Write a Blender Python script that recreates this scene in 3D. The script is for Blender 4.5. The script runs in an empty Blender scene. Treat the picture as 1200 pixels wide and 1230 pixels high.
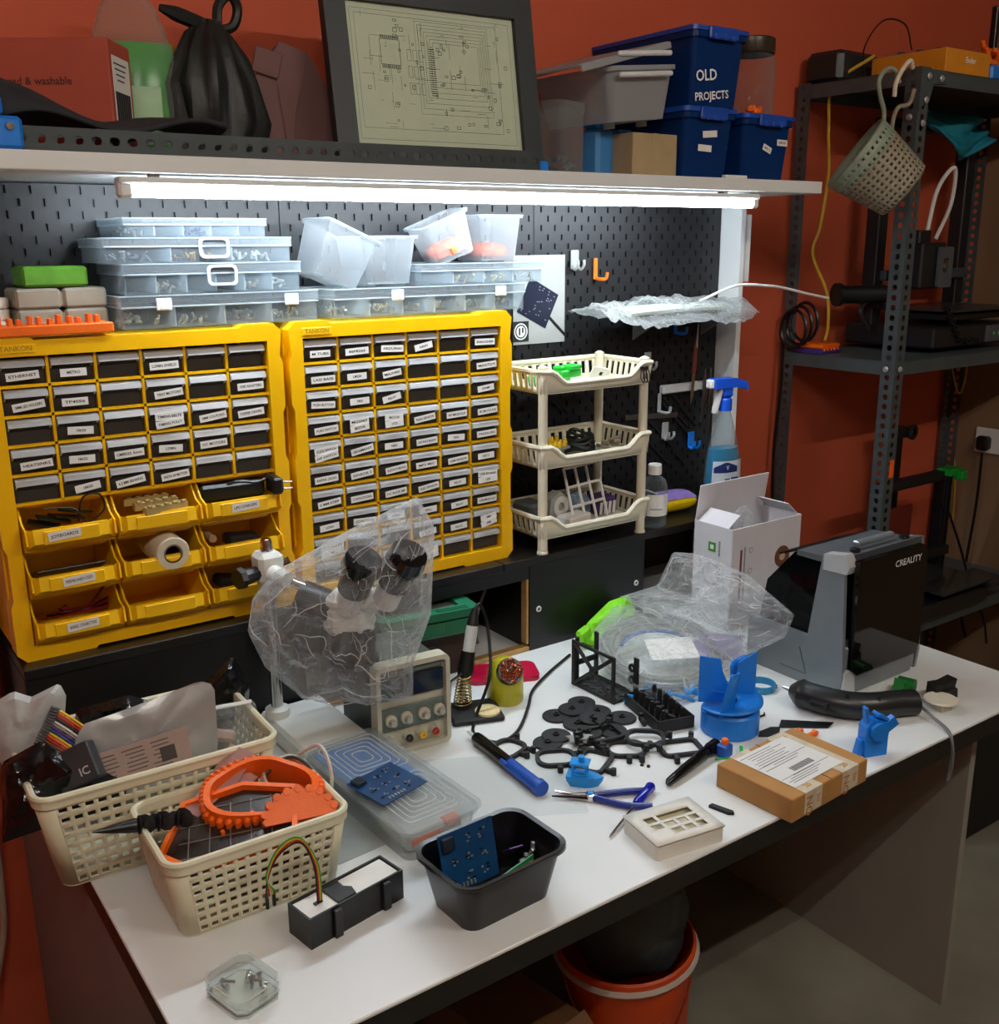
import bpy, bmesh, math, random
from mathutils import Matrix, Vector, noise
random.seed(7)
R = math.radians
SC = bpy.context.scene
COL = SC.collection

# ------------------------------------------------------------------ camera
CAM_LOC = Vector((-0.688, -1.570, 1.6224))
YAW, PITCH, ROLL = R(35.2408), R(14.7616), R(-0.4605)
cam_data = bpy.data.cameras.new('camera')
cam = bpy.data.objects.new('camera', cam_data)
COL.objects.link(cam)
fwd = Vector((math.sin(YAW) * math.cos(PITCH), math.cos(YAW) * math.cos(PITCH), -math.sin(PITCH)))
rgt = Vector((math.cos(YAW), -math.sin(YAW), 0))
upv = rgt.cross(fwd)
rgt2 = rgt * math.cos(ROLL) + upv * math.sin(ROLL)
upv2 = -rgt * math.sin(ROLL) + upv * math.cos(ROLL)
mrot = Matrix((rgt2, upv2, -fwd)).transposed().to_4x4()
cam.matrix_world = Matrix.Translation(CAM_LOC) @ mrot
cam_data.sensor_fit = 'HORIZONTAL'
cam_data.sensor_width = 36.0
cam_data.lens = 36.0 * 1232.74 / 1200.0
cam_data.clip_start = 0.02
SC.camera = cam

# ------------------------------------------------------------------ world and exposure
world = bpy.data.worlds.new('room_air')
SC.world = world
world.use_nodes = True
wb = world.node_tree.nodes['Background']
wb.inputs[0].default_value = (0.80, 0.85, 0.95, 1)
wb.inputs[1].default_value = 0.06
SC.view_settings.view_transform = 'Standard'
SC.view_settings.look = 'None'
SC.view_settings.gamma = 1.0
SC.view_settings.use_curve_mapping = False
SC.view_settings.exposure = 0.0
LED_POWER = 112.0          # emission of the tube under the shelf
CEILING_POWER = 180.0      # emission of the ceiling batten and the added fill batten

# ------------------------------------------------------------------ materials
def lin(h):
    h = h.lstrip('#')
    c = [int(h[i:i + 2], 16) / 255 for i in (0, 2, 4)]
    return tuple((x / 12.92 if x <= 0.04045 else ((x + 0.055) / 1.055) ** 2.4) for x in c) + (1.0,)

_mats = {}
def mat(name, col, rough=0.5, metal=0.0, vary=0.08, scale=30.0, bump=0.0, bscale=80.0, coat=0.0, spec=0.5, col2=None, stretch=None):
    """a procedural surface: base colour with a noise variation, optional fine relief"""
    if name in _mats:
        return _mats[name]
    m = bpy.data.materials.new(name)
    m.use_nodes = True
    nt = m.node_tree
    b = nt.nodes['Principled BSDF']
    b.inputs['Roughness'].default_value = rough
    b.inputs['Metallic'].default_value = metal
    b.inputs['Specular IOR Level'].default_value = spec
    b.inputs['Coat Weight'].default_value = coat
    c = lin(col)
    tc = nt.nodes.new('ShaderNodeTexCoord')
    src = tc.outputs['Object']
    if stretch:
        mp = nt.nodes.new('ShaderNodeMapping')
        mp.inputs['Scale'].default_value = stretch
        nt.links.new(src, mp.inputs['Vector'])
        src = mp.outputs['Vector']
    if vary > 0 or col2:
        n = nt.nodes.new('ShaderNodeTexNoise')
        n.inputs['Scale'].default_value = scale
        n.inputs['Detail'].default_value = 4
        nt.links.new(src, n.inputs['Vector'])
        r = nt.nodes.new('ShaderNodeValToRGB')
        r.color_ramp.elements[0].position = 0.3
        r.color_ramp.elements[1].position = 0.7
        if col2:
            r.color_ramp.elements[0].color = c
            r.color_ramp.elements[1].color = lin(col2)
        else:
            r.color_ramp.elements[0].color = tuple(x * (1 - vary) for x in c[:3]) + (1,)
            r.color_ramp.elements[1].color = tuple(min(1, x * (1 + vary)) for x in c[:3]) + (1,)
        nt.links.new(n.outputs['Fac'], r.inputs['Fac'])
        nt.links.new(r.outputs['Color'], b.inputs['Base Color'])
    else:
        b.inputs['Base Color'].default_value = c
    if bump > 0:
        n2 = nt.nodes.new('ShaderNodeTexNoise')
        n2.inputs['Scale'].default_value = bscale
        n2.inputs['Detail'].default_value = 3
        nt.links.new(src, n2.inputs['Vector'])
        bp = nt.nodes.new('ShaderNodeBump')
        bp.inputs['Strength'].default_value = bump
        bp.inputs['Distance'].default_value = 0.004
        nt.links.new(n2.outputs['Fac'], bp.inputs['Height'])
        nt.links.new(bp.outputs['Normal'], b.inputs['Normal'])
    _mats[name] = m
    return m

def clear(name, tint, body, amount, rough=0.12, bump=0.0, bscale=60.0, edge=0.35):
    """thin clear or milky plastic: tinted see-through mixed with a glossy milky body; more body at grazing angles"""
    if name in _mats:
        return _mats[name]
    m = bpy.data.materials.new(name)
    m.use_nodes = True
    nt = m.node_tree
    b = nt.nodes['Principled BSDF']
    out = nt.nodes['Material Output']
    b.inputs['Base Color'].default_value = lin(body)
    b.inputs['Roughness'].default_value = rough
    tr = nt.nodes.new('ShaderNodeBsdfTransparent')
    tr.inputs[0].default_value = lin(tint)
    lw = nt.nodes.new('ShaderNodeLayerWeight')
    lw.inputs['Blend'].default_value = 0.35
    mr = nt.nodes.new('ShaderNodeMapRange')
    mr.inputs['To Min'].default_value = amount
    mr.inputs['To Max'].default_value = min(1.0, amount + edge)
    nt.links.new(lw.outputs['Facing'], mr.inputs['Value'])
    mx = nt.nodes.new('ShaderNodeMixShader')
    nt.links.new(mr.outputs['Result'], mx.inputs[0])
    nt.links.new(tr.outputs[0], mx.inputs[1])
    tl = nt.nodes.new('ShaderNodeBsdfTranslucent')
    tl.inputs[0].default_value = lin(body)
    m2 = nt.nodes.new('ShaderNodeMixShader')
    m2.inputs[0].default_value = 0.4
    nt.links.new(b.outputs[0], m2.inputs[1])
    nt.links.new(tl.outputs[0], m2.inputs[2])
    nt.links.new(m2.outputs[0], mx.inputs[2])
    nt.links.new(mx.outputs[0], out.inputs['Surface'])
    if bump > 0:
        tc = nt.nodes.new('ShaderNodeTexCoord')
        n2 = nt.nodes.new('ShaderNodeTexNoise')
        n2.inputs['Scale'].default_value = bscale
        n2.inputs['Detail'].default_value = 3
        nt.links.new(tc.outputs['Object'], n2.inputs['Vector'])
        bp = nt.nodes.new('ShaderNodeBump')
        bp.inputs['Strength'].default_value = bump
        bp.inputs['Distance'].default_value = 0.012
        nt.links.new(n2.outputs['Fac'], bp.inputs['Height'])
        nt.links.new(bp.outputs['Normal'], b.inputs['Normal'])
        nt.links.new(bp.outputs['Normal'], lw.inputs['Normal'])
    _mats[name] = m
    return m

def emit(name, col, power):
    if name in _mats:
        return _mats[name]
    m = bpy.data.materials.new(name)
    m.use_nodes = True
    nt = m.node_tree
    e = nt.nodes.new('ShaderNodeEmission')
    e.inputs[0].default_value = lin(col)
    e.inputs[1].default_value = power
    nt.links.new(e.outputs[0], nt.nodes['Material Output'].inputs['Surface'])
    _mats[name] = m
    return m

# ------------------------------------------------------------------ mesh collector
class MB:
    def __init__(self):
        self.v = []; self.f = []; self.mi = []; self.T = Matrix.Identity(4); self.m = 0
    def at(self, loc=(0, 0, 0), rz=0, rx=0, ry=0):
        self.T = Matrix.Translation(loc) @ Matrix.Rotation(rz, 4, 'Z') @ Matrix.Rotation(ry, 4, 'Y') @ Matrix.Rotation(rx, 4, 'X')
        return self
    def add(self, vs, fs, m=None):
        o = len(self.v); T = self.T
        self.v.extend([tuple(T @ Vector(p)) for p in vs])
        for f in fs:
            self.f.append([i + o for i in f]); self.mi.append(self.m if m is None else m)
        return self
    def box(self, c, s, bev=0.0, m=None):
        x, y, z = c; a, b, d = s[0] / 2, s[1] / 2, s[2] / 2
        if bev <= 0:
            vs = [(x + i * a, y + j * b, z + k * d) for k in (-1, 1) for j in (-1, 1) for i in (-1, 1)]
            return self.add(vs, [(0, 2, 3, 1), (4, 5, 7, 6), (0, 1, 5, 4), (2, 6, 7, 3), (0, 4, 6, 2), (1, 3, 7, 5)], m)
        e = min(bev, a * .95, b * .95, d * .95)
        vs = []; idx = {}
        for i in (-1, 1):
            for j in (-1, 1):
                for k in (-1, 1):
                    for ax in range(3):
                        p = [i * (a - e), j * (b - e), k * (d - e)]
                        p[ax] = (i * a, j * b, k * d)[ax]
                        idx[(i, j, k, ax)] = len(vs); vs.append((x + p[0], y + p[1], z + p[2]))
        fs = []
        for s_ in (-1, 1):
            q = [idx[(s_, -1, -1, 0)], idx[(s_, 1, -1, 0)], idx[(s_, 1, 1, 0)], idx[(s_, -1, 1, 0)]]; fs.append(q if s_ > 0 else q[::-1])
            q = [idx[(-1, s_, -1, 1)], idx[(1, s_, -1, 1)], idx[(1, s_, 1, 1)], idx[(-1, s_, 1, 1)]]; fs.append(q[::-1] if s_ > 0 else q)
            q = [idx[(-1, -1, s_, 2)], idx[(1, -1, s_, 2)], idx[(1, 1, s_, 2)], idx[(-1, 1, s_, 2)]]; fs.append(q if s_ > 0 else q[::-1])
        for i in (-1, 1):
            for j in (-1, 1):
                fs.append([idx[(i, j, -1, 0)], idx[(i, j, 1, 0)], idx[(i, j, 1, 1)], idx[(i, j, -1, 1)]])
                fs.append([idx[(i, -1, j, 0)], idx[(i, 1, j, 0)], idx[(i, 1, j, 2)], idx[(i, -1, j, 2)]])
                fs.append([idx[(-1, i, j, 1)], idx[(1, i, j, 1)], idx[(1, i, j, 2)], idx[(-1, i, j, 2)]])
                for k in (-1, 1):
                    fs.append([idx[(i, j, k, 0)], idx[(i, j, k, 1)], idx[(i, j, k, 2)]])
        return self.add(vs, fs, m)
    def frust(self, c, s0, s1, h, m=None, top=True, bottom=True):
        """tapered box standing on c: size s0 at the base, s1 at height h"""
        x, y, z = c
        vs = [(x + i * s0[0] / 2, y + j * s0[1] / 2, z) for i, j in ((-1, -1), (1, -1), (1, 1), (-1, 1))]
        vs += [(x + i * s1[0] / 2, y + j * s1[1] / 2, z + h) for i, j in ((-1, -1), (1, -1), (1, 1), (-1, 1))]
        fs = [(0, 1, 5, 4), (1, 2, 6, 5), (2, 3, 7, 6), (3, 0, 4, 7)]
        if bottom: fs.append((3, 2, 1, 0))
        if top: fs.append((4, 5, 6, 7))
        return self.add(vs, fs, m)
    def cyl(self, p0, p1, r0, r1=None, n=14, caps=True, m=None):
        r1 = r0 if r1 is None else r1
        p0, p1 = Vector(p0), Vector(p1)
        d = (p1 - p0).normalized()
        a = d.orthogonal().normalized(); b = d.cross(a)
        vs = []
        for p, r in ((p0, r0), (p1, r1)):
            for i in range(n):
                t = 2 * math.pi * i / n
                vs.append(p + (a * math.cos(t) + b * math.sin(t)) * r)
        fs = [(i, (i + 1) % n, n + (i + 1) % n, n + i) for i in range(n)]
        if caps: fs += [tuple(range(n - 1, -1, -1)), tuple(range(n, 2 * n))]
        return self.add(vs, fs, m)
    def tube(self, pts, r, n=8, closed=False, m=None, caps=True):
        pts = [Vector(p) for p in pts]; N = len(pts)
        rs = r if isinstance(r, (list, tuple)) else [r] * N
        vs = []; prev = None
        for i, p in enumerate(pts):
            if closed: d = (pts[(i + 1) % N] - pts[i - 1])
            else: d = pts[min(i + 1, N - 1)] - pts[max(i - 1, 0)]
            if d.length < 1e-9: d = Vector((0, 0, 1))
            d.normalize()
            if prev is None: a = d.orthogonal().normalized()
            else:
                a = prev - d * prev.dot(d)
                a = d.orthogonal().normalized() if a.length < 1e-6 else a.normalized()
            prev = a; b = d.cross(a)
            for k in range(n):
                t = 2 * math.pi * k / n
                vs.append(p + (a * math.cos(t) + b * math.sin(t)) * rs[i])
        fs = []
        for i in range(N if closed else N - 1):
            j = (i + 1) % N
            for k in range(n):
                fs.append((i * n + k, i * n + (k + 1) % n, j * n + (k + 1) % n, j * n + k))
        if caps and not closed: fs += [tuple(range(n - 1, -1, -1)), tuple(range((N - 1) * n, N * n))]
        return self.add(vs, fs, m)
    def lathe(self, prof, n=24, c=(0, 0, 0), m=None, caps=True):
        vs = []
        for r, z in prof:
            for i in range(n):
                t = 2 * math.pi * i / n
                vs.append((c[0] + r * math.cos(t), c[1] + r * math.sin(t), c[2] + z))
        fs = []
        for k in range(len(prof) - 1):
            for i in range(n):
                fs.append((k * n + i, k * n + (i + 1) % n, (k + 1) * n + (i + 1) % n, (k + 1) * n + i))
        if caps:
            fs.append(tuple(range(n - 1, -1, -1))); fs.append(tuple(range((len(prof) - 1) * n, len(prof) * n)))
        return self.add(vs, fs, m)
    def prism(self, poly, t0, t1, ax='z', m=None):
        """polygon extruded from t0 to t1 along an axis; poly in the two other axes (x: y,z; y: x,z; z: x,y)"""
        def P(a, b, t):
            return (t, a, b) if ax == 'x' else ((a, t, b) if ax == 'y' else (a, b, t))
        n = len(poly)
        vs = [P(a, b, t0) for a, b in poly] + [P(a, b, t1) for a, b in poly]
        fs = [(i, (i + 1) % n, n + (i + 1) % n, n + i) for i in range(n)] + [tuple(range(n - 1, -1, -1)), tuple(range(n, 2 * n))]
        return self.add(vs, fs, m)
    def ringprism(self, outer, inner, t0, t1, ax='z', m=None):
        """closed band between two outlines of equal count, with thickness"""
        def P(a, b, t):
            return (t, a, b) if ax == 'x' else ((a, t, b) if ax == 'y' else (a, b, t))
        n = len(outer)
        vs = [P(a, b, t) for t in (t0, t1) for ring in (outer, inner) for a, b in ring]
        fs = []
        for i in range(n):
            j = (i + 1) % n
            fs += [(i, j, 2 * n + j, 2 * n + i), (n + j, n + i, 3 * n + i, 3 * n + j), (2 * n + i, 2 * n + j, 3 * n + j, 3 * n + i), (j, i, n + i, n + j)]
        return self.add(vs, fs, m)
    def grid(self, fn, nu, nv, m=None, closed_u=False):
        vs = [fn(i / (nu if closed_u else nu - 1), j / (nv - 1)) for j in range(nv) for i in range(nu)]
        fs = []
        for j in range(nv - 1):
            for i in range(nu if closed_u else nu - 1):
                i2 = (i + 1) % nu
                fs.append((j * nu + i, j * nu + i2, (j + 1) * nu + i2, (j + 1) * nu + i))
        return self.add(vs, fs, m)
    def text(self, s, size, M4, m=0, w=None):
        """flat lettering; M4 places the text plane (x right, y up, z out); fitted to width w when given"""
        vs, fs, wid = text_mesh(s)
        k = size
        kx = size if w is None else min(size * 1.6, w / max(wid, 1e-6))
        old = self.T
        self.T = old @ M4
        self.add([(x * kx, y * k, 0) for x, y in vs], fs, m)
        self.T = old
        return self
    def build(self, name, mats, parent=None, loc=(0, 0, 0), rz=0.0, rx=0.0, ry=0.0, sharp=35, smooth=True):
        me = mesh_from(name, self, mats, sharp, smooth)
        return place(name, me, parent, loc, rz, rx, ry)

_text = {}
def text_mesh(s):
    if s in _text: return _text[s]
    cu = bpy.data.curves.new('lettering', 'FONT')
    cu.body = s; cu.size = 1.0; cu.resolution_u = 2; cu.align_x = 'CENTER'; cu.align_y = 'CENTER'; cu.offset = 0.016
    ob = bpy.data.objects.new('lettering', cu)
    me = ob.to_mesh()
    vs = [(v.co.x, v.co.y) for v in me.vertices]
    fs = [tuple(p.vertices) for p in me.polygons]
    ob.to_mesh_clear()
    bpy.data.objects.remove(ob); bpy.data.curves.remove(cu)
    wid = (max(x for x, y in vs) - min(x for x, y in vs)) if vs else 1
    _text[s] = (vs, fs, wid)
    return _text[s]

def mesh_from(name, mb, mats, sharp=35, smooth=True):
    me = bpy.data.meshes.new(name)
    me.from_pydata(mb.v, [], mb.f)
    if not isinstance(mats, (list, tuple)): mats = [mats]
    for m in mats: me.materials.append(m)
    if len(mats) > 1:
        me.polygons.foreach_set('material_index', [min(i, len(mats) - 1) for i in mb.mi])
    if smooth:
        me.polygons.foreach_set('use_smooth', [True] * len(me.polygons))
        me.update()
        me.set_sharp_from_angle(angle=R(sharp))
    me.validate(); me.update()
    return me

def place(name, data, parent=None, loc=(0, 0, 0), rz=0.0, rx=0.0, ry=0.0):
    o = bpy.data.objects.new(name, data)
    COL.objects.link(o)
    o.location = loc; o.rotation_euler = (rx, ry, rz)
    if parent: o.parent = parent
    return o

def tag(o, label, cat, group=None):
    o['label'] = label; o['category'] = cat
    if group: o['group'] = group
    return o

def thing(name, label, cat, loc=(0, 0, 0), rz=0.0, group=None, rx=0.0, ry=0.0):
    o = place(name, None, None, loc, rz, rx, ry)
    return tag(o, label, cat, group)

def struct(name, mb, mats, parent=None, **k):
    o = mb.build(name, mats, parent, **k)
    if parent is None: o['kind'] = 'structure'
    return o

def rrect(w, h, r, n=4, cx=0, cy=0):
    """rounded rectangle outline, counter-clockwise"""
    pts = []
    for (sx, sy, a0) in ((1, 1, 0), (-1, 1, 90), (-1, -1, 180), (1, -1, 270)):
        for i in range(n + 1):
            a = R(a0 + 90 * i / n)
            pts.append((cx + sx * (w / 2 - r) + r * math.cos(a), cy + sy * (h / 2 - r) + r * math.sin(a)))
    return pts

def spline(pts, n=8):
    """Catmull-Rom through the points"""
    P = [Vector(p) for p in pts]
    Q = [P[0] * 2 - P[1]] + P + [P[-1] * 2 - P[-2]]
    out = []
    for i in range(1, len(Q) - 2):
        for k in range(n):
            t = k / n
            a, b, c, d = Q[i - 1], Q[i], Q[i + 1], Q[i + 2]
            out.append(0.5 * ((2 * b) + (c - a) * t + (2 * a - 5 * b + 4 * c - d) * t * t + (3 * b - a - 3 * c + d) * t ** 3))
    out.append(P[-1])
    return out

FRONT = Matrix.Rotation(R(90), 4, 'X')       # text plane turned to face -y
def TM(loc, rot=None, roll=0.0):
    """text placed at loc: rot is a base orientation, roll a turn in its own plane"""
    return Matrix.Translation(loc) @ (rot if rot is not None else Matrix.Identity(4)) @ Matrix.Rotation(roll, 4, 'Z')
SIDE_X = Matrix.Rotation(R(90), 4, 'Z') @ FRONT    # faces +x
SIDE_NX = Matrix.Rotation(R(-90), 4, 'Z') @ FRONT  # faces -x

# ------------------------------------------------------------------ palette
WHITE = mat('white_melamine', '#dfe3e2', 0.33, vary=0.03, scale=6)
BLACK_EDGE = mat('black_edge_band', '#15130f', 0.4, vary=0.2)
BLACK = mat('black_plastic', '#0c0c0d', 0.38, vary=0.1)
BLACK_MATT = mat('black_matt_plastic', '#121213', 0.6, vary=0.15, bump=0.1)
BLACK_GLOSS = mat('black_gloss_plastic', '#060607', 0.12, vary=0.0)
YELLOW = mat('yellow_plastic', '#f0b800', 0.36, vary=0.05, scale=12)
YELLOW_BIN = mat('yellow_bin_plastic', '#f2bf08', 0.42, vary=0.05, scale=14)
PAPER = mat('label_paper', '#e2e2de', 0.7, vary=0.03)
INK = mat('label_ink', '#0e0e10', 0.7, vary=0.0)
ZINC = mat('zinc_plated', '#b9bbbb', 0.35, metal=0.5, vary=0.05)
CHROME = mat('chrome', '#c8c8c8', 0.12, metal=1.0, vary=0.02)
STEEL = mat('brushed_steel', '#9a9c9e', 0.3, metal=1.0, vary=0.1)
CREAM = mat('cream_plastic', '#d9d3bd', 0.45, vary=0.04)
BASKET = mat('cream_basket_plastic', '#d6d2b4', 0.42, vary=0.04)
ORANGE = mat('orange_printed_plastic', '#f26a0c', 0.45, vary=0.06, bump=0.15, bscale=200)
BLUE = mat('blue_printed_plastic', '#0f78d8', 0.38, vary=0.08, bump=0.12, bscale=220)
CARD = mat('brown_cardboard', '#a87a42', 0.8, vary=0.1, scale=18)
# ================================================================== the room
FLOOR_M = mat('concrete_floor', '#8d8a7c', 0.55, scale=3.0, col2='#6f6b5e', bump=0.05, bscale=40)
ORANGE_WALL = mat('orange_painted_plaster', '#bf5434', 0.75, scale=2.5, vary=0.06, bump=0.12, bscale=260)
BEIGE_WALL = mat('beige_painted_plaster', '#8a6f52', 0.75, scale=2.5, vary=0.06, bump=0.12, bscale=260)
CEIL_M = mat('white_ceiling_paint', '#d8d6d0', 0.8, vary=0.03)
XL, XR, YF, YB, ZC = -2.4, 2.78, -3.4, 0.47, 2.8
struct('floor', MB().box(((XL + XR) / 2, (YF + YB) / 2, -0.03), (XR - XL + .2, YB - YF + .2, 0.06)), FLOOR_M)
struct('ceiling', MB().box(((XL + XR) / 2, (YF + YB) / 2, ZC + 0.03), (XR - XL + .2, YB - YF + .2, 0.06)), CEIL_M)
struct('wall_back', MB().box(((XL + XR) / 2, YB + 0.05, ZC / 2), (XR - XL + .2, 0.1, ZC)), ORANGE_WALL)
struct('wall_right', MB().box((XR + 0.05, (YF + YB) / 2 - .05, ZC / 2), (0.1, YB - YF + .1, ZC)), BEIGE_WALL)
struct('wall_left', MB().box((XL - 0.05, (YF + YB) / 2 - .05, ZC / 2), (0.1, YB - YF + .1, ZC)), ORANGE_WALL)
struct('wall_front', MB().box(((XL + XR) / 2, YF - 0.05, ZC / 2), (XR - XL + .2, 0.1, ZC)), BEIGE_WALL)

# left batten: the room's own lamp; right one: added fill for the rack side
for lx_, ly_, lab_ in ((-0.95, -1.95, 'white ceiling batten lamp left of the desk'), (0.9, -2.1, 'added white ceiling fill lamp in the middle of the room')):
  t = thing('ceiling_batten', lab_, 'lamp', (lx_, ly_, ZC - 0.06))
  MB().box((0, 0, 0.035), (1.0, 0.06, 0.05), 0.005).build('housing', WHITE, t)
  MB().cyl((-0.49, 0, 0), (0.49, 0, 0), 0.013, n=12).build('tube', emit('ceiling_tube_light', '#fff6ea', CEILING_POWER), t)

# ================================================================== the desk
DZ = 0.75
DX0, DX1, DY0, DY1 = -0.429, 1.302, -0.6546, 0.42
t = thing('workbench', 'white topped workbench with thick black front edge and panel ends', 'desk', (0.43, -0.12, 0))
def L(x, y, z): return (x - 0.43, y + 0.12, z)
cx, cy = (DX0 + DX1) / 2, (DY0 + DY1) / 2
MB().box(L(cx, cy, DZ - 0.003), (DX1 - DX0, DY1 - DY0, 0.006), 0.0015).build('top_surface', WHITE, t)
MB().box(L(cx, cy, DZ - 0.006 - 0.018), (DX1 - DX0 - .001, DY1 - DY0 - .001, 0.036)).build('edge_band', BLACK_EDGE, t)
GREYP = mat('grey_melamine', '#8f8d84', 0.5, vary=0.04, scale=5)
GREYL = mat('grey_side_panel', '#7a7c7c', 0.5, vary=0.04, scale=5)
xp, yp = 1.1845, -0.577
MB().box(L(xp + .009, (yp + DY1) / 2, 0.354), (0.018, DY1 - yp, 0.708), 0.001).build('end_panel', GREYP, t)
MB().box(L(DX0 + .012, (-0.60 + DY1) / 2, 0.354), (0.018, DY1 + .60, 0.708), 0.001).build('end_panel', GREYL, t)
MB().box(L((DX0 + xp) / 2, 0.30, 0.52), (xp - DX0 - .02, 0.016, 0.376)).build('back_panel', GREYP, t)

# ================================================================== the riser on the back of the desk
LZ = 0.965
RISER = mat('black_stained_board', '#0d0b09', 0.4, vary=0.35, scale=9, stretch=(1, 1, 4))
RISER_B = mat('black_melamine_board', '#0c0b0b', 0.35, scale=7, col2='#1a150f', stretch=(.6, 1, 3))
WOOD_EDGE = mat('raw_wood_edge', '#b08a52', 0.6, vary=0.15, scale=40)
t = thing('desk_riser', 'black board riser along the back of the desk with cut openings', 'shelf', (0.5, 0.25, DZ))
def L(x, y, z): return (x - 0.5, y - 0.25, z - DZ)
for (xa, xb) in ((-0.432, 0.5085), (0.5105, 1.381)):
    MB().box(L((xa + xb) / 2, 0.26, LZ - 0.009), (xb - xa, 0.30, 0.018), 0.0015).build('top_board', RISER_B, t)
MB().box(L(-0.19, 0.126, 0.848), (0.484, 0.016, 0.196)).build('front_panel', RISER, t)
MB().box(L(0.749, 0.124, 0.848), (0.337, 0.018, 0.196)).build('front_panel', RISER, t)
MB().box(L(1.335, 0.124, 0.848), (0.09, 0.018, 0.196)).build('front_panel', RISER, t)
MB().box(L(0.316, 0.124, 0.931), (0.528, 0.016, 0.030)).build('rail', RISER, t)
MB().box(L(0.58 - .004, 0.126, 0.842), (0.006, 0.020, 0.152), 0.001).build('edge_strip', WOOD_EDGE, t)
MB().box(L(0.316, 0.126, 0.756), (0.528, 0.022, 0.010), 0.001).build('edge_strip', WOOD_EDGE, t)
MB().box(L(0.47, 0.403, 0.848), (1.80, 0.010, 0.196)).build('back_board', RISER, t)
for xx in (-0.424, 0.592, 0.905):
    MB().box(L(xx, 0.27, 0.848), (0.016, 0.27, 0.196)).build('divider', RISER, t)
for (xx, zz) in ((0.605, 0.843), (0.893, 0.845)):
    b = MB().at(L(xx, 0.1145, zz), rx=R(90))
    b.lathe([(0.0035, 0), (0.0035, .0022), (0.0065, .0022), (0.007, 0.0)], 16, caps=False)
    b.build('cable_grommet', PAPER, t)

# ================================================================== the upper shelf on side panels
SZ = 1.753
t = thing('overhead_shelf', 'long white overhead shelf board above the drawer cabinets', 'shelf', (0.4, 0.26, SZ - .027))
def L(x, y, z): return (x - 0.4, y - 0.26, z - (SZ - .027))
MB().box(L(0.40, 0.26, SZ - 0.0135), (2.01, 0.40, 0.027), 0.0015).build('shelf_board', WHITE, t)
MB().box(L(1.392, 0.35, (SZ - .027 + DZ) / 2), (0.018, 0.13, SZ - .027 - DZ - .001), 0.001).build('side_panel', WHITE, t)
MB().box(L(-0.46, 0.34, (SZ - .027 + DZ) / 2), (0.018, 0.14, SZ - .027 - DZ - .001), 0.001).build('side_panel', WHITE, t)
MB().box(L(1.418, 0.30, 1.60), (0.03, 0.012, 0.17), 0.002).build('cable_cover', WHITE, t)

# the black pegboard: panels with rows of real slots
PEG = mat('black_pegboard', '#0e0f12', 0.5, vary=0.12, scale=20)
PEGM = mat('black_pegboard_dash', '#17191d', 0.4, vary=0.1)
def peg_panel(x0, x1, z0, z1):
    b = MB()
    px, pz, sw, sh = 0.040, 0.040, 0.005, 0.013
    y0, y1 = 0.352, 0.357
    nx = int((x1 - x0) / px); nz = int((z1 - z0) / (pz / 2))
    # build cell by cell: a frame around one slot, staggered rows
    cell_h = (z1 - z0) / nz
    for k in range(nz):
        za, zb = z0 + k * cell_h, z0 + (k + 1) * cell_h
        off = 0 if k % 2 else px / 2
        xs = [x0]
        x = x0 + off + px / 2
        slots = []
        while x < x1 - 0.01:
            if x > x0 + 0.01: slots.append(x)
            x += px
        zm = (za + zb) / 2; s0, s1 = zm - min(sh, cell_h * .72) / 2, zm + min(sh, cell_h * .72) / 2
        edges = [x0] + [e for s in slots for e in (s - sw / 2, s + sw / 2)] + [x1]
        for i in range(0, len(edges) - 1):
            a, c = edges[i], edges[i + 1]
            if i % 2 == 0:
                b.add([(a, y0, za), (c, y0, za), (c, y0, zb), (a, y0, zb)], [(0, 1, 2, 3)])
            else:
                b.add([(a, y0, za), (c, y0, za), (c, y0, s0), (a, y0, s0), (a, y0, s1), (c, y0, s1), (c, y0, zb), (a, y0, zb),
                       (a, y1, s0), (c, y1, s0), (c, y1, s1), (a, y1, s1)],
                      [(0, 1, 2, 3), (4, 5, 6, 7), (3, 2, 9, 8), (11, 10, 5, 4), (3, 8, 11, 4), (2, 5, 10, 9)])
    b.box(((x0 + x1) / 2, y1 + .002, (z0 + z1) / 2), (x1 - x0, .004, z1 - z0))
    return b
t = thing('pegboard', 'black slotted pegboard panels behind the tiered rack and cabinets', 'pegboard', (0.47, 0.36, LZ))
for (xa, xb) in ((-0.448, 0.155), (0.157, 0.77), (0.772, 1.381)):
    b = peg_panel(xa, xb, LZ + .001, SZ - .03)
    b.build('board_panel', PEG, t, (-0.47, -0.36, -LZ))
# raised diagonal ornament of the lower right panel
b = MB()
rr = random.Random(3)
for i in range(34):
    x = 0.66 + rr.random() * .66; z = 1.03 + rr.random() * .44; l = .03 + rr.random() * .07
    if z > 1.50 - (x - .6) * .2: continue
    x2 = min(x + l, 1.372); z2 = z - (x2 - x) * .9
    w = .006
    b.add([(x, .3515, z), (x2, .3515, z2), (x2 + w * .6, .3515, z2 + w), (x + w * .6, .3515, z + w),
           (x, .3475, z), (x2, .3475, z2), (x2 + w * .6, .3475, z2 + w), (x + w * .6, .3475, z + w)],
          [(4, 5, 6, 7), (0, 1, 5, 4), (1, 2, 6, 5), (2, 3, 7, 6), (3, 0, 4, 7)])
b.build('raised_ornament', PEGM, t, (-0.47, -0.36, -LZ))['kind'] = 'stuff'

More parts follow.
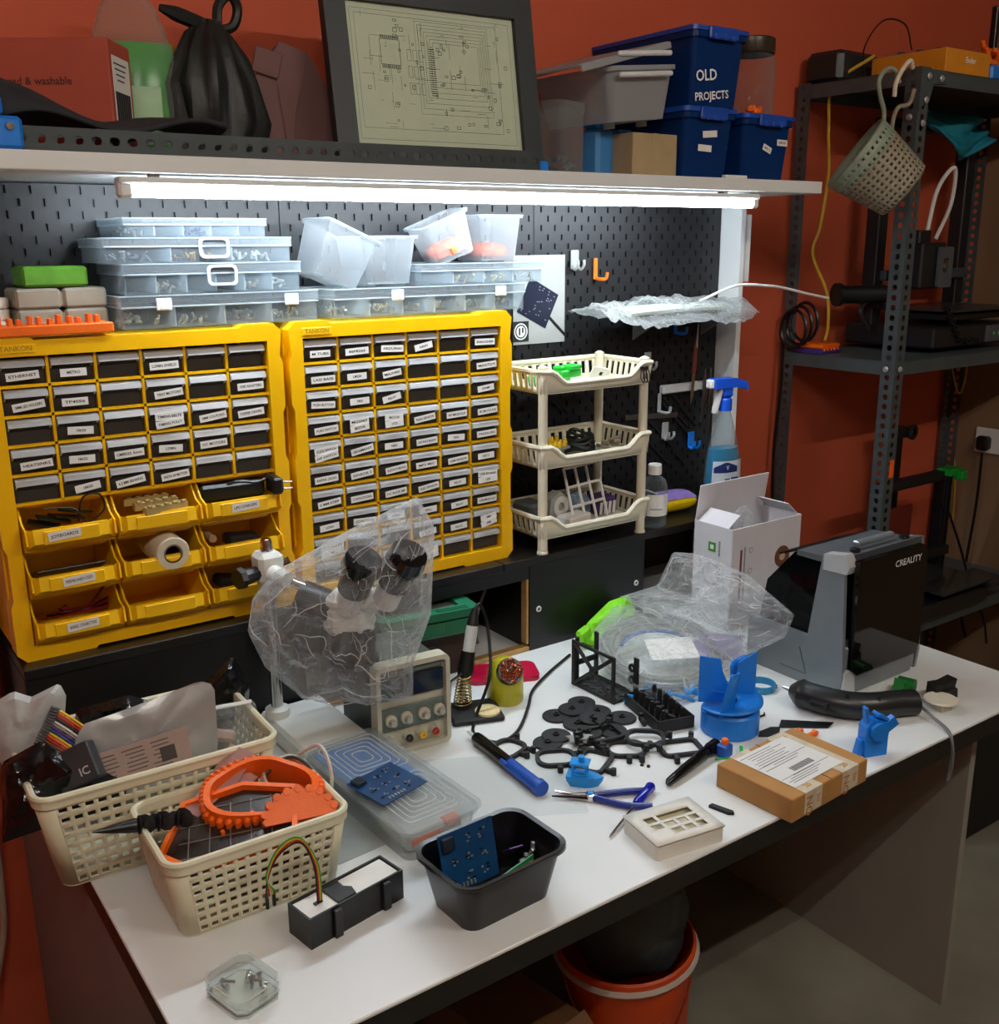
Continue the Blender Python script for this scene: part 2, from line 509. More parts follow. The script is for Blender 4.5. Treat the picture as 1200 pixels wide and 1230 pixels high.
# the LED batten under the shelf
t = thing('led_batten', 'glowing white LED batten tube under the overhead shelf', 'lamp', (0.49, 0.085, 1.700))
MB().box((0, -0.002, 0.0155), (1.42, 0.032, 0.011), 0.003).build('housing', WHITE, t)
b = MB()
b.at((0, 0, 0)).tube([(-0.690, -.006, 0), (0.69, -.006, 0)], 0.0085, n=12)
b.build('tube', emit('led_tube_light', '#e8f4ff', LED_POWER), t)
for s in (-1, 1):
    MB().box((s * 0.7, -.002, .004), (0.022, 0.024, 0.026), 0.004).build('end_cap', WHITE, t)
MB().box((-0.655, -.004, 0.022), (0.014, 0.02, 0.012), 0.002).build('bracket', WHITE, t)
MB().box((0.60, -.004, 0.022), (0.014, 0.02, 0.012), 0.002).build('bracket', WHITE, t)
# ================================================================== drawer cabinets
CX0, CW, CH, CD, CY = 0.0688, 0.489, 0.5225, 0.165, 0.157
DRAWER = clear('smoked_clear_drawer', '#8a7c70', '#8d8781', 0.30, 0.16, edge=0.25)
LIP = clear('frosted_drawer_lip', '#d9dbdc', '#eef0f2', 0.55, 0.2, edge=0.3)
CAVITY = mat('shadowed_yellow_inside', '#8a6a10', 0.6, vary=0.05)
def drawer_meshes(w, h, d):
    b = MB(); th = .0018
    b.box((0, th / 2, h * .43), (w, th, h * .86), .0006)                     # front wall
    b.box((0, d / 2, th / 2), (w, d, th))                                     # floor
    for s in (-1, 1): b.box((s * (w / 2 - th / 2), d / 2, h * .36), (th, d, h * .72))
    b.box((0, d - th / 2, h * .36), (w, th, h * .72))
    tray = mesh_from('drawer', b, DRAWER)
    b = MB()
    zt, zb = h * .95, h * .54
    b.prism([(0.001, zt), (-.010, zt - .003), (-.013, zb + .006), (-.0115, zb + .005), (-.0088, zt - .005), (0.001, zt - .002)], -w * .47, w * .47, 'x')
    for s in (-1, 1): b.prism([(0.001, zt), (-.010, zt - .003), (-.013, zb + .006), (0, zb - .001)], s * w * .47 - .001, s * w * .47 + .001, 'x')
    lip = mesh_from('handle', b, LIP)
    return tray, lip
SDW, SDH, SDD = 0.0655, 0.0415, 0.135
TRAY, LIPM = drawer_meshes(SDW, SDH, SDD)
def label_obj(parent, txts, w, hh, loc, roll, name='label'):
    """paper strip with printed capitals"""
    b = MB(); n = len(txts)
    for i, s in enumerate(txts):
        z = (n - 1) / 2 * hh * .95 - i * hh * .95
        rl = roll if i == 0 else roll + .08
        b.at((0, -.0007 * (i + 1), z), ry=-rl)
        b.box((0, 0, 0), (w, .0006, hh), m=0)
        if s: b.text(s, hh * .50, TM((0, -.0005, 0), FRONT), 1, w * .84 if len(s) > 5 else None)
    return b.build(name, [PAPER, INK], parent, loc, smooth=False)
CONT = {}
def content(parent, colr, w, h, seed=1):
    """a heap of small parts in a drawer"""
    key = (colr, seed)
    if key not in CONT:
        b = MB(); rr = random.Random(seed)
        for i in range(7):
            b.at(((rr.random() - .5) * w * .6, .02 + rr.random() * .05, h * .16 + rr.random() * h * .16), rz=rr.random() * 3, ry=rr.random() * .6)
            b.box((0, 0, 0), (w * (.16 + .2 * rr.random()), .018, h * .22), .002)
        CONT[key] = mesh_from('contents', b, mat('drawer_parts_' + colr[1:], colr, 0.5, vary=0.3))
    return place('contents', CONT[key], parent)

def outline_frame(b, W, H):
    """front bezel with chamfered corners and dovetail steps on the outer sides"""
    y0, y1 = -.012, 0.03
    c = .014
    outer = [(c, 0), (W * .25, 0), (W * .26, .004), (W * .74, .004), (W * .75, 0), (W - c, 0), (W, c)]
    side = []
    for i, z in enumerate((.10, .19, .28, .37, .46)):
        d = .005
        side += [(0 if i % 2 == 0 else d, z - .006), (d if i % 2 == 0 else 0, z + .006)]
    outer += [(W - dx, z * H / .5225) for dx, z in side if z < H - .03]
    outer += [(W, H - c), (W - c, H), (W * .86, H), (W * .84, H - .006), (W * .17, H - .006), (W * .15, H), (c, H), (0, H - c)]
    outer += [(dx, z * H / .5225) for dx, z in side[::-1] if z < H - .03]
    outer += [(0, c)]
    # inner opening follows a plain rectangle: project each outline point onto it
    ix0, ix1, iz0, iz1 = .027, W - .027, .026, H - .030
    inner = [(min(max(x, ix0), ix1), min(max(z, iz0), iz1)) for x, z in outer]
    inner2 = []
    for (x, z), (a, e) in zip(outer, inner):
        # snap to nearest side of the opening
        if z <= .03: inner2.append((a, iz0))
        elif z >= H - .035: inner2.append((a, iz1))
        elif x < W / 2: inner2.append((ix0, e))
        else: inner2.append((ix1, e))
    b.ringprism(outer, inner2, y0, y1, 'y')
    b.box((W / 2, CD - .003, H / 2), (W - .012, .006, H - .012))
    b.box((.006, CD / 2 + .01, H / 2), (.008, CD - .02, H - .03)); b.box((W - .006, CD / 2 + .01, H / 2), (.008, CD - .02, H - .03))
    b.box((W / 2, CD / 2 + .01, .008), (W - .03, CD - .02, .008)); b.box((W / 2, CD / 2 + .01, H - .009), (W - .03, CD - .02, .008))
    return ix0, ix1, iz0, iz1

def cabinet(label, x0, rows, lab, bins=False, txt=''):
    W, H = CW, CH
    t = thing('drawer_cabinet', label, 'drawer cabinet', (x0 + W / 2, CY + .08, LZ))
    o = Vector((-W / 2, -.08, 0))
    b = MB(); b.at(o)
    ix0, ix1, iz0, iz1 = outline_frame(b, W, H)
    ncol = 6; cw = (ix1 - ix0) / ncol; rh = (iz1 - iz0) / 10
    nr = rows
    zlow = iz1 - nr * rh
    dth = .0045
    for i in range(1, ncol): b.box((ix0 + i * cw, .072, (zlow + iz1) / 2), (dth, .15, iz1 - zlow))
    for k in range(1, nr + 1):
        if k == 10: continue
        b.box(((ix0 + ix1) / 2, .072, iz1 - k * rh), (ix1 - ix0, .15, dth))
    if bins:
        bh = (zlow - iz0) / 3; bw = (ix1 - ix0) / 3
        for i in (1, 2): b.box((ix0 + i * bw, .10, (zlow + iz0) / 2), (dth, .11, zlow - iz0))
        for k in (1, 2): b.box(((ix0 + ix1) / 2, .10, iz0 + k * bh), (ix1 - ix0, .11, dth))
    b.build('frame', YELLOW, t, sharp=30)
    if txt:
        b = MB(); b.at(o)
        b.box((.055, -.0125, H - .018), (.058, .002, .013), .0006)
        b.text(txt, .011, TM((.055, -.0138, H - .018), FRONT), 1)
        b.build('name_plate', [YELLOW, mat('dark_yellow_print', '#a97f00', .5)], t)
    for r in range(nr):
        for c in range(ncol):
            x = ix0 + (c + .5) * cw; z = iz1 - (r + 1) * rh + dth / 2
            d = place('drawer', TRAY, t, o + Vector((x, .004, z)))
            place('handle', LIPM, d)
            e = lab.get((r, c))
            if e and e[0] == '': content(d, e[2], SDW, SDH, (r * 5 + c) % 4)
            elif e:
                s = e[0] if isinstance(e[0], (list, tuple)) else [e[0]]
                w = .048 if max(len(q) for q in s) > 6 else .040
                label_obj(d, s, w, .0125, ((c * 7 + r * 3) % 5 * .0012 - .003, -.0145, SDH * (.36 if len(s) == 1 else .42)), e[1])
                if len(e) > 2: content(d, e[2], SDW, SDH, (r * 5 + c) % 4)
    if bins:
        BT = bin_mesh(bw - .006, bh - .004)
        for k in range(3):
            for c in range(3):
                x = ix0 + (c + .5) * bw; z = iz0 + (2 - k) * bh + .003
                d = place('bin', BT, t, o + Vector((x, 0, z)))
                e = lab.get(('b', k, c))
                if e: label_obj(d, [e[0]], .050, .0145, (e[2], -.0415, bh * .345), e[1])
    return t, o, (ix0, ix1, iz0, iz1)

def bin_mesh(w, h):
    """open-fronted hopper bin with a scooped mouth and a bevelled nose"""
    b = MB(); th = .003; d = .14
    prof = [(-.022, .004), (.12, 0), (.12, h * .96), (.012, h * .96), (-.012, h * .62), (-.036, h * .52), (-.040, h * .22)]
    for s in (-1, 1):
        b.prism(prof, s * (w / 2 - th / 2) - th / 2, s * (w / 2 - th / 2) + th / 2, 'x')
    b.box((0, .05, .003), (w, .14, .004))
    b.box((0, .118, h * .48), (w, .004, h * .96))
    # nose: flat label face, with the bevelled underside
    b.add([(-w / 2, -.022, .004), (w / 2, -.022, .004), (w / 2 - .012, -.040, h * .22), (-w / 2 + .012, -.040, h * .22),
           (w / 2 - .012, -.0365, h * .52), (-w / 2 + .012, -.0365, h * .52), (w / 2, -.030, h * .56), (-w / 2, -.030, h * .56),
           (-w / 2, -.040, h * .22), (w / 2, -.040, h * .22),
           (w / 2 - .012, -.030, h * .52), (-w / 2 + .012, -.030, h * .52), (-w / 2, -.016, .008), (w / 2, -.016, .008)],
          [(0, 1, 2, 3), (3, 2, 4, 5), (0, 3, 5, 7), (1, 6, 4, 2), (5, 4, 10, 11), (11, 10, 13, 12)])
    b.box((0, -.0385, h * .335), (w * .62, .004, h * .30), .001)
    b.prism([(-w * .46, h * .93), (-w * .40, h * .89), (w * .40, h * .89), (w * .46, h * .93), (w * .46, h * .96), (-w * .46, h * .96)], .010, .014, 'y')
    return mesh_from('bin', b, YELLOW_BIN)

LABR = {
 (0,0): ('M TUBS', 0), (0,1): ('ESP8266', .04), (0,2): ('ARDUINO', -.05, '#3a3a40'), (0,3): ('NANO', .18), (0,5): ('ENCODER', -.02),
 (1,0): ('LASI BASE', .02, '#3d7a2a'), (1,1): ('LM324', .02), (1,2): ('MAX485', .14), (1,5): ('MAX7219', .06),
 (2,0): ('PUSH BUTTON', -.06), (2,1): ('7805', .03), (2,2): ('RELAY', .2), (2,5): ('OPAMP', .1),
 (3,0): ('PUSH SWITCH', .07), (3,1): (['MOSFET', 'MOTOR'], .03), (3,2): (['MOTOR', 'HTD'], -.04, '#7a1f1c'), (3,3): ('RAIN SENSOR', .12, '#8a2030'), (3,4): ('RF MODULE', .04), (3,5): ('IR MODULE', .06),
 (4,0): (['SLIDE SWITCH', 'DIP SWITCH'], .08), (4,1): ('SEGMENT', .16), (4,2): ('XBEE', 0), (4,3): ('DISTANCE SENSOR', .05), (4,4): ('RFID', -.06), (4,5): ('PRESSURE', .04),
 (5,0): ('BARREL JACKS', .05), (5,1): ('SENSOR 2', .1), (5,2): ('BLUETOOTH MODULE', .1), (5,3): ('MP3 MIC', .04, '#7d1f52'), (5,4): ('GSM SENSOR', .07), (5,5): ('HX711', .03),
 (6,0): ('5 MM STRIP', .1), (6,1): ('CAPACITORS', .05), (6,2): ('DC BUCK MP', .08), (6,3): ('GAS SENSOR', .12), (6,4): ('RELAY', .04, '#2f6b2a'), (6,5): (['USB BOARD', 'USB'], -.05),
 (7,0): ('LORA', .07), (7,1): ('JOYSTICK', -.05), (7,2): ('5 WAY', 0), (7,3): ('HALL', .03), (7,4): ('RELAY', .08), (7,5): ('USB MODULE', .02),
 (8,0): (['SOCKETS', 'M2'], .05), (8,3): ('FUSE', .1, '#5aa0d0'), (8,4): ('RELAY', .05), (8,5): (['BMP', 'BME'], .12),
 (9,3): (['LED', 'RGB'], .1),
}
LABL = {
 (0,0): ('ETHERNET', .06), (0,1): ('METRO', 0, '#6b2026'), (0,3): ('L298N SHIELD', .03), (0,2): ('', .0, '#2f4a2c'),
 (1,0): ('5MM LED HOLDERS', .12), (1,1): ('TP4056', 0), (1,3): ('TINY MOTORS', .1), (1,5): ('WIFI ADAPTERS', .03),
 (2,1): ('18650', -.06, '#1f3f80'), (2,2): ('', 0, '#9a927c'), (2,3): (['TIMING BELTS', 'TIMING PULLY'], .02), (2,4): ('5MM COUPLING', .12), (2,5): ('STEPPER DRIVERS', .08),
 (3,0): ('HEATSINKS', .06), (3,1): ('18650', -.04), (3,2): ('LM8025 5mm', .04), (3,3): ('L298N', -.06), (3,4): ('DC MOTORS', .04),
 (4,1): ('18650', .13), (4,2): ('6.2 MM BEARING', .14), (4,3): ('INSTA 28 MOTOR', .1), (4,4): ('', 0, '#b8462a'),
 ('b',0,0): ('JOYBOARDS', .06, -.012), ('b',0,2): ('LIPO CHARGERS', .06, .0), ('b',1,0): ('PERFBOARD-USED', .06, .002), ('b',2,0): ('BARREL CONNECTORS', .06, .0),
}
LABL = {k: v for k, v in LABL.items() if v[0] != ''} | {k: v for k, v in LABL.items() if v[0] == ''}
cabinet('yellow cabinet of sixty small clear drawers with paper labels', CX0, 10, LABR, False, 'TANKON')
cab_l, cab_o, cab_i = cabinet('yellow cabinet of small drawers above nine open yellow bins', CX0 - .0132 - CW, 5, LABL, True, 'TANKON')
# ================================================================== helpers for pierced sheets
def pierced(b, fn, nu, nv, fu=.5, fv=.5, skip=None, m=None, closed=False):
    """a sheet fn(u, v) of nu x nv cells, each with an open slot of the given share"""
    for j in range(nv):
        for i in range(nu):
            u0, u1, v0, v1 = i / nu, (i + 1) / nu, j / nv, (j + 1) / nv
            q = [fn(u0, v0), fn(u1, v0), fn(u1, v1), fn(u0, v1)]
            if skip and skip(i, j):
                b.add(q, [(0, 1, 2, 3)], m); continue
            du, dv = (u1 - u0) * (1 - fu) / 2, (v1 - v0) * (1 - fv) / 2
            h = [fn(u0 + du, v0 + dv), fn(u1 - du, v0 + dv), fn(u1 - du, v1 - dv), fn(u0 + du, v1 - dv)]
            b.add(q + h, [(0, 1, 5, 4), (1, 2, 6, 5), (2, 3, 7, 6), (3, 0, 4, 7)], m)
    return b

def solid(o, th, off=0.0, weld=True):
    """gives a sheet its thickness"""
    if weld:
        bm = bmesh.new(); bm.from_mesh(o.data)
        bmesh.ops.remove_doubles(bm, verts=bm.verts, dist=1e-5)
        bm.to_mesh(o.data); bm.free()
    md = o.modifiers.new('thickness', 'SOLIDIFY')
    md.thickness = th; md.offset = off
    return o

def slotted(b, P, length, w, pitch, n0=0.0, th=.002, hw=.30, hh=.30):
    """flat steel strip with oblong holes; P(u, v, t) -> point, u across, v along, t thickness"""
    n = max(1, int(length / pitch)); pit = length / n
    for k in range(n):
        va, vb = k * pit, (k + 1) * pit
        vm = (va + vb) / 2
        outer = [(0, va), (w / 2, va), (w, va), (w, vm), (w, vb), (w / 2, vb), (0, vb), (0, vm)]
        a, c = w * hw * .62, pit * hh
        inner = [(w / 2 + x * a, vm + y * c) for x, y in ((-.75, -.75), (0, -1), (.75, -.75), (1, 0), (.75, .75), (0, 1), (-.75, .75), (-1, 0))]
        vs = [P(u, v, t) for t in (0, th) for ring in (outer, inner) for u, v in ring]
        fs = []
        for i in range(8):
            j = (i + 1) % 8
            fs += [(i, j, 8 + j, 8 + i), (8 + i, 8 + j, 24 + j, 24 + i), (16 + j, 16 + i, 24 + i, 24 + j)]
        b.add(vs, fs)
    return b

RACK = mat('grey_enamelled_steel', '#4d585a', 0.42, metal=0.25, vary=0.12, scale=25)
RACK_D = mat('dark_grey_enamelled_steel', '#3a4244', 0.45, metal=0.25, vary=0.12, scale=25)
# ================================================================== the slotted-angle rack
RX0, RX1, RY0, RY1 = 1.775, 2.69, 0.072, 0.452
RTOP, RMID, RLOW = 2.035, 1.300, 0.505
rack = thing('slotted_angle_rack', 'grey slotted angle steel rack in the corner beside the desk', 'rack', ((RX0 + RX1) / 2, (RY0 + RY1) / 2, 0))
ro = Vector((-(RX0 + RX1) / 2, -(RY0 + RY1) / 2, 0))
FL = 0.042
for (x, y, sx, sy) in ((RX0, RY0, 1, 1), (RX0, RY1, 1, -1), (RX1, RY0, -1, 1), (RX1, RY1, -1, -1)):
    b = MB(); b.at(ro)
    slotted(b, lambda u, v, t: (x + sx * u, y + sy * t, v), RTOP + .004, FL, .0262)
    slotted(b, lambda u, v, t: (x + sx * t, y + sy * u, v), RTOP + .004, FL, .0262)
    b.build('post', RACK, rack, smooth=False)
for z, nm in ((RTOP, 'shelf'), (RMID, 'shelf'), (RLOW, 'shelf')):
    b = MB(); b.at(ro)
    x0, x1, y0, y1 = RX0 + .003, RX1 - .003, RY0 + .003, RY1 - .003
    b.box(((x0 + x1) / 2, (y0 + y1) / 2, z - .001), (x1 - x0, y1 - y0, .002))
    for (c, s) in ((((x0 + x1) / 2, y0 + .001, z - .019), (x1 - x0, .002, .036)), (((x0 + x1) / 2, y1 - .001, z - .019), (x1 - x0, .002, .036)),
                   ((x0 + .001, (y0 + y1) / 2, z - .019), (.002, y1 - y0, .036)), ((x1 - .001, (y0 + y1) / 2, z - .019), (.002, y1 - y0, .036))):
        b.box(c, s)
    b.build(nm, RACK, rack)
b = MB(); b.at(ro)
for sgn in (0,):
    b.prism([(RX0, RTOP), (RX0 + .115, RTOP), (RX0 + .115, RTOP - .03), (RX0 + .055, RTOP - .034), (RX0 + .044, RTOP - .07), (RX0, RTOP - .1)], RY0 - .0025, RY0 - .0005, 'y')
b.build('corner_gusset', RACK, rack)
def bolt(p, ax='y'):
    b = MB()
    rot = {'y': dict(rx=R(90)), 'x': dict(ry=R(-90))}[ax]
    b.at(ro + Vector(p), **rot)
    b.lathe([(.0085, 0), (.0085, .002), (.006, .004), (.0, .0045)], 12, caps=False)
    b.cyl((0, 0, .003), (0, 0, .006), .0045, n=6)
    b.build('bolt', ZINC, rack)
for p in ((RX0 + .030, RY0 - .004, RTOP - .018), (RX0 + .085, RY0 - .004, RTOP - .02), (RX0 + .026, RY0 - .004, RTOP - .075), (RX0 + .02, RY0 - .004, RTOP - .13), (RX0 + .021, RY0 - .003, RMID - .02)): bolt(p)
for p in ((RX0 - .003, RY0 + .02, RTOP - .115), (RX0 - .003, RY0 + .02, RTOP - .26), (RX0 - .003, RY0 + .02, RTOP - .30), (RX0 - .003, RY0 + .024, RMID - .02)): bolt(p, 'x')
MB().at(ro).box((RX0 + .026, RY0 - .0015, 1.005), (.018, .0015, .05)).build('orange_sticker', mat('orange_sticker_film', '#ff6414', .4), rack)

# ---- on top of the rack
YBOX = mat('amber_carton', '#d68a1c', 0.6, vary=0.05)
b = MB()
b.box((0, 0, .029), (.205, .22, .058), .0015, m=0)
b.text('Ender', .02, TM((.01, -.1105, .034), FRONT), 1)
o = b.build('amber_carton', [YBOX, PAPER], None, (1.985, 0.186, RTOP + .0005))
tag(o, 'flat amber carton with white lettering on top of the steel rack', 'box')
t = thing('circuit_board', 'small grey circuit board lying on the amber carton', 'circuit board', (1.965, 0.20, RTOP + .059), .2)
MB().box((0, 0, .003), (.12, .16, .003)).build('board', mat('grey_circuit_board', '#6e7072', .5), t)
for i in range(9):
    MB().box((-.04 + (i % 3) * .04, -.06 + (i // 3) * .05, .0075), (.018, .018, .006), .001).build('component', mat('grey_component', '#3c3d40', .5), t)
b = MB(); b.box((0, 0, .042), (.19, .115, .084), .012); b.box((-.096, 0, .042), (.004, .09, .062), .002)
o = b.build('black_speaker', mat('charcoal_speaker_shell', '#1d2424', .4), None, (1.885, 0.392, RTOP), R(4))
tag(o, 'charcoal box loudspeaker beside the amber carton', 'speaker')
o = MB().tube(spline([(1.86, .30, RTOP + .01), (1.85, .30, 2.12), (1.88, .27, 2.185), (1.95, .25, 2.18), (1.99, .25, 2.12)], 7), .0022, 6).build('black_cable', BLACK, None)
tag(o, 'thin black cable arching over the amber carton', 'cable')
t = thing('printed_bracket', 'blue and orange printed bracket heap at the rack edge', 'printed part', (2.17, .13, RTOP))
MB().box((0, 0, .02), (.09, .08, .04), .006).build('blue_block', BLUE, t)
b = MB()
for i in range(7):
    b.at((-.02 + (i % 3) * .02, -.02 + (i // 3) * .012, .048 + i * .006), rz=i, ry=i * .7); b.box((0, 0, 0), (.05, .012, .012), .002)
b.build('orange_lattice', ORANGE, t)
b = MB().at((.03, -.03, .045), rx=R(60)); b.lathe([(.022, 0), (.012, .012), (.006, .03)], 14); b.build('white_cone', PAPER, t)
o = MB().box((0, 0, .11), (.018, .018, .22), .002).build('black_bar', BLACK, None, (2.30, .20, RTOP))
tag(o, 'upright black bar standing on the rack top', 'bar')

# ---- hanging pierced cup with its hooks
def hook_mat(): return mat('sage_plastic', '#8b9a86', .5, vary=.05)
SAGE = hook_mat(); TAUPE = mat('taupe_pierced_plastic', '#8f8873', .5, vary=.06)
ax = (rgt * .80 - Vector((0, 0, 1)) * .60 - Vector((math.sin(YAW), math.cos(YAW), 0)) * .12).normalized()
xa = (Vector((math.sin(YAW), math.cos(YAW), 0)) - ax * ax.dot(Vector((math.sin(YAW), math.cos(YAW), 0)))).normalized()
ya = ax.cross(xa)
CUPM = Matrix((xa, ya, ax)).transposed().to_4x4()
t = place('hanging_cup', None); tag(t, 'pierced sage and taupe cup hanging tilted from hooks at the rack', 'basket')
t.matrix_world = Matrix.Translation((1.575, .10, 1.826)) @ CUPM
def cone(r0, r1, z0, z1): return lambda u, v: ((r0 + (r1 - r0) * v) * math.cos(2 * math.pi * u), (r0 + (r1 - r0) * v) * math.sin(2 * math.pi * u), z0 + (z1 - z0) * v)
b = MB(); b.lathe([(.094, -.004), (.097, .0), (.0955, .008)], 36, caps=False); pierced(b, cone(.0955, .093, .008, .022), 36, 1, .4, .5)
b.lathe([(.093, .022), (.0945, .025), (.0925, .028)], 36, caps=False); pierced(b, cone(.0925, .0905, .028, .042), 36, 1, .4, .5)
solid(b.build('rim_band', SAGE, t), .002)
b = MB(); pierced(b, cone(.0905, .072, .042, .150), 34, 8, .45, .42); solid(b.build('cup_wall', TAUPE, t), .002)
b = MB(); b.lathe([(.072, .150), (.066, .154), (.001, .154)], 34, caps=False); b.build('cup_base', TAUPE, t)
def hook(name, p0, mid, top, lab, m):
    o = MB().tube(spline([p0] + mid + [top], 6), .0055, 8).build(name, m, None)
    tag(o, lab, 'hook'); return o
hook('plastic_hook', (1.655, .085, 1.885), [(1.655, .085, 1.925), (1.635, .085, 1.96), (1.625, .085, 1.995), (1.645, .08, 2.022), (1.68, .08, 2.02)], (1.70, .08, 1.995), 'sage green hook ring above the hanging cup', SAGE)
hook('plastic_hook', (1.70, .09, 1.86), [(1.702, .09, 1.91), (1.72, .09, 1.94), (1.755, .085, 1.95)], (1.765, .08, 1.985), 'taupe open hook right of the sage hook', TAUPE)
hook('plastic_hook', (1.67, .07, 1.96), [(1.665, .065, 1.99), (1.685, .065, 2.02), (1.715, .065, 2.045)], (1.735, .07, 2.03), 'pale short hook looped through the sage hook', CREAM)

# ---- teal cloth below the rack top
def cloth(u, v):
    x = -.15 + .30 * u; z = -.02 - .13 * v * math.sin(math.pi * (.15 + .7 * u)) - .02 * u
    y = .02 * math.sin(7 * u + 3 * v) + .012 * math.sin(11 * v + 5 * u)
    return (x, y - .03 * v, z)
o = MB().grid(cloth, 18, 12).build('teal_cloth', mat('teal_fabric', '#0f7f94', .7, vary=.1), None, (2.27, .27, RTOP - .03))
solid(o, .004)
tag(o, 'teal cloth bundle hanging under the rack top', 'cloth')

# ---- printer on the middle shelf
P1 = mat('printer_black_steel', '#15181a', .4, vary=.1)
P1G = mat('printer_grey_plate', '#5a6168', .35, metal=.3, vary=.08)
t = thing('desktop_printer', 'black open frame 3D printer on the middle rack shelf', '3D printer', (2.22, .27, RMID))
MB().box((0.02, 0, .045), (.44, .30, .06), .006).build('base', P1, t)
MB().box((0.06, -.02, .118), (.36, .28, .006), .001).build('bed', mat('printer_bed_steel', '#4a4c4c', .3, metal=.6), t)
b = MB(); b.box((0.06, -.02, .098), (.30, .22, .02), .003); b.build('bed_carriage', P1, t)
for s in (-1, 1):
    MB().box((.05 + s * .215, .09, .33), (.045, .045, .60), .003).build('upright', P1, t)
MB().box((.05, .09, .645), (.475, .045, .03), .003).build('crossbar', P1, t)
MB().box((.06, .065, .215), (.44, .03, .03), .003).build('gantry', mat('printer_gantry_grey', '#39424a', .4), t)
b = MB(); b.box((-.115, -.03, .245), (.12, .09, .13), .005); b.box((-.12, -.02, .325), (.06, .05, .04), .004)
b.build('print_head', P1, t)
# face plate of the head with its round fan opening
b = MB()
fo = rrect(.07, .115, .008, 6); n_ = len(fo)
fi = [(.022 * math.cos(a) , .022 * math.sin(a)) for a in [math.atan2(y, x) for x, y in fo]]
b.ringprism([(x - .07, z + .24) for x, z in fo], [(x - .07, z + .245) for x, z in fi], -.086, -.078, 'y')
b.build('fan_plate', P1G, t)
b = MB(); b.at((-.07, -.079, .245), rx=R(90)); b.lathe([(.008, 0), (.008, .004), (.0, .004)], 12, caps=False); b.build('fan_hub', CHROME, t)
b = MB(); b.cyl((-.20, .02, .165), (-.34, .08, .165), .026, n=16); b.cyl((-.335, .078, .165), (-.345, .082, .165), .034, n=18); b.build('spool_arm', P1, t)
MB().tube(spline([(-.08, -.02, .33), (-.06, -.03, .46), (.0, -.04, .52), (.03, -.02, .42), (.0, .0, .32)], 7), .006, 8).build('filament_tube', PAPER, t)
MB().tube(spline([(-.25, .03, .06), (-.28, .04, .12), (-.22, .04, .145), (-.12, .03, .10)], 7), .007, 8).build('cable_loop', P1, t)
# cable chain of ring links
for i in range(9):
    p = Vector((-.155 + .016 * i, -.155, .125 - .018 * i)) if i < 6 else Vector((-.06 + .024 * (i - 5), -.155, .03))
    b = MB().at(p, rx=R(90)); b.lathe([(.006, -.006), (.0095, -.006), (.0095, .006), (.006, .006), (.006, -.006)], 12, caps=False); b.build('chain_link', P1, t)
MB().box((.13, -.152, .045), (.13, .012, .05), .003).build('control_box', P1G, t)
for x, c in ((.10, '#3f9e3f'), (.13, '#d8d8d8')):
    MB().at((x, -.1585, .045), rx=R(90)).lathe([(.006, 0), (.004, .002), (0, .002)], 10, caps=False).build('button', mat('button_' + c[1:], c, .4), t)

t = thing('spare_block', 'orange and purple printed block on the rack shelf end', 'printed part', (1.835, .37, RMID), R(4))
MB().box((0, 0, .007), (.10, .09, .014), .002).build('purple_layer', mat('purple_printed', '#3c2a7a', .5), t)
b = MB(); b.box((0, 0, .021), (.095, .085, .013), .003)
for i in range(5): b.box((-.035 + i * .017, -.0435, .012), (.008, .006, .008), .001)
b.build('orange_layer', ORANGE, t)
o = MB().tube(spline([(1.87, .28, 2.10), (1.81, .36, 2.03), (1.80, .36, 1.92), (1.80, .35, 1.80), (1.82, .38, 1.66), (1.82, .40, 1.58), (1.87, .38, 1.47), (1.86, .36, 1.38), (1.83, .345, 1.335)], 8), .0045, 7).build('yellow_cable', mat('yellow_cable_jacket', '#c9a227', .45), None)
tag(o, 'yellow cable hanging from the rack top down to the orange block', 'cable')
# coiled black lead tied to the rear post
b = MB()
for k in range(3):
    b.tube([(1.755 + .012 * k, .40 - .01 * k + .045 * math.cos(a), 1.37 + .055 * math.sin(a) + .01 * k) for a in [2 * math.pi * i / 22 for i in range(22)]], .005, 6, closed=True)
b.tube(spline([(1.76, .44, 1.34), (1.752, .43, 1.2), (1.75, .44, 1.0), (1.75, .43, .8)], 6), .005, 6)
tag(b.build('coiled_lead', BLACK, None), 'coiled black power lead tied to the rear rack post', 'cable')

# ---- printer on the lower shelf
t = thing('tall_printer', 'black frame 3D printer with green clamp on the lower rack shelf', '3D printer', (2.16, .20, RLOW))
EX = mat('black_aluminium_extrusion', '#16181b', .38, metal=.3, vary=.1)
for x in (-.17, .17):
    b = MB(); b.box((x, .03, .20), (.04, .04, .37), .002)
    for s in (-1, 1): b.box((x + s * .012, .0085, .20), (.006, .004, .36))
    b.build('upright', EX, t)
b = MB(); b.box((0, .03, .385), (.40, .03, .03), .002); b.build('crossbar', EX, t)
b = MB(); b.box((.0, .0, .145), (.34, .03, .03), .002); b.build('gantry', EX, t)
MB().box((-.02, 0, .03), (.42, .30, .05), .004).build('base', P1, t)
MB().box((.03, -.05, .085), (.26, .24, .008), .001).build('bed', mat('printer_glass_bed', '#2a2c2c', .15), t)
b = MB(); b.box((.185, .02, .395), (.07, .05, .022), .003); b.box((.20, -.01, .385), (.03, .03, .03), .003); b.build('green_clamp', mat('green_printed_plastic', '#0f8a2c', .4, vary=.08), t)
MB().box((.20, -.12, .07), (.11, .13, .014), .002).build('screen', mat('printer_screen', '#20242c', .2), t)
MB().box((.03, .10, .16), (.18, .006, .24)).build('rear_panel', mat('dark_red_panel', '#6b2418', .5), t)
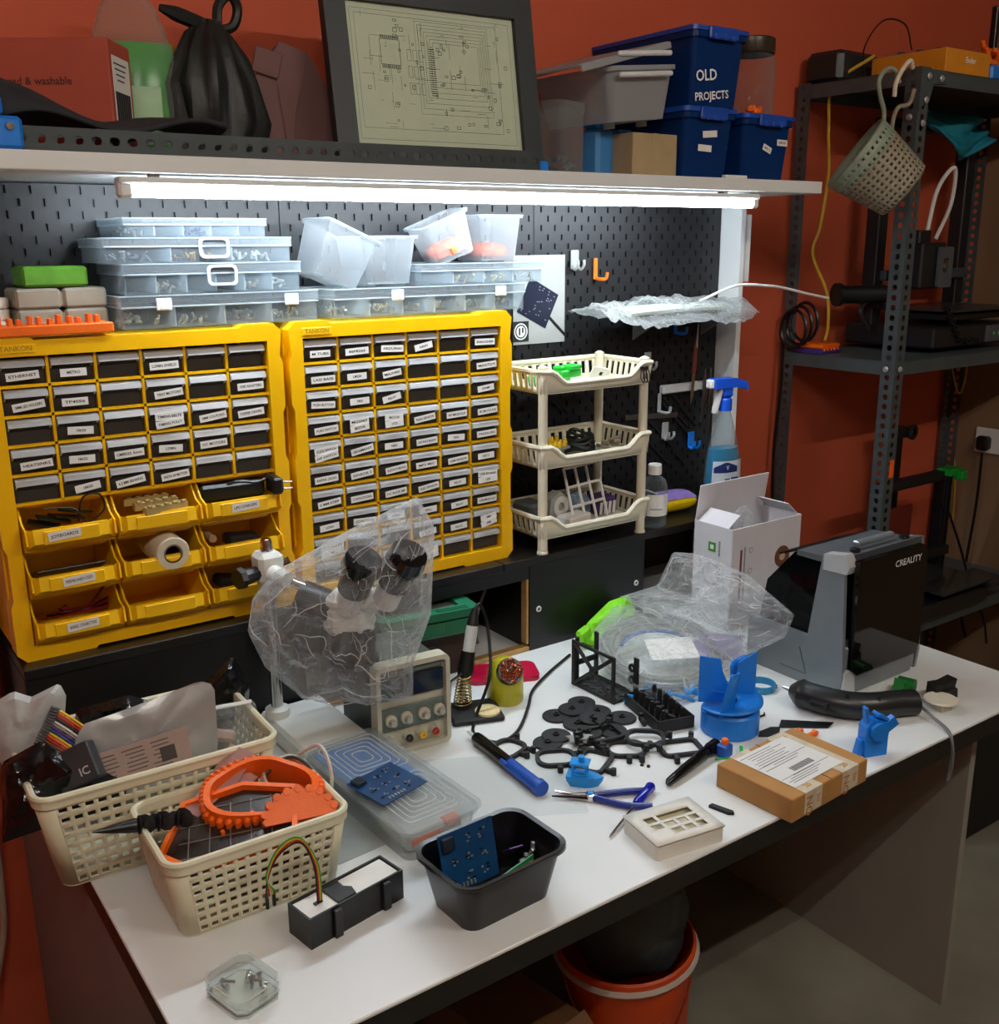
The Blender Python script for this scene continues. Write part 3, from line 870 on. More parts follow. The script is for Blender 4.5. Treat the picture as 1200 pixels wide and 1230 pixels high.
t = thing('printer_gantry_frame', 'narrow black upright with pulley wheel behind the steel rack post', 'printer part', (2.24, .36, RLOW))
MB().box((0, 0, .26), (.05, .035, .50), .003).build('upright', EX, t)
b = MB(); b.box((-.01, -.01, .515), (.08, .05, .035), .004); b.build('top_bracket', EX, t)
MB().at((.035, -.036, .515), rx=R(90)).lathe([(.010, 0), (.024, .0), (.026, .008), (.010, .010)], 16, caps=False).build('pulley', P1, t)

# ---- socket, plug and cables on the right wall
t = thing('wall_socket', 'white double wall socket on the beige wall', 'socket', (XR, .315, .93))
MB().box((-.006, 0, 0), (.012, .145, .088), .003).build('face_plate', PAPER, t)
MB().box((-.014, -.03, .0), (.006, .016, .024), .001).build('switch', PAPER, t)
b = MB(); b.box((-.03, .03, -.006), (.036, .045, .05), .008); b.build('plug', BLACK, t)
o = MB().tube(spline([(XR - .03, .345, .89), (XR - .03, .345, .70), (XR - .04, .355, .45), (XR - .06, .34, .30), (XR - .08, .30, .22)], 8), .005, 7).build('plug_lead', BLACK, None)
tag(o, 'black plug lead hanging straight down from the wall socket', 'cable')
o = MB().tube(spline([(2.38, .24, .78), (2.46, .22, .62), (2.56, .22, .45), (2.62, .20, .34), (2.66, .2, .24)], 8), .004, 7).build('slack_lead', BLACK, None)
tag(o, 'thin black lead sagging from the lower printer to the wall', 'cable')
o = MB().tube(spline([(2.6, .42, 1.30), (2.62, .41, 1.18), (2.66, .40, 1.10), (2.69, .40, 1.18), (2.70, .42, 1.28)], 8), .003, 6).build('yellow_wire', mat('yellow_cable_jacket', '#c9a227', .45), None)
tag(o, 'yellow wire loop hanging near the room corner', 'wire')
o = MB().tube(spline([(2.73, .44, .88), (2.74, .43, .78), (2.75, .43, .70), (2.755, .43, .60)], 8), .003, 6).build('yellow_wire', mat('yellow_cable_jacket', '#c9a227', .45), None)
tag(o, 'short yellow wire hanging down on the beige wall below the clamp', 'wire')
for i, (x, y) in enumerate(((2.70, .30), (2.72, .27))):
    o = MB().tube(spline([(x, y, 2.0), (x + .02, y - .01, 1.8), (x + .01, y + .01, 1.6), (x - .02, y - .02, 1.42)], 8), .003, 6).build('thin_wire', BLACK, None)
    tag(o, ('thin black wire running down the corner beside the rack, left strand', 'thin black wire running down the corner beside the rack, right strand')[i], 'wire')
MB_ = MB(); MB_.box((0, 0, .20), (.34, .30, .40), .004); MB_.box((0, -.152, .37), (.33, .006, .04), .002)
o = MB_.build('floor_cabinet', mat('black_floor_case', '#0a0a0a', .5), None, (1.92, -.10, 0), 0)
tag(o, 'black case standing on the floor behind the desk end', 'case')
# ================================================================== things on the overhead shelf
def lumpy(prof, n, amp, freq, seed=0, squash=(1, 1), fold=0.0, nf=9):
    """wrinkled closed form of revolution"""
    vs = []
    for k, (r, z) in enumerate(prof):
        for i in range(n):
            a = 2 * math.pi * i / n
            d = noise.noise(Vector((math.cos(a) * freq * .12 + seed, math.sin(a) * freq * .12, z * freq)))
            rr = r * (1 + amp * d + fold * math.sin(nf * a + 9 * z + seed))
            vs.append((rr * math.cos(a) * squash[0], rr * math.sin(a) * squash[1], z + r * amp * .3 * noise.noise(Vector((a * 2, z * freq, seed)))))
    fs = [(k * n + i, k * n + (i + 1) % n, (k + 1) * n + (i + 1) % n, (k + 1) * n + i) for k in range(len(prof) - 1) for i in range(n)]
    fs += [tuple(range(n - 1, -1, -1)), tuple(range((len(prof) - 1) * n, len(prof) * n))]
    return vs, fs

# red carton at the far left
RED_CARD = mat('rust_red_carton', '#a84a36', .7, vary=.05)
t = thing('red_carton', 'rust red carton with white barcode label at the shelf end', 'box', (-.284, .297, SZ), R(-35))
b = MB(); b.box((0, 0, .089), (.30, .10, .178), .002, m=0)
b.text('rugged & washable', .016, TM((.03, -.0505, .115), FRONT), 1); b.text('fabric', .012, TM((-.02, -.0505, .093), FRONT), 1)
b.build('carton', [RED_CARD, mat('dark_red_print', '#4a1a14', .7)], t)
b = MB(); b.at((.1506, 0, .10)); b.box((0, 0, 0), (.0008, .075, .11), m=0)
for i in range(22): b.box((.0006, -.034 + i * .0031, -.02), (.0005, .0008 + .0011 * (i * 7 % 3), .045), m=1)
for i in range(4): b.box((.0006, -.005, .044 - i * .008), (.0005, .055 - i * .008, .002), m=1)
b.build('label', [PAPER, INK], t)

# clear bag holding green refill packs
GREEN_P = mat('green_refill_film', '#3f9a3a', .25, vary=.25, scale=12)
WHITE_P = mat('pale_green_film', '#bfe0b8', .3, vary=.1)
t = thing('green_refill_bag', 'clear bag around green refill packs beside the red carton', 'bag', (-.098, .345, SZ), R(-10))
def pillow(w, h, d, sx=0): return lambda u, v: ((u - .5) * w * (1 - .12 * abs(v - .5)) + .006 * noise.noise(Vector((u * 5, v * 7, sx))), d * math.sin(math.pi * u) ** .6 * math.sin(math.pi * min(1, v * .93 + .03)) ** .5, v * h)
b = MB(); b.grid(lambda u, v: (pillow(.12, .20, -.03)(u, v)), 14, 14); b.grid(lambda u, v: (pillow(.12, .20, .03)(1 - u, v)), 14, 14)
b.build('refill_pack', GREEN_P, t, (.01, 0, .004))
b = MB(); b.box((.012, -.0335, .10), (.05, .003, .06), .001); b.build('pack_panel', WHITE_P, t)
b = MB(); b.box((.02, -.0335, .05), (.045, .003, .03), .001); b.build('pack_panel', mat('deep_green_print', '#1f6e2c', .4), t)
vs, fs = lumpy([(.05, 0), (.072, .03), (.075, .10), (.07, .18), (.06, .23), (.045, .26), (.03, .275)], 26, .22, 14, 3, (1, .62), .03)
b = MB(); b.add(vs, fs); b.build('clear_film', clear('clear_bag_film', '#f2f5f2', '#dfe8df', .10, .12, bump=.6, bscale=35, edge=.4), t)

# tied black bin bag
BAGM = mat('black_bin_liner', '#151a18', .48, vary=.2, bump=.5, bscale=28)
t = thing('black_bin_bag', 'tied black bin bag with knotted handles on the shelf', 'bag', (.035, .33, SZ))
vs, fs = lumpy([(.06, 0), (.082, .02), (.090, .08), (.086, .14), (.07, .19), (.045, .225), (.026, .24), (.02, .25)], 60, .3, 16, 1, (.92, .75), .07, 11)
b = MB(); b.add(vs, fs); b.build('bag_body', BAGM, t)
b = MB(); b.tube(spline([(.015, 0, .235), (.02, 0, .275), (.04, -.005, .295), (.055, 0, .275), (.045, 0, .245), (.02, 0, .235)], 6), [.009] * 31, 7); b.build('handle_loop', BAGM, t)
b = MB(); b.tube(spline([(.0, 0, .238), (-.04, 0, .25), (-.085, .0, .262)], 6), [.013] * 9 + [.012, .010, .008, .006][:4], 7); b.build('handle_end', BAGM, t)

# crumpled paper carrier
t = thing('paper_carrier', 'mauve brown paper carrier with folded top beside the bin bag', 'bag', (.185, .345, SZ), R(-14))
PB = mat('mauve_paper', '#6d4a47', .7, vary=.08, scale=10)
b = MB()
pf = [(-.07, 0), (.085, 0), (.08, .12), (.03, .205), (-.02, .222), (-.035, .20), (-.068, .16)]
b.prism(pf, -.055, .055, 'y')
b.add([(-.035, -.056, .20), (-.02, -.056, .222), (.03, -.056, .205), (.0, -.066, .1), (-.01, -.060, 0)], [(0, 3, 1), (1, 3, 2), (0, 4, 3)])
b.build('carrier_body', PB, t)
b = MB(); b.at((-.045, -.058, .185), ry=.25); b.box((0, 0, 0), (.05, .006, .045), .002); b.build('folded_flap', PB, t)

# picture frame with a printed circuit layout
FRM = mat('black_frame_moulding', '#1c2224', .5, vary=.06)
t = thing('picture_frame', 'black framed circuit layout print leaning on the shelf wall', 'picture frame', (.425, .175, SZ + .001), R(-3), rx=R(-9))
W_, H_, F_ = .445, .335, .042
o_ = [(-W_ / 2, 0), (W_ / 2, 0), (W_ / 2, H_), (-W_ / 2, H_)]; i_ = [(-W_ / 2 + F_, F_), (W_ / 2 - F_, F_), (W_ / 2 - F_, H_ - F_), (-W_ / 2 + F_, H_ - F_)]
for k in range(4):
    j = (k + 1) % 4
    b = MB(); b.prism([o_[k], o_[j], i_[j], i_[k]], -.012, .010, 'y'); b.build('moulding', FRM, t)
MB().box((0, .006, H_ / 2), (W_ - .01, .005, H_ - .01)).build('backing', FRM, t)
b = MB(); pw, ph = W_ - 2 * F_ + .002, H_ - 2 * F_ + .002
b.box((0, 0, H_ / 2), (pw, .002, ph), m=0)
rr = random.Random(11)
def stroke(x0, z0, x1, z1, w=.0006):
    if abs(x1 - x0) > abs(z1 - z0): z0 -= w / 2; z1 = z1 + w / 2
    else: x0 -= w / 2; x1 = x1 + w / 2
    b.add([(x0, -.0016, z0), (x1, -.0016, z0), (x1, -.0016, z1), (x0, -.0016, z1)], [(0, 1, 2, 3)], 1)
def rectl(x0, z0, x1, z1, w=.0006):
    stroke(x0, z0, x1, z0, w); stroke(x0, z1, x1, z1, w); stroke(x0, z0, x0, z1, w); stroke(x1, z0, x1, z1, w)
cz = H_ / 2; ax0, ax1, az0, az1 = -pw / 2 + .012, pw / 2 - .012, cz - ph / 2 + .012, cz + ph / 2 - .012
rectl(ax0, az0, ax1, az1); rectl(ax0 + .008, az0 + .02, ax1 - .03, az1 - .008)
for i in range(7): rectl(ax0 + .13 + i * .006, az0 + .05 + i * .01, ax1 - .05 - i * .004, az1 - .012 - i * .006, .0005)
rectl(ax0 + .055, cz + .02, ax0 + .095, cz + .065, .001)
for i in range(14): stroke(ax0 + .057 + i * .0028, cz + .066, ax0 + .0575 + i * .0028, cz + .072, .001); stroke(ax0 + .057 + i * .0028, cz + .013, ax0 + .0575 + i * .0028, cz + .019, .001)
for i in range(22): stroke(ax0 + .155, cz - .03 + i * .004, ax0 + .168, cz - .0298 + i * .004, .0012)
for i in range(9): rectl(ax0 + .11 + i % 3 * .012, cz + .03 - i // 3 * .03, ax0 + .118 + i % 3 * .012, cz + .05 - i // 3 * .03)
for i in range(70):
    x = ax0 + .01 + rr.random() * (pw - .06); z = az0 + .02 + rr.random() * (ph - .05); l = .004 + rr.random() * .03
    if rr.random() < .5: stroke(x, z, min(x + l, ax1), z)
    else: stroke(x, z, x, min(z + l, az1))
for i in range(60):
    x = ax0 + .02 + rr.random() * (pw - .06); z = az0 + .02 + rr.random() * (ph - .06); rectl(x, z, x + .003 + rr.random() * .005, z + .003 + rr.random() * .004, .0009)
b.build('print', [mat('framed_print_paper', '#c6cbb6', .5, vary=.03), mat('print_trace_ink', '#4c5346', .6, vary=0)], t)
b = MB(); b.add([(-pw / 2, -.004, F_), (pw / 2, -.004, F_), (pw / 2, -.004, H_ - F_), (-pw / 2, -.004, H_ - F_)], [(0, 1, 2, 3)])
b.build('glazing', clear('thin_glazing', '#f4f8f4', '#ffffff', .02, .05, edge=.2), t)

# slotted angle lengths laid along the shelf
for i, (y, z, x0, x1, lab) in enumerate(((.088, SZ, -.36, .585, 'grey slotted angle length lying along the shelf front'), (.135, SZ + .001, -.40, .30, 'grey slotted angle length lying behind the front one'))):
    b = MB(); l = x1 - x0
    slotted(b, lambda u, v, th: (v, th, u), l, .034, .0262)
    slotted(b, lambda u, v, th: (v, u, th), l, .034, .0262)
    o = b.build('angle_bar', RACK_D, None, (x0, y, z + .001), smooth=False)
    tag(o, lab, 'metal bar', 'slotted angle lengths on the shelf')
t = thing('blue_end_cap', 'blue printed bracket with a screw at the left shelf end', 'printed part', (-.385, .085, SZ))
b = MB(); b.box((0, 0, .022), (.075, .05, .044), .005); b.box((-.01, 0, .058), (.05, .045, .03), .006); b.build('bracket', BLUE, t)
MB().at((.02, -.026, .03), rx=R(90)).lathe([(.006, 0), (.005, .003), (0, .003)], 10, caps=False).build('screw', CHROME, t)
o = MB().box((0, 0, .010), (.02, .022, .020), .004).build('blue_bar_tip', BLUE, None, (.600, .10, SZ))
tag(o, 'small blue cap at the right end of the angle bar', 'printed part')
# dark cloth lying on the bars
o = MB().grid(lambda u, v: (-.17 + .34 * u, -.05 + .10 * v, .012 + .05 * (1 - u) ** 2 * math.sin(math.pi * v) + .012 * math.sin(9 * u + 2 * v)), 20, 9).build('dark_cloth', mat('charcoal_fabric', '#23262b', .85, vary=.2), None, (-.20, .155, SZ + .034))
solid(o, .006, 0); tag(o, 'charcoal cloth crumpled over the angle bars below the red carton', 'cloth')

# clear jar
CLEAR_J = clear('clear_jar_plastic', '#eef2f2', '#c8d0d2', .07, .06, edge=.36)
t = thing('clear_canister', 'squat clear canister beside the picture frame', 'jar', (.745, .25, SZ), R(20))
b = MB(); pr = rrect(.115, .10, .02, 4)
for z0, z1, s0, s1 in ((0, .006, .94, .98), (.006, .125, .98, 1.0), (.125, .135, 1.0, 1.06), (.135, .150, 1.06, 1.06)):
    n = len(pr); b.add([(x * s0, y * s0, z0) for x, y in pr] + [(x * s1, y * s1, z1) for x, y in pr], [(i, (i + 1) % n, n + (i + 1) % n, n + i) for i in range(n)])
b.prism([(x * .94, y * .94) for x, y in pr], 0, .002, 'z')
b.build('canister', clear('canister_plastic', '#eef2f2', '#c8d0d2', .14, .06, edge=.4), t)
b = MB(); rr = random.Random(5)
for i in range(14): b.at((rr.uniform(-.035, .035), rr.uniform(-.03, .03), .012 + rr.random() * .03), rz=rr.random() * 3, rx=rr.random()); b.box((0, 0, 0), (.02, .008, .01), .001)
b.build('contents', mat('jar_scraps', '#5a5f5c', .5, vary=.4), t)['kind'] = 'stuff'

# two blue bottles
BB = mat('sky_blue_bottle', '#3f82bd', .35, vary=.05); BBC = mat('blue_bottle_cap', '#1b73b8', .35)
t = thing('blue_bottle', 'square light blue bottle with broad blue cap on the shelf', 'bottle', (.87, .25, SZ), R(12))
b = MB(); b.box((0, 0, .052), (.062, .05, .104), .008); b.build('bottle_body', BB, t)
b = MB(); b.box((0, 0, .118), (.060, .048, .030), .010); b.build('cap', BBC, t)
t = thing('blue_bottle', 'narrow light blue carton pressed against the beige box', 'carton', (.972, .297, SZ), R(4))
b = MB(); b.box((0, 0, .056), (.036, .05, .112), .003); b.build('carton_body', BB, t)
b = MB(); b.box((0, -.0255, .07), (.024, .001, .03), .0003); b.build('panel', mat('pale_blue_print', '#6da4d2', .5), t)
# beige box
b = MB(); b.box((0, 0, .047), (.132, .10, .094), .0015); b.box((0, 0, .0945), (.004, .10, .001)); b.box((0, -.0503, .075), (.02, .0006, .038))
o = b.build('beige_carton', mat('beige_card', '#a8916c', .8, vary=.06), None, (.962, .215, SZ))
tag(o, 'plain beige carton under the frosted bin', 'box')
# frosted bin resting tilted on carton and bottles, with its lid
FROST = clear('frosted_bin_plastic', '#d8dcdc', '#c9cdcf', .62, .32, edge=.25)
def tub(b, w0, d0, w1, d1, h, r=.012, th=.0, rim=.006, rimh=.008, n=4, base=True):
    """open tapered tub with a turned-out rim"""
    A = rrect(w0, d0, r, n); B_ = rrect(w1, d1, r * 1.3, n); C_ = rrect(w1 + 2 * rim, d1 + 2 * rim, r * 1.5, n); m_ = len(A)
    rings = [[(x, y, 0) for x, y in A], [(x, y, h) for x, y in B_], [(x, y, h + .001) for x, y in C_], [(x, y, h - rimh) for x, y in C_]]
    vs = [p for ring in rings for p in ring]
    fs = [(k * m_ + i, k * m_ + (i + 1) % m_, (k + 1) * m_ + (i + 1) % m_, (k + 1) * m_ + i) for k in range(3) for i in range(m_)]
    if base: fs.append(tuple(range(m_ - 1, -1, -1)))
    return b.add(vs, fs)
t = thing('frosted_bin', 'frosted white bin with sliding lid tilted on the beige carton', 'storage bin', (.90, .26, SZ + .118), R(4), ry=R(-6))
b = MB(); tub(b, .17, .20, .20, .24, .105, .015); b.build('bin_body', FROST, t)
b = MB(); b.box((-.035, 0, .135), (.27, .25, .006), .002); b.box((-.035, -.128, .13), (.27, .005, .014), .002); b.box((-.035, .128, .13), (.27, .005, .014), .002); b.build('lid', FROST, t, ry=R(-9))
for zz in (.088, .128):
    b = MB(); b.box((-.005, -.131, zz), (.16, .012, .010), .003); b.build('grip_bar', mat('milky_grip', '#d7dadb', .4), t)
for x in (-.05, .05):
    MB().cyl((x, -.06, -.012), (x, -.06, .002), .012, n=12).build('foot', FROST, t)

# blue crates
BLUE_T = clear('blue_crate_plastic', '#0f3f8a', '#164e9c', .55, .22, edge=.3)
BLUE_LID = mat('blue_crate_lid', '#1748a8', .35, vary=.06)
WHITE_INK = mat('white_marker', '#e8ecf2', .7, vary=0)
def crate(label, x, y, z, w, d, h, rz, texts=(), labels=(), fill='#20406e'):
    t = thing('blue_crate', label, 'storage crate', (x, y, z), rz, 'blue lidded crates on the shelf')
    b = MB(); tub(b, w * .88, d * .92, w, d, h, .012, rim=.005, rimh=.012); b.build('crate_body', BLUE_T, t)
    b = MB(); b.prism(rrect(w + .016, d + .016, .014, 3), h + .001, h + .010, 'z'); b.prism(rrect(w - .02, d - .02, .014, 3), h + .010, h + .014, 'z'); b.build('lid', BLUE_LID, t)
    for s in (-1, 1):
        b = MB(); b.box((0, s * (d / 2 + .010), h - .002), (w * .55, .008, .026), .003)
        for i in (-1, 0, 1): b.box((i * w * .16, s * (d / 2 + .014), h - .010), (w * .06, .005, .012), .001)
        b.build('clip', BLUE_LID, t)
    b = MB(); b.box((0, 0, h * .33), (w * .74, d * .80, h * .6), .01); b.build('contents', mat('crate_contents_' + fill[1:], fill, .6, vary=.5, scale=30), t)
    for (s, sz, lx, lz) in texts:
        q = h; yy = -(d * .92 + (d - d * .92) * lz / h) / 2 - .004
        MB().text(s, sz, TM((lx, yy, lz), FRONT, .12), 0).build('handwriting', WHITE_INK, t, smooth=False)
    for (s, lx, lz, w_, roll) in labels:
        yy = -(d * .92 + (d - d * .92) * lz / h) / 2 - .003
        b = MB().at((lx, yy, lz), ry=-roll); b.box((0, 0, 0), (w_, .0008, .014), m=0)
        if s: b.text(s, .007, TM((0, -.0006, 0), FRONT), 1)
        b.build('label', [PAPER, INK], t, smooth=False)
    return t
crate('lower blue crate with two blank paper strips under the large crate', 1.105, .30, SZ, .155, .32, .142, 0, labels=(('', .0, .098, .045, .08), ('', -.012, .068, .042, -.04)), fill='#27507c')
crate('blue crate at the shelf end with two small printed labels', 1.300, .30, SZ, .165, .32, .138, 0, labels=(('MISC 2', .0, .075, .03, -.35), ('SERVOS', .05, .09, .036, -.02)))
crate('large blue crate with OLD PROJECTS written on its end', 1.125, .31, SZ + .157, .165, .34, .150, 0, texts=(('OLD', .032, -.035, .062), ('PROJECTS', .024, -.012, .022)))
o = MB().box((0, 0, .004), (.07, .012, .008), .001).build('white_strip', PAPER, None, (1.13, .085, SZ)); tag(o, 'narrow white strip lying on the shelf before the crates', 'strip')
# jars on the end crate
def lidjar(label, x, y, r, h):
    t = thing('lidded_jar', label, 'jar', (x, y, SZ + .152))
    b = MB(); b.lathe([(r * .92, 0), (r, .006), (r, h * .72), (r * .90, h * .78), (r * .86, h * .82)], 28, caps=False); b.lathe([(.001, .001), (r * .92, .001)], 28, caps=False)
    b.build('jar_body', CLEAR_J, t)
    b = MB(); b.lathe([(r * .94, h * .80), (r * .96, h * .82), (r * .96, h * .985), (r * .92, h), (.001, h)], 28, caps=False); b.build('lid', mat('brown_black_lid', '#33291f', .3), t)
    return t
lidjar('clear jar with dark brown lid on the end crate', 1.335, .24, .060, .178)
lidjar('slimmer clear jar half hidden behind the large crate', 1.262, .38, .048, .165)
b = MB()
for i in range(5): b.at((.008 * i - .016, .004 * (i % 2), .008), rz=i * .9, ry=i); b.box((0, 0, 0), (.022, .010, .010), .002)
o = b.build('orange_scrap', ORANGE, None, (1.285, .175, SZ + .155)); tag(o, 'orange printed scrap lying before the jar on the crate', 'printed part')
# ================================================================== on top of the drawer cabinets
CT = LZ + CH
ORG = clear('clear_organiser_plastic', '#f2f6f8', '#cfd8de', .09, .12, edge=.32)
ORGL = clear('clear_organiser_lid', '#f2f6f8', '#d9e2e8', .13, .12, edge=.32)
ORGE = clear('clear_organiser_edge', '#f2f6f8', '#e6eef2', .35, .12, edge=.4)
METAL_BITS = mat('small_metal_bits', '#b3aa98', .35, metal=.6, vary=.5, scale=120)
def organiser(label, x0, x1, y, z, h, d=.15, ncell=5, latches=(), fills=(), big=None):
    w = x1 - x0
    t = thing('parts_organiser', label, 'parts organiser', ((x0 + x1) / 2, y + d / 2, z), 0, 'clear compartment organisers on the cabinets')
    b = MB(); hb = h * .66; th = .0016
    b.box((0, 0, th / 2 + .0005), (w, d, th))
    for s in (-1, 1):
        b.box((0, s * (d / 2 - th / 2), hb / 2), (w, th, hb)); b.box((s * (w / 2 - th / 2), 0, hb / 2), (th, d, hb))
    b.box((0, -d / 2, hb - .001), (w + .004, .003, .003)); b.build('tray', ORG, t)
    for i in range(1, ncell): MB().box((-w / 2 + w * i / ncell, -.001, hb / 2), (.0018, d - .003, hb - .004)).build('divider', ORGE, t)
    b = MB(); b.box((0, 0, h - .001), (w + .006, d + .006, .002), .0006)
    for s in (-1, 1):
        b.box((0, s * (d / 2 + .002), (hb + h) / 2), (w + .006, th, h - hb - .001)); b.box((s * (w / 2 + .002), 0, (hb + h) / 2), (th, d + .004, h - hb - .001))
    b.build('lid', ORGL, t)
    b = MB(); b.tube([(-w / 2 - .003, -d / 2 - .003, h), (w / 2 + .003, -d / 2 - .003, h), (w / 2 + .003, d / 2 + .003, h), (-w / 2 - .003, d / 2 + .003, h)], .0012, 5, closed=True); b.build('lid_edge', ORGE, t)
    b = MB(); b.tube([(-w / 2 - .002, -d / 2 - .003, hb), (w / 2 + .002, -d / 2 - .003, hb), (w / 2 + .002, d / 2 + .003, hb), (-w / 2 - .002, d / 2 + .003, hb)], .0014, 5, closed=True); b.build('tray_edge', ORGE, t)
    for lx in latches:
        b = MB(); b.box((lx, -d / 2 - .005, hb + .004), (.026, .004, .020), .0015); b.box((lx, -d / 2 - .008, hb - .002), (.014, .003, .005), .001); b.build('latch', mat('milky_latch', '#d5dade', .35), t)
    if big is not None:
        b = MB(); b.ringprism([(x + big, zz + hb * .9) for x, zz in rrect(.052, .034, .008, 3)], [(x + big, zz + hb * .9) for x, zz in rrect(.044, .026, .006, 3)], -d / 2 - .008, -d / 2 - .003, 'y'); b.build('clasp', mat('milky_latch', '#d5dade', .35), t)
    rr = random.Random(int(x0 * 1000) + int(z * 100))
    for ci, colr in fills:
        b = MB(); cx_ = -w / 2 + w * (ci + .5) / ncell
        for i in range(16):
            b.at((cx_ + rr.uniform(-.4, .4) * w / ncell, rr.uniform(-.42, .3) * d, .006 + rr.random() * hb * .35), rz=rr.random() * 3.1, ry=rr.random() * 1.4)
            if i % 3: b.cyl((-.006, 0, 0), (.008, 0, 0), .0022, n=6)
            else: b.box((0, 0, 0), (.012, .006, .005), .001)
        b.build('compartment_bits', METAL_BITS if colr is None else mat('organiser_bits_' + colr[1:], colr, .45, vary=.4, scale=90), t)['kind'] = 'stuff'
    return t
organiser('lowest clear organiser of the left stack with two latches', -.208, .136, .165, CT, .053, ncell=4, latches=(-.105, .122), fills=((0, '#cfc7a2'), (1, None), (2, '#8d8a84'), (3, None)))
organiser('second clear organiser of the left stack with a moulded clasp', -.198, .108, .172, CT + .0545, .049, ncell=6, big=.01, fills=((1, None), (4, None), (5, '#cfcfca')))
organiser('third clear organiser of the left stack holding white reels', -.222, .096, .180, CT + .105, .040, ncell=3, big=.02, fills=((0, '#7e7f80'), (1, '#b9823c'), (2, '#cfcfca')))
organiser('topmost clear organiser of the left stack under the light', -.185, .056, .190, CT + .1465, .030, ncell=5, fills=((2, '#39426a'), (0, '#8a8a80')))
organiser('wide clear organiser with two latches on the sixty drawer cabinet', .175, .606, .170, CT, .052, ncell=6, latches=(-.085, .155), fills=((0, None), (1, None), (1, '#a89878'), (2, None), (3, None), (4, '#6f6a62'), (5, None)))
organiser('narrow clear organiser stacked on the wide one', .372, .664, .185, CT + .0535, .040, ncell=4, fills=((2, '#c9b27c'), (1, '#c9b27c'), (3, None)))
# frosted small bins
FROST2 = clear('milky_small_bin', '#e8ecee', '#cdd3d7', .26, .28, edge=.35)
def small_bin(label, x, y, z, ry, rz, w=.115, d=.13, h=.088, fill=None, rx=0):
    t = thing('small_bin', label, 'storage bin', (x, y, z), rz, 'milky small bins on the cabinets', rx=rx, ry=ry)
    b = MB(); tub(b, w * .80, d * .85, w, d, h, .010, rim=.004, rimh=.005); b.build('bin_body', FROST2, t)
    MB().tube([(x_, y_, h) for x_, y_ in rrect(w + .008, d + .008, .014, 4)], .0016, 5, closed=True).build('rim_edge', ORGE, t)
    for s in (-1, 1): MB().box((s * w * .28, 0, -.002), (.02, d * .6, .006), .001).build('foot', FROST2, t)
    if fill:
        b = MB(); vs, fs = lumpy([(.02, .006), (.036, .010), (.038, .022), (.028, .032), (.01, .036)], 18, .25, 20, 2, (1.1, 1.2)); b.add(vs, fs); b.build('contents', mat('bin_fill_' + fill[1:], fill, .5, vary=.2), t)
    return t
small_bin('milky bin leaning left between the organiser stacks', .196, .250, CT + .066, R(24), 0, .11, .12, .098)
small_bin('milky bin standing upright on the wide organiser', .308, .250, CT + .058, 0, 0, .118, .12, .088)
small_bin('milky bin tipped towards the light with orange reel inside', .462, .225, CT + .105, R(-22), R(-10), .10, .10, .080, '#f06a3c')
small_bin('milky bin with orange reel at the right end under the shelf', .586, .275, CT + .097, 0, 0, .105, .12, .090, '#f0683a')
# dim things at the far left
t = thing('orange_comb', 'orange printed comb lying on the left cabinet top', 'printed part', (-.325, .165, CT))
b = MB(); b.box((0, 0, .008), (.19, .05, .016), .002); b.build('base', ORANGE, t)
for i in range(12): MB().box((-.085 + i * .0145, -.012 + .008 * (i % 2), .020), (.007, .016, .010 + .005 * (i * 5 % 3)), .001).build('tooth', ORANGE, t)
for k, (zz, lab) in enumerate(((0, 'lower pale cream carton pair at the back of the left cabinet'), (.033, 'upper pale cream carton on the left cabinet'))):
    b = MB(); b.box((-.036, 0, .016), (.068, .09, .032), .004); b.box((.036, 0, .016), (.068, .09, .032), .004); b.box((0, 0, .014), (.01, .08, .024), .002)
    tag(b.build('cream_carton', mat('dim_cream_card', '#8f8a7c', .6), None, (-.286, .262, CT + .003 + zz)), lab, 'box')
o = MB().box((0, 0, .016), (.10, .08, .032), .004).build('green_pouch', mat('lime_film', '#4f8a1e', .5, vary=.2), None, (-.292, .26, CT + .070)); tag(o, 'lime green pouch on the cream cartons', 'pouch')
for k in range(3):
    b = MB(); b.lathe([(.012, 0), (.034, 0), (.036, .003), (.036, .013), (.034, .016), (.012, .016), (.012, 0)], 24, caps=False)
    tag(b.build('white_reel', PAPER, None, (-.395, .262, CT + .003 + k * .0175)), ('lowest white reel of the stack at the cabinet end', 'middle white reel of the stack at the cabinet end', 'top white reel of the stack at the cabinet end')[k], 'reel', 'white reels stacked at the cabinet end')

# ================================================================== contents of the open bins
bw_ = (cab_i[1] - cab_i[0]) / 3; zlow_ = cab_i[3] - 5 * (cab_i[3] - cab_i[2]) / 10; bh_ = (zlow_ - cab_i[2]) / 3
def binpos(k, c): return Vector((CX0 - .0132 - CW + cab_i[0] + (c + .5) * bw_, CY, LZ + cab_i[2] + (2 - k) * bh_ + .008))
p = binpos(0, 0)
t = thing('module_heap', 'dark circuit modules with looped black wire in the top left bin', 'circuit boards', p)
for i in range(4):
    MB().at((-.03 + i * .018, .02 + .012 * (i % 2), .028 + i * .004), rz=.3 * i - .3, ry=.25).box((0, 0, 0), (.05, .03, .004), .0006).build('module', mat('dark_green_board' if i % 2 else 'black_board', '#12301c' if i % 2 else '#15110f', .4), t)
MB().tube(spline([(.02, .0, .03), (.028, -.01, .07), (.055, -.01, .072), (.06, -.008, .045), (.03, -.012, .03), (.012, -.012, .055), (-.03, .0, .058)], 7), .0016, 6).build('wire', BLACK, t)
p = binpos(0, 1)
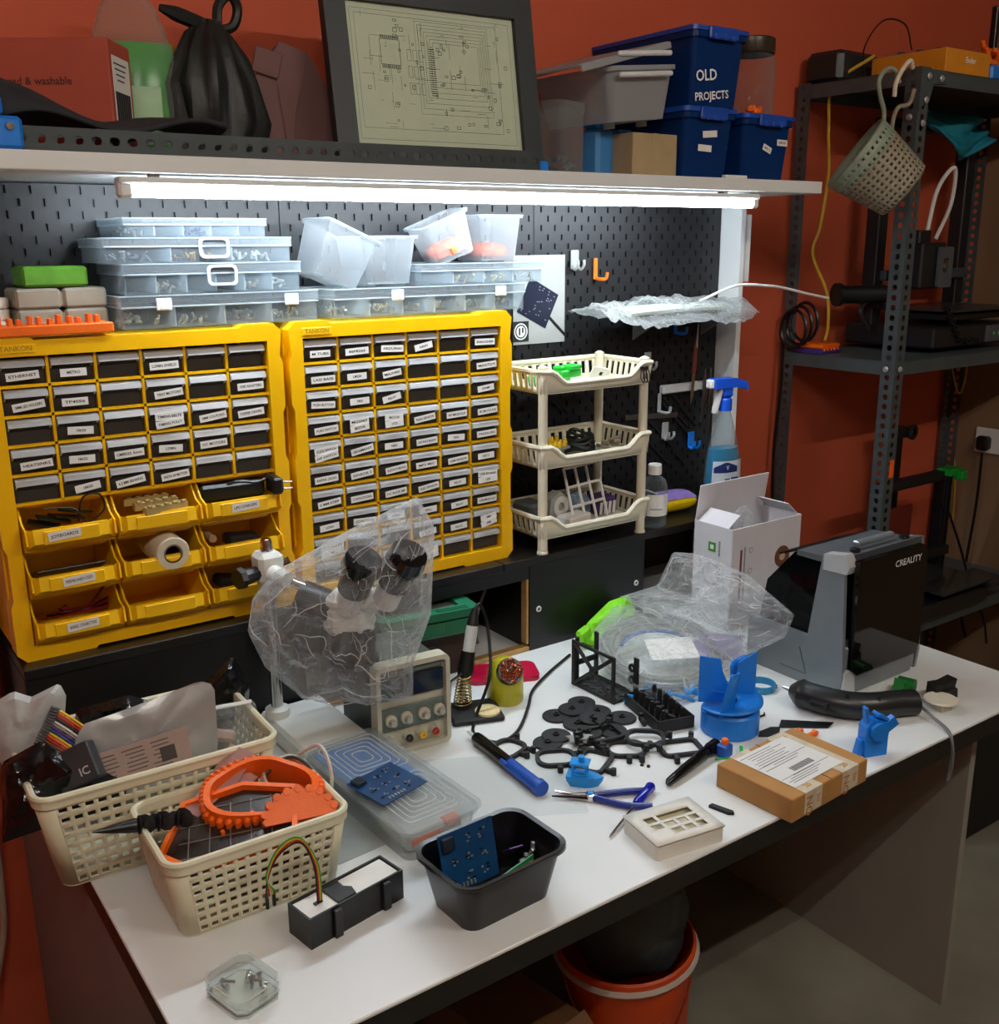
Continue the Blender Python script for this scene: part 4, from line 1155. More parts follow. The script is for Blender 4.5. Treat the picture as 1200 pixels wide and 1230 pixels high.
for i in range(3):
    b = MB(); b.box((0, 0, .007), (.075, .014, .014), .001)
    for k in range(5): b.box((-.03 + k * .015, -.006, .0155), (.008, .006, .004), .0006)
    o = b.build('connector_strip', mat('ivory_connector', '#d8d2b8' if i else '#a8925a', .5), None, p + Vector((-.006 + .008 * i, .028 - .028 * i, .030 + .003 * (2 - i))), R(6 * i - 4))
    tag(o, ('tan connector strip at the back of the middle top bin', 'ivory connector strip in the middle top bin', 'ivory connector strip at the front of the middle top bin')[i], 'connector')
p = binpos(0, 2)
t = thing('charger_adapter', 'black power adapter with pins poking out of the right top bin', 'adapter', p + Vector((.0, .0, .030)), R(-5))
b = MB(); b.box((-.008, .01, .014), (.115, .05, .03), .005); b.build('adapter_body', BLACK, t)
b = MB(); b.box((.062, -.03, .022), (.02, .045, .030), .004); b.build('plug', BLACK, t)
for zz in (.016, .028): MB().cyl((.072, -.045, zz), (.088, -.05, zz), .002, n=8).build('pin', STEEL, t)
MB().tube(spline([(-.02, -.02, .03), (.0, -.028, .034), (.03, -.022, .028), (.05, -.015, .03)], 6), .003, 6).build('lead', BLACK, t)
p = binpos(1, 0)
b = MB(); b.at((0, .02, .022), ry=.0, rx=R(-25)); b.box((0, 0, 0), (.11, .06, .006), .002, m=0); b.text('electronics', .010, TM((-.01, -.005, .0034)), 1)
o = b.build('printed_pouch', [mat('brown_pouch', '#3a241a', .4, vary=.2), PAPER], None, p); tag(o, 'brown printed pouch in the middle left bin', 'pouch')
p = binpos(1, 1)
t = thing('film_roll', 'cream film roll poking out of the centre bin', 'roll', p + Vector((.012, .03, .036)))
MB().at(rx=R(90)).lathe([(.0165, -.05), (.028, -.05), (.029, -.047), (.029, .068), (.027, .071), (.0165, .071)], 26, caps=False).build('film', mat('cream_film', '#cfc6ae', .35, vary=.05), t)
MB().at(rx=R(90)).lathe([(.0165, -.05), (.0165, .0705), (.0135, .0705), (.0135, -.05)], 20, caps=False).build('core', mat('grey_card_core', '#6a6258', .7), t)
p = binpos(1, 2)
o = MB().at(ry=.1).box((0, 0, .012), (.06, .04, .02), .004).build('dark_module', BLACK_MATT, None, p + Vector((.01, .02, .012))); tag(o, 'dark block lying in the middle right bin', 'module')
o = MB().cyl((0, -.02, 0), (0, .02, 0), .007, n=12).build('tan_plug', mat('tan_rubber', '#9a7c5c', .6), None, p + Vector((-.055, .0, .044))); tag(o, 'tan cylinder at the edge of the middle right bin', 'plug')
p = binpos(2, 0)
t = thing('barrel_leads', 'red and black leads heaped in the bottom left bin', 'wires', p)
for i in range(5):
    MB().tube(spline([(-.05 + .01 * i, .03, .02 + .004 * i), (-.02, .0, .03 + .003 * i), (.02, .01 + .004 * i, .026), (.05, -.01, .035 + .005 * i if i < 4 else .075)], 6), .0022, 6).build('lead', mat('red_lead', '#7a1512', .4) if i % 2 == 0 else BLACK, t)
p = binpos(2, 2)
o = MB().at(ry=.2).box((0, 0, .012), (.07, .05, .02), .005).build('dark_module', BLACK_MATT, None, p + Vector((-.01, .02, .012))); tag(o, 'dark block lying in the bottom right bin', 'module')

# ================================================================== on the pegboard
PW = .351
t = thing('pinned_sheet', 'pale sheet with a dark photograph pinned on the pegboard', 'poster', (.785, PW, 1.392))
b = MB(); b.box((0, -.002, .10), (.150, .0012, .200), m=0); b.build('sheet', mat('pinned_paper', '#9d9f9c', .5, vary=.04), t)
b = MB(); b.at((-.005, -.0033, .092), ry=R(27)); b.box((0, 0, 0), (.092, .0008, .085), m=0)
rr = random.Random(2)
for i in range(26): b.box((rr.uniform(-.04, .04), -.0006, rr.uniform(-.037, .037)), (.004, .0004, .002), m=1)
b.build('photograph', [mat('navy_photo', '#1a1f30', .3), mat('photo_specks', '#8b8794', .5)], t)
b = MB(); b.box((-.055, -.0036, .030), (.046, .0008, .046), m=0); b.at((-.055, -.0044, .030), rx=R(90)); b.lathe([(.019, 0), (.019, .0005), (0, .0005)], 22, caps=False, m=1); b.lathe([(.016, .0006), (.014, .0009), (.013, .0006)], 22, caps=False, m=0); b.box((-.004, 0, .0008), (.004, .016, .0006), m=0); b.box((.005, .003, .0008), (.004, .012, .0006), m=0)
b.build('round_badge', [INK, PAPER], t)
def peghook(name, label, x, z, m, kind=0):
    t = thing(name, label, 'hook', (x, PW - .001, z))
    if kind == 0:
        MB().box((0, -.003, .012), (.024, .004, .044), .002).build('back_plate', m, t)
        for s in (-1, 1): MB().tube(spline([(s * .008, -.004, -.004), (s * .008, -.016, -.010), (s * .009, -.026, .0), (s * .009, -.026, .012)], 5), .0035, 7).build('prong', m, t)
    else:
        MB().box((0, -.003, .010), (.012, .005, .050), .002).build('back_plate', m, t)
        MB().tube(spline([(0, -.004, -.012), (.004, -.02, -.014), (.012, -.028, -.012), (.014, -.03, .002)], 5), .004, 7).build('prong', m, t)
peghook('peg_hook', 'white double peg hook right of the pinned sheet', .888, 1.568, mat('peg_hook_white', '#9fa2a0', .45))
peghook('peg_hook', 'orange peg hook on the pegboard above the plastic bag', .952, 1.548, ORANGE, 1)
peghook('peg_hook', 'white peg hook behind the top tray corner', 1.13, 1.315, mat('peg_hook_white', '#9fa2a0', .45))
peghook('peg_hook', 'white peg hook beside the rack upright', 1.176, 1.205, mat('peg_hook_white', '#9fa2a0', .45), 1)
peghook('peg_hook', 'white wire peg hook above the small bottle', 1.20, 1.128, mat('peg_hook_white', '#9fa2a0', .45))
peghook('peg_hook', 'blue peg hook on the upper pegboard by the scalpel', 1.225, 1.405, BLUE, 1)
peghook('peg_hook', 'blue peg hook low on the pegboard left of the spray bottle', 1.297, 1.092, BLUE)
b = MB(); b.box((0, -.010, 0), (.175, .018, .022), .003); b.box((.02, -.021, .002), (.02, .004, .026), .001)
tag(b.build('tool_strip', mat('white_tool_strip', '#c9cbca', .4), None, (1.262, PW - .001, 1.250)), 'white tool strip holding the tweezers on the pegboard', 'tool holder')
tag(MB().box((0, -.004, 0), (.185, .003, .014), .001).build('steel_ruler', STEEL, None, (1.15, PW - .001, 1.183), ry=R(3)), 'short steel ruler fixed on the pegboard behind the rack', 'ruler')
t = thing('scalpel', 'red handled scalpel hanging on the pegboard strip', 'scalpel', (1.268, .322, 1.228), ry=R(3))
MB().cyl((0, 0, .06), (0, 0, .125), .0068, .006, n=10).build('handle', mat('dark_red_handle', '#6e2a26', .35), t)
MB().cyl((0, 0, .125), (.004, 0, .185), .006, .001, n=8).build('tip', CHROME, t)
b = MB(); b.prism([(-.006, .06), (.006, .06), (.005, .0), (-.004, -.025), (-.006, .0)], -.001, .001, 'y'); b.build('blade', CHROME, t)
for i, (x, lab) in enumerate(((1.318, 'left steel tweezers hanging from the white tool strip'), (1.338, 'right steel tweezers hanging from the white tool strip'))):
    b = MB(); b.tube([(0, 0, .12), (-.004, -.002, .05), (-.001 - .010 * (1 - i), 0, -.02 - .03 * i)], [.004, .0045, .0015], 6); b.tube([(0, 0, .12), (.005, -.002, .05), (.002 - .010 * (1 - i), 0, -.02 - .03 * i)], [.003, .003, .001], 6)
    tag(b.build('tweezers', STEEL, None, (x, .326, 1.175)), lab, 'tweezers', 'tweezers on the tool strip')
# small wall shelf with a flat plastic bag
t = thing('peg_shelf', 'narrow grey shelf on the pegboard under the plastic bag', 'shelf', (1.20, PW - .002, 1.432))
MB().box((0, -.06, .002), (.32, .12, .004), .001).build('shelf_plate', mat('grey_shelf_plate', '#7e837f', .5), t)
for s in (-1, 1): MB().prism([(0, 0), (-.09, 0), (0, -.05)], s * .12 - .002, s * .12 + .002, 'x').build('bracket', mat('grey_shelf_plate', '#7e837f', .5), t)
t = thing('poly_bag', 'flat clear bag of white parts lying on the peg shelf', 'bag', (1.115, .275, 1.437), R(2))
def bagf(s):
    def f(u, v):
        x = (u - .5) * .50; y = (v - .5) * .15
        hgt = .040 * (math.sin(math.pi * v) ** .6) * (math.sin(math.pi * u) ** .45) * (1 + .7 * noise.noise(Vector((u * 9, v * 5, 1.3))))
        return (x, y + .015 * math.sin(5 * u), (.010 + .004 * math.sin(13 * u + 4 * v)) + (hgt if s > 0 else .0) + .10 * max(0, u - .85) + .10 * max(0, .2 - u) - .09 * max(0, .22 - v) + .010 * noise.noise(Vector((u * 22, v * 9, 4))))
    return f
b = MB(); b.grid(bagf(1), 34, 14); b.grid(bagf(-1), 34, 14); b.build('clear_film', clear('crinkled_film', '#f4f6f6', '#e6eaea', .12, .10, bump=.9, bscale=45, edge=.5), t)
for i in range(4): MB().tube([(-.16, -.04 + .022 * i, .022), (0, -.038 + .022 * i, .026), (.17, -.036 + .022 * i, .024)], .009, 8).build('white_rod', mat('white_rod_plastic', '#c5ccc4', .5), t)
o = MB().tube(spline([(1.16, .205, 1.480), (1.24, .165, 1.515), (1.33, .15, 1.513), (1.40, .15, 1.505), (1.49, .15, 1.488), (1.576, .15, 1.474)], 7), .0034, 8).build('white_tube', PAPER, None); tag(o, 'thin white tube sticking out of the flat bag past the side panel', 'tube')

# ================================================================== three-tier rack on the riser
TX0, TX1, TY0, TY1 = .621, .907, .122, .275
t = thing('tiered_tray_rack', 'cream plastic three tier tray rack on the black riser', 'tray rack', ((TX0 + TX1) / 2, (TY0 + TY1) / 2, LZ))
cx_, cy_ = (TX1 - TX0) / 2, (TY1 - TY0) / 2
for sx in (-1, 1):
    for sy in (-1, 1):
        b = MB(); b.lathe([(.0125, 0), (.0125, .004), (.0108, .006), (.0100, .395), (.0112, .400), (.0112, .404), (.004, .408)], 16, c=(sx * cx_, sy * cy_, 0)); b.build('upright', CREAM, t)
def tray(z):
    """tray with slotted high ends and a scooped front"""
    w, d = TX1 - TX0 + .024, TY1 - TY0 + .02
    b = MB()
    b.box((0, 0, z + .002), (w - .02, d - .01, .003))
    def end(s): return lambda u, v: (s * (w / 2 - .008 + .008 * v), (u - .5) * d, z + .002 + v * .046)
    for s in (-1, 1): pierced(b, end(s), 9, 1, .45, .62)
    n = 24
    def side(s):
        def f(u, v):
            e = min(u, 1 - u); k = min(1, max(0, (e - .08) / .14)); k = k * k * (3 - 2 * k)
            top = .048 - .027 * k if s < 0 else .048
            return ((u - .5) * w, s * (d / 2 - .005 + .005 * v), z + .002 + v * (top - .002))
        return f
    b.grid(side(-1), n, 3); pierced(b, side(1), 14, 1, .5, .6)
    pts = []
    for i in range(n + 1):
        q = side(-1)(i / n, 1); pts.append((q[0], q[1] - .001, q[2]))
    pts += [end(1)(i / 6, 1) for i in range(1, 6)] + [side(1)(1 - i / 8, 1) for i in range(0, 9)] + [end(-1)(1 - i / 6, 1) for i in range(1, 6)]
    b.tube(pts, .0042, 6, closed=True)
    o = b.build('tray', CREAM, t); solid(o, .0025, 0, weld=True)
for z in (.347, .187, .032): tray(z)
tz = lambda z: LZ + z + .005
TCX, TCY = (TX0 + TX1) / 2, (TY0 + TY1) / 2
# top tray things
GRN = mat('bright_green_plastic', '#17b52e', .4, vary=.06)
t = thing('green_clamp_block', 'bright green printed block on the top tray', 'printed part', (TCX - .055, TCY - .045, tz(.347) + .022), R(15))
b = MB(); b.box((0, 0, .008), (.07, .032, .018), .003); b.box((.012, -.004, .021), (.04, .03, .01), .002); b.build('block', GRN, t)
b = MB(); b.box((-.024, .002, .021), (.018, .024, .010), .003); b.build('cap', GRN, t)
o = MB().box((0, 0, .010), (.09, .05, .02), .004).build('green_case', GRN, None, (TCX - .06, TCY + .01, tz(.347))); tag(o, 'green case under the green printed block', 'case')
b = MB(); b.at(rx=.5, ry=.2); b.box((0, 0, 0), (.045, .004, .030), .001, m=0); b.box((.005, -.0022, 0), (.008, .001, .008), m=1)
tag(b.build('white_tag', [PAPER, INK], None, (TCX + .045, TCY - .035, tz(.347) + .022)), 'white printed tag in the top tray', 'tag')
b = MB()
for i in range(3):
    b.tube(spline([(i * .008, 0, .02), (i * .008 - .006, -.004, .0), (i * .008 + .003, -.005, -.012), (i * .008 + .006, -.003, .004), (i * .008 + .002, 0, .018)], 5), .0012, 6)
    b.box((i * .008, .001, .020), (.008, .004, .008), .001)
tag(b.build('binder_clip', BLACK, None, (TX1 - .022, TY0 - .016, tz(.347) + .012)), 'black binder clips hanging on the top tray front', 'clip')
# middle tray things
t = thing('nozzle_tray', 'grey strip of yellow tipped nozzles on the middle tray', 'nozzle set', (TCX - .085, TCY - .035, tz(.187) + .030), R(20), rx=R(12))
MB().box((0, 0, 0), (.085, .045, .006), .002).build('holder', mat('grey_holder', '#8d9088', .5), t)
for i in range(8): MB().lathe([(.006, .003), (.0055, .012), (.004, .013), (.0015, .020)], 10, c=(-.032 + .021 * (i % 4), -.012 + .022 * (i // 4), 0)).build('nozzle', mat('yellow_nozzle', '#d9b21f', .4), t)
t = thing('dark_cable_bundle', 'dark cable bundle heaped in the middle tray', 'cables', (TCX + .015, TCY - .01, tz(.187)))
for i in range(6): MB().tube([(.035 * math.cos(a) * (1 - .06 * i) , .03 * math.sin(a), .010 + .007 * i + .006 * math.sin(2 * a + i)) for a in [2 * math.pi * k / 18 for k in range(18)]], .004, 6, closed=True).build('loop', mat('dark_teal_cable', '#141d1d', .5), t)
o = MB().at(rx=.1).box((0, 0, .012), (.07, .045, .024), .004).build('teal_case', mat('dark_teal_case', '#16302e', .5), None, (TCX - .07, TCY + .012, tz(.187))); tag(o, 'dark teal case behind the yellow nozzles', 'case')
t = thing('sensor_heap', 'beige sensor modules at the end of the middle tray', 'modules', (TCX + .095, TCY - .02, tz(.187)))
for i in range(4): MB().at((-.02 + .015 * i, .01 * (i % 2), .010 + .004 * i), rz=i * .8, ry=.3).box((0, 0, 0), (.03, .018, .008), .001).build('module', mat('beige_module', '#8d8474', .6, vary=.2), t)
# bottom tray things
t = thing('white_grid', 'white plastic grid leaning in the bottom tray', 'grid', (TCX + .018, TCY - .052, tz(.032) + .002), R(10), rx=R(-30))
b = MB()
wg, hg = .115, .135
sk = .035
def gp(a, c): return (a - wg / 2 + c * sk / hg, 0, c)
for i in range(4): b.tube([gp(wg * i / 3, 0), gp(wg * i / 3, hg)], .0036, 6)
for i in range(4): b.tube([gp(0, hg * i / 3), gp(wg, hg * i / 3)], .0036, 6)
b.build('grid_bars', PAPER, t)
t = thing('tape_dispenser', 'grey tape dispenser in the bottom tray', 'dispenser', (TCX - .045, TCY + .0, tz(.032)), R(10))
b = MB(); b.prism([(-.04, 0), (.04, 0), (.035, .05), (.0, .075), (-.03, .06)], -.012, .012, 'y'); b.build('dispenser_body', mat('grey_dispenser', '#9da09c', .4), t)
MB().at((.0, -.013, .04), rx=R(90)).lathe([(.010, 0), (.024, 0), (.024, .003), (.010, .003)], 18, caps=False).build('tape_core', PAPER, t)
o = MB().box((0, 0, .03), (.05, .07, .06), .006).build('grey_case', mat('slate_case', '#4b5254', .5), None, (TCX - .115, TCY + .005, tz(.032))); tag(o, 'slate grey case at the left of the bottom tray', 'case')
b = MB(); b.at(rx=.1); b.box((0, 0, .022), (.055, .05, .044), .006, m=0)
for i in range(4): b.box((-.02 + i * .013, -.026, .02), (.008, .001, .03), m=1)
tag(b.build('snack_pack', [mat('purple_wrapper', '#4a2f66', .35, vary=.3), PAPER], None, (TCX + .095, TCY + .01, tz(.032))), 'purple striped wrapper in the bottom tray', 'wrapper')
o = MB().box((0, 0, .014), (.075, .045, .028), .004).build('white_module', PAPER, None, (TCX - .03, TCY - .045, tz(.032)), R(12)); tag(o, 'white plastic block at the front of the bottom tray', 'block')
b = MB(); vs, fs = lumpy([(.02, 0), (.035, .008), (.034, .03), (.02, .05), (.006, .055)], 18, .3, 22, 4); b.add(vs, fs)
tag(b.build('blue_print_film', mat('blue_white_film', '#7f97ac', .3, vary=.5, scale=60), None, (TCX + .035, TCY + .028, tz(.032))), 'crumpled blue and white wrapper behind the white grid', 'wrapper')

# ================================================================== further along the riser
t = thing('alcohol_bottle', 'small clear bottle with white cap and label beside the tray rack', 'bottle', (.972, .145, LZ))
b = MB(); b.lathe([(.001, .001), (.029, .001), (.031, .005), (.031, .095), (.026, .112), (.014, .122), (.013, .128)], 24, caps=False); b.build('bottle_body', CLEAR_J, t)
b = MB(); b.lathe([(.001, .002), (.029, .003), (.029, .036), (.001, .036)], 22, caps=False); b.build('liquid', clear('clear_liquid', '#e8eef0', '#dfe8ea', .05, .05, edge=.2), t)
b = MB(); b.lathe([(.016, .126), (.016, .148), (.0145, .150), (.001, .150)], 22, caps=False); b.build('cap', PAPER, t)
b = MB(); b.grid(lambda u, v: (.0317 * math.cos(R(-165 + 115 * u)), .0317 * math.sin(R(-165 + 115 * u)), .03 + .052 * v), 12, 2, m=0); b.grid(lambda u, v: (.0319 * math.cos(R(-150 + 55 * u)), .0319 * math.sin(R(-150 + 55 * u)), .045 + .003 * v), 8, 2, m=1); b.build('label', [PAPER, mat('grey_print', '#8c8c8c', .6)], t)
t = thing('wipes_pack', 'yellow and purple soft pack lying behind the small bottle', 'packet', (1.085, .215, LZ), R(-4))
def wp(u, v):
    a = 2 * math.pi * u; e = abs(2 * v - 1); k = (1 - e ** 4) ** .5
    return ((v - .5) * .16, .035 * math.cos(a) * (.6 + .4 * k), .026 + .026 * math.sin(a) * (.15 + .85 * k))
b = MB(); b.grid(lambda u, v: wp(u, v), 20, 14, closed_u=True); b.build('pack_lower', mat('yellow_wrapper', '#d8b90c', .3, vary=.1), t)
b = MB(); b.grid(lambda u, v: (wp(.10 + .33 * u, .02 + .96 * v)[0], wp(.10 + .33 * u, .02 + .96 * v)[1] * 1.03, wp(.10 + .33 * u, .02 + .96 * v)[2] * 1.03 + .001), 10, 12); b.build('pack_upper', mat('lilac_wrapper', '#8a74b8', .3, vary=.15), t)
b = MB(); b.at((-.03, .0, .058), rz=.3, ry=.35); b.box((0, 0, 0), (.08, .03, .004), .001); tag(b.build('folded_leaflet', PAPER, None, (1.06, .22, LZ)), 'folded white leaflet on the yellow pack', 'leaflet')
# trigger spray
t = thing('spray_bottle', 'blue window cleaner trigger spray on the riser', 'spray bottle', (1.268, .205, LZ), R(-6))
def oval(z, a, c): return [(a * math.cos(2 * math.pi * i / 24), c * math.sin(2 * math.pi * i / 24), z) for i in range(24)]
def loft(b, rings, m=None, cap=True):
    n = len(rings[0]); vs = [p for r_ in rings for p in r_]
    fs = [(k * n + i, k * n + (i + 1) % n, (k + 1) * n + (i + 1) % n, (k + 1) * n + i) for k in range(len(rings) - 1) for i in range(n)]
    if cap: fs += [tuple(range(n - 1, -1, -1)), tuple(range((len(rings) - 1) * n, len(rings) * n))]
    return b.add(vs, fs, m)
b = MB(); loft(b, [oval(0, .050, .028), oval(.005, .054, .031), oval(.06, .055, .031), oval(.12, .050, .029), oval(.16, .040, .025), oval(.20, .028, .019), oval(.235, .016, .015), oval(.242, .0145, .0145)]); b.build('bottle_body', CLEAR_J, t)
b = MB(); loft(b, [oval(.003, .049, .027), oval(.06, .0525, .0295), oval(.12, .0475, .027), oval(.145, .042, .0245)]); b.build('liquid', mat('turquoise_cleaner', '#0a86b4', .08, vary=.03), t)
b = MB(); b.grid(lambda u, v: (.056 * math.cos(R(-150 + 120 * u)) * (1 - .12 * max(0, v - .5)), .0325 * math.sin(R(-150 + 120 * u)), .02 + .095 * v), 14, 6, m=0)
b.grid(lambda u, v: (.0565 * math.cos(R(-145 + 80 * u)) * .97, .0332 * math.sin(R(-145 + 80 * u)), .085 + .028 * v * (1 - abs(u - .5))), 10, 3, m=1)
b.box((-.012, -.0345, .062), (.016, .001, .016), m=1); b.box((.012, -.0345, .066), (.022, .001, .012), m=1); b.box((0, -.0345, .048), (.05, .001, .004), m=2); b.box((0, -.0342, .036), (.052, .001, .010), m=1)
b.text('V', .016, TM((-.012, -.0345, .098), FRONT), 3)
b.build('label', [mat('pale_label_film', '#cdd8e2', .4), mat('navy_print', '#1d2f6e', .4), mat('red_print', '#b5352c', .5), PAPER], t)
b = MB(); b.lathe([(.017, .240), (.017, .268), (.014, .272)], 18); b.box((0, 0, .290), (.034, .028, .034), .006); b.prism([(-.045, .298), (.035, .298), (.062, .288), (.058, .310), (.02, .322), (-.045, .322)], -.016, .016, 'y'); b.build('trigger_head', mat('royal_blue_plastic', '#1556d6', .35), t)
b = MB(); b.box((-.052, 0, .310), (.014, .02, .022), .003); b.build('nozzle', PAPER, t)
b = MB(); b.prism([(-.022, .296), (-.014, .296), (-.030, .245), (-.037, .235), (-.036, .250)], -.008, .008, 'y'); b.build('trigger', PAPER, t)
# open white carton on the desk
WCARD = mat('white_card', '#cfcdd2', .6, vary=.03)
t = thing('open_carton', 'open white gadget carton with round brown logo before the riser', 'box', (1.135, -.005, DZ), 0)
b = MB(); w, d, h, th = .235, .115, .242, .003
b.box((0, -d / 2, h / 2), (w, th, h)); b.box((0, d / 2, h / 2), (w, th, h)); b.box((-w / 2, 0, h / 2), (th, d, h)); b.box((w / 2, 0, h / 2), (th, d, h)); b.box((0, 0, .002), (w, d, .004)); b.build('carton_body', WCARD, t)
b = MB(); b.at((0, d / 2, h), rx=R(8)); b.box((0, 0, .042), (w, .003, .085), .001); b.build('back_flap', WCARD, t)
b = MB(); b.at((-w / 2, 0, h), ry=R(55)); b.box((0, 0, .022), (.002, d * .8, .045)); b.build('side_flap', WCARD, t)
b = MB(); b.at((w / 2, 0, h), ry=R(-50)); b.box((0, 0, .022), (.002, d * .8, .045)); b.build('side_flap', WCARD, t)
b = MB(); b.at((.03, -d / 2, h), rx=R(62)); b.box((0, 0, -.018), (.06, .002, .036)); b.build('front_tab', WCARD, t)
b = MB(); b.at((.055, -d / 2 - .0022, .15), rx=R(90)); b.lathe([(.026, 0), (.026, .0008), (0, .0008)], 26, caps=False, m=0); b.lathe([(.010, .001), (.008, .0016), (0, .0016)], 18, caps=False, m=1); b.box((-.004, -.045, .0004), (.004, .04, .0006), m=2); b.build('round_logo', [mat('brown_logo', '#6b4326', .5), mat('tan_logo', '#b9a58a', .5), INK], t)
b = MB()
for i in range(3): b.at((-.055, -d / 2 - .002, .185 - .05 * i), rx=R(90)); b.lathe([(.007, 0), (.007, .0006), (.0055, .0006)], 14, caps=False)
b.at((-.075, -d / 2 - .002, .13)); b.box((0, 0, 0), (.004, .0006, .13)); b.build('print', mat('grey_print', '#8c8c8c', .6), t)
b = MB(); b.at((-.075 - .012, -d / 2 - .002, .13)); b.box((0, 0, 0), (.006, .0006, .12)); b.build('red_stripe', mat('dark_red_stripe', '#7a2f2c', .5), t)
b = MB(); b.box((-w / 2 - .002, .0, .19), (.0006, .022, .022), m=0); b.box((-w / 2 - .0026, .0, .19), (.0006, .010, .010), m=1); b.box((-w / 2 - .002, -.022, .19), (.0006, .005, .036), m=2); b.at((-w / 2 - .002, 0, .125), ry=R(-90)); b.lathe([(.026, 0), (.026, .0006), (.024, .0006)], 20, caps=False, m=2); b.build('side_print', [mat('green_print', '#3c8a2a', .5), PAPER, mat('grey_print', '#8c8c8c', .6)], t)
vs, fs = lumpy([(.02, 0), (.04, .01), (.038, .04), (.02, .07), (.006, .085)], 20, .35, 24, 6, (1.2, .8)); b = MB(); b.add(vs, fs)
tag(b.build('bubble_film', clear('crinkled_film', '#f4f6f6', '#e6eaea', .12, .10, bump=.9, bscale=45, edge=.5), None, (1.115, -.005, DZ + .185)), 'clear bubble film poking out of the open white carton', 'film')
# ================================================================== helpers for soft bags
def resample(pts, n):
    P = [Vector(p) for p in pts]; N = len(P)
    seg = [(P[(i + 1) % N] - P[i]).length for i in range(N)]; tot = sum(seg); out = []
    for k in range(n):
        d = tot * k / n; i = 0
        while d > seg[i]: d -= seg[i]; i += 1
        out.append(P[i].lerp(P[(i + 1) % N], d / seg[i]))
    return out
def puff3(b, outline, dvec, rings=7, amp=.006, freq=22, seed=0, n=56, m=None, both=True):
    """bag blown up from a closed outline: dvec is the half thickness"""
    O = resample(outline, n); c = sum(O, Vector()) / n; dv = Vector(dvec)
    for sgn in ((1, -1) if both else (1,)):
        vs = []
        for k in range(rings + 1):
            s = 1 - k / rings * .985
            for p in O:
                q = c + (p - c) * s
                w = (1 - s * s) ** .5
                q = q + dv * sgn * w
                nz = noise.noise(q * freq + Vector((seed, 0, sgn)))
                nz2 = noise.noise(q * freq * 2.3 + Vector((0, seed, sgn)))
                vs.append(q + dv.normalized() * sgn * (amp * nz + amp * .5 * nz2) * min(1, 4 * w + .2))
        fs = [(k * n + i, k * n + (i + 1) % n, (k + 1) * n + (i + 1) % n, (k + 1) * n + i) for k in range(rings) for i in range(n)]
        fs.append(tuple(range(rings * n, rings * n + n)))
        b.add(vs, fs, m)
    return b
def crease_glints(b, outline, dvec, count, seed, amp, freq, pseed, n=56, smin=.1, smax=.95, r=.0009, step=.05):
    """fine whitish strips that paint highlights on wrinkles over the near side of a puffed bag"""
    O = resample(outline, n); c = sum(O, Vector()) / n; dv = Vector(dvec); dn = dv.normalized(); rr = random.Random(seed)
    def pt(th, s):
        i = (th % 1) * n; k = int(i) % n; p = O[k].lerp(O[(k + 1) % n], i - int(i))
        q = c + (p - c) * s; w = (1 - s * s) ** .5; q = q + dv * w
        nz = noise.noise(q * freq + Vector((pseed, 0, 1))); nz2 = noise.noise(q * freq * 2.3 + Vector((0, pseed, 1)))
        return q + dn * ((amp * nz + amp * .5 * nz2) * min(1, 4 * w + .2) + .0008)
    for i in range(count):
        th, s = rr.random(), rr.uniform(smin, smax); a = rr.uniform(-.9, .9) + (0 if rr.random() < .6 else 1.57)
        pts = [pt(th, s)]
        for k in range(rr.randint(3, 8)):
            a += rr.uniform(-.7, .7); s = min(.985, max(.05, s - step * math.cos(a))); th += step * .28 * math.sin(a); pts.append(pt(th, s))
        m_ = len(pts); k0 = r * rr.uniform(.5, 1.6)
        b.tube(pts, [k0 * (.25 + .75 * math.sin(math.pi * (j + .5) / m_)) for j in range(m_)], 4)
CAMH = Vector((math.sin(YAW), math.cos(YAW), 0))
FILM = clear('crinkled_film', '#f4f6f6', '#e6eaea', .12, .10, bump=.9, bscale=45, edge=.5)

# ================================================================== stereo microscope under a clear bag
MWHITE = mat('microscope_enamel', '#d6d8d2', .35, vary=.03)
t = thing('stereo_microscope', 'white boom stereo microscope with black eyepieces on its stand', 'microscope', (-.018, .025, DZ))
MB().at((.03, -.02, .02)).box((0, 0, 0), (.125, .20, .04), .006).build('base', MWHITE, t)
MB().cyl((-.012, .042, .04), (-.012, .042, .36), .011, n=18).build('pole', CHROME, t)
MB().lathe([(.022, .04), (.022, .055), (.014, .060)], 18, c=(-.012, .042, 0)).build('pole_collar', MWHITE, t)
b = MB(); b.at((-.012, .042, .325)); b.box((0, 0, 0), (.046, .046, .056), .008); b.box((0, 0, -.036), (.034, .034, .03), .006); b.build('clamp_block', MWHITE, t)
b = MB(); b.lathe([(.010, .352), (.010, .372), (.008, .376)], 14, c=(-.012, .042, 0)); b.build('pole_cap', CHROME, t)
b = MB(); b.cyl((-.035, .036, .318), (-.068, .026, .318), .013, .016, n=10); b.cyl((-.066, .0265, .318), (-.075, .024, .318), .02, .018, n=8); b.build('clamp_knob', BLACK, t)
MB().cyl((-.012, .020, .315), (.000, -.015, .312), .018, .014, n=14).build('arm_collar', MWHITE, t)
MB().cyl((-.010, .02, .315), (.05, -.06, .285), .0085, n=14).build('boom_arm', CHROME, t)
MB().cyl((.008, .04, .325), (.026, .034, .332), .006, .007, n=8).build('lock_screw', CHROME, t)
hx = Vector((.088, -.088, 0))
b = MB(); b.at(hx + Vector((0, 0, .255)), rz=-YAW); b.box((-.01, 0, -.005), (.085, .075, .075), .02); b.box((.005, -.02, .03), (.10, .05, .04), .016); b.build('head', MWHITE, t)
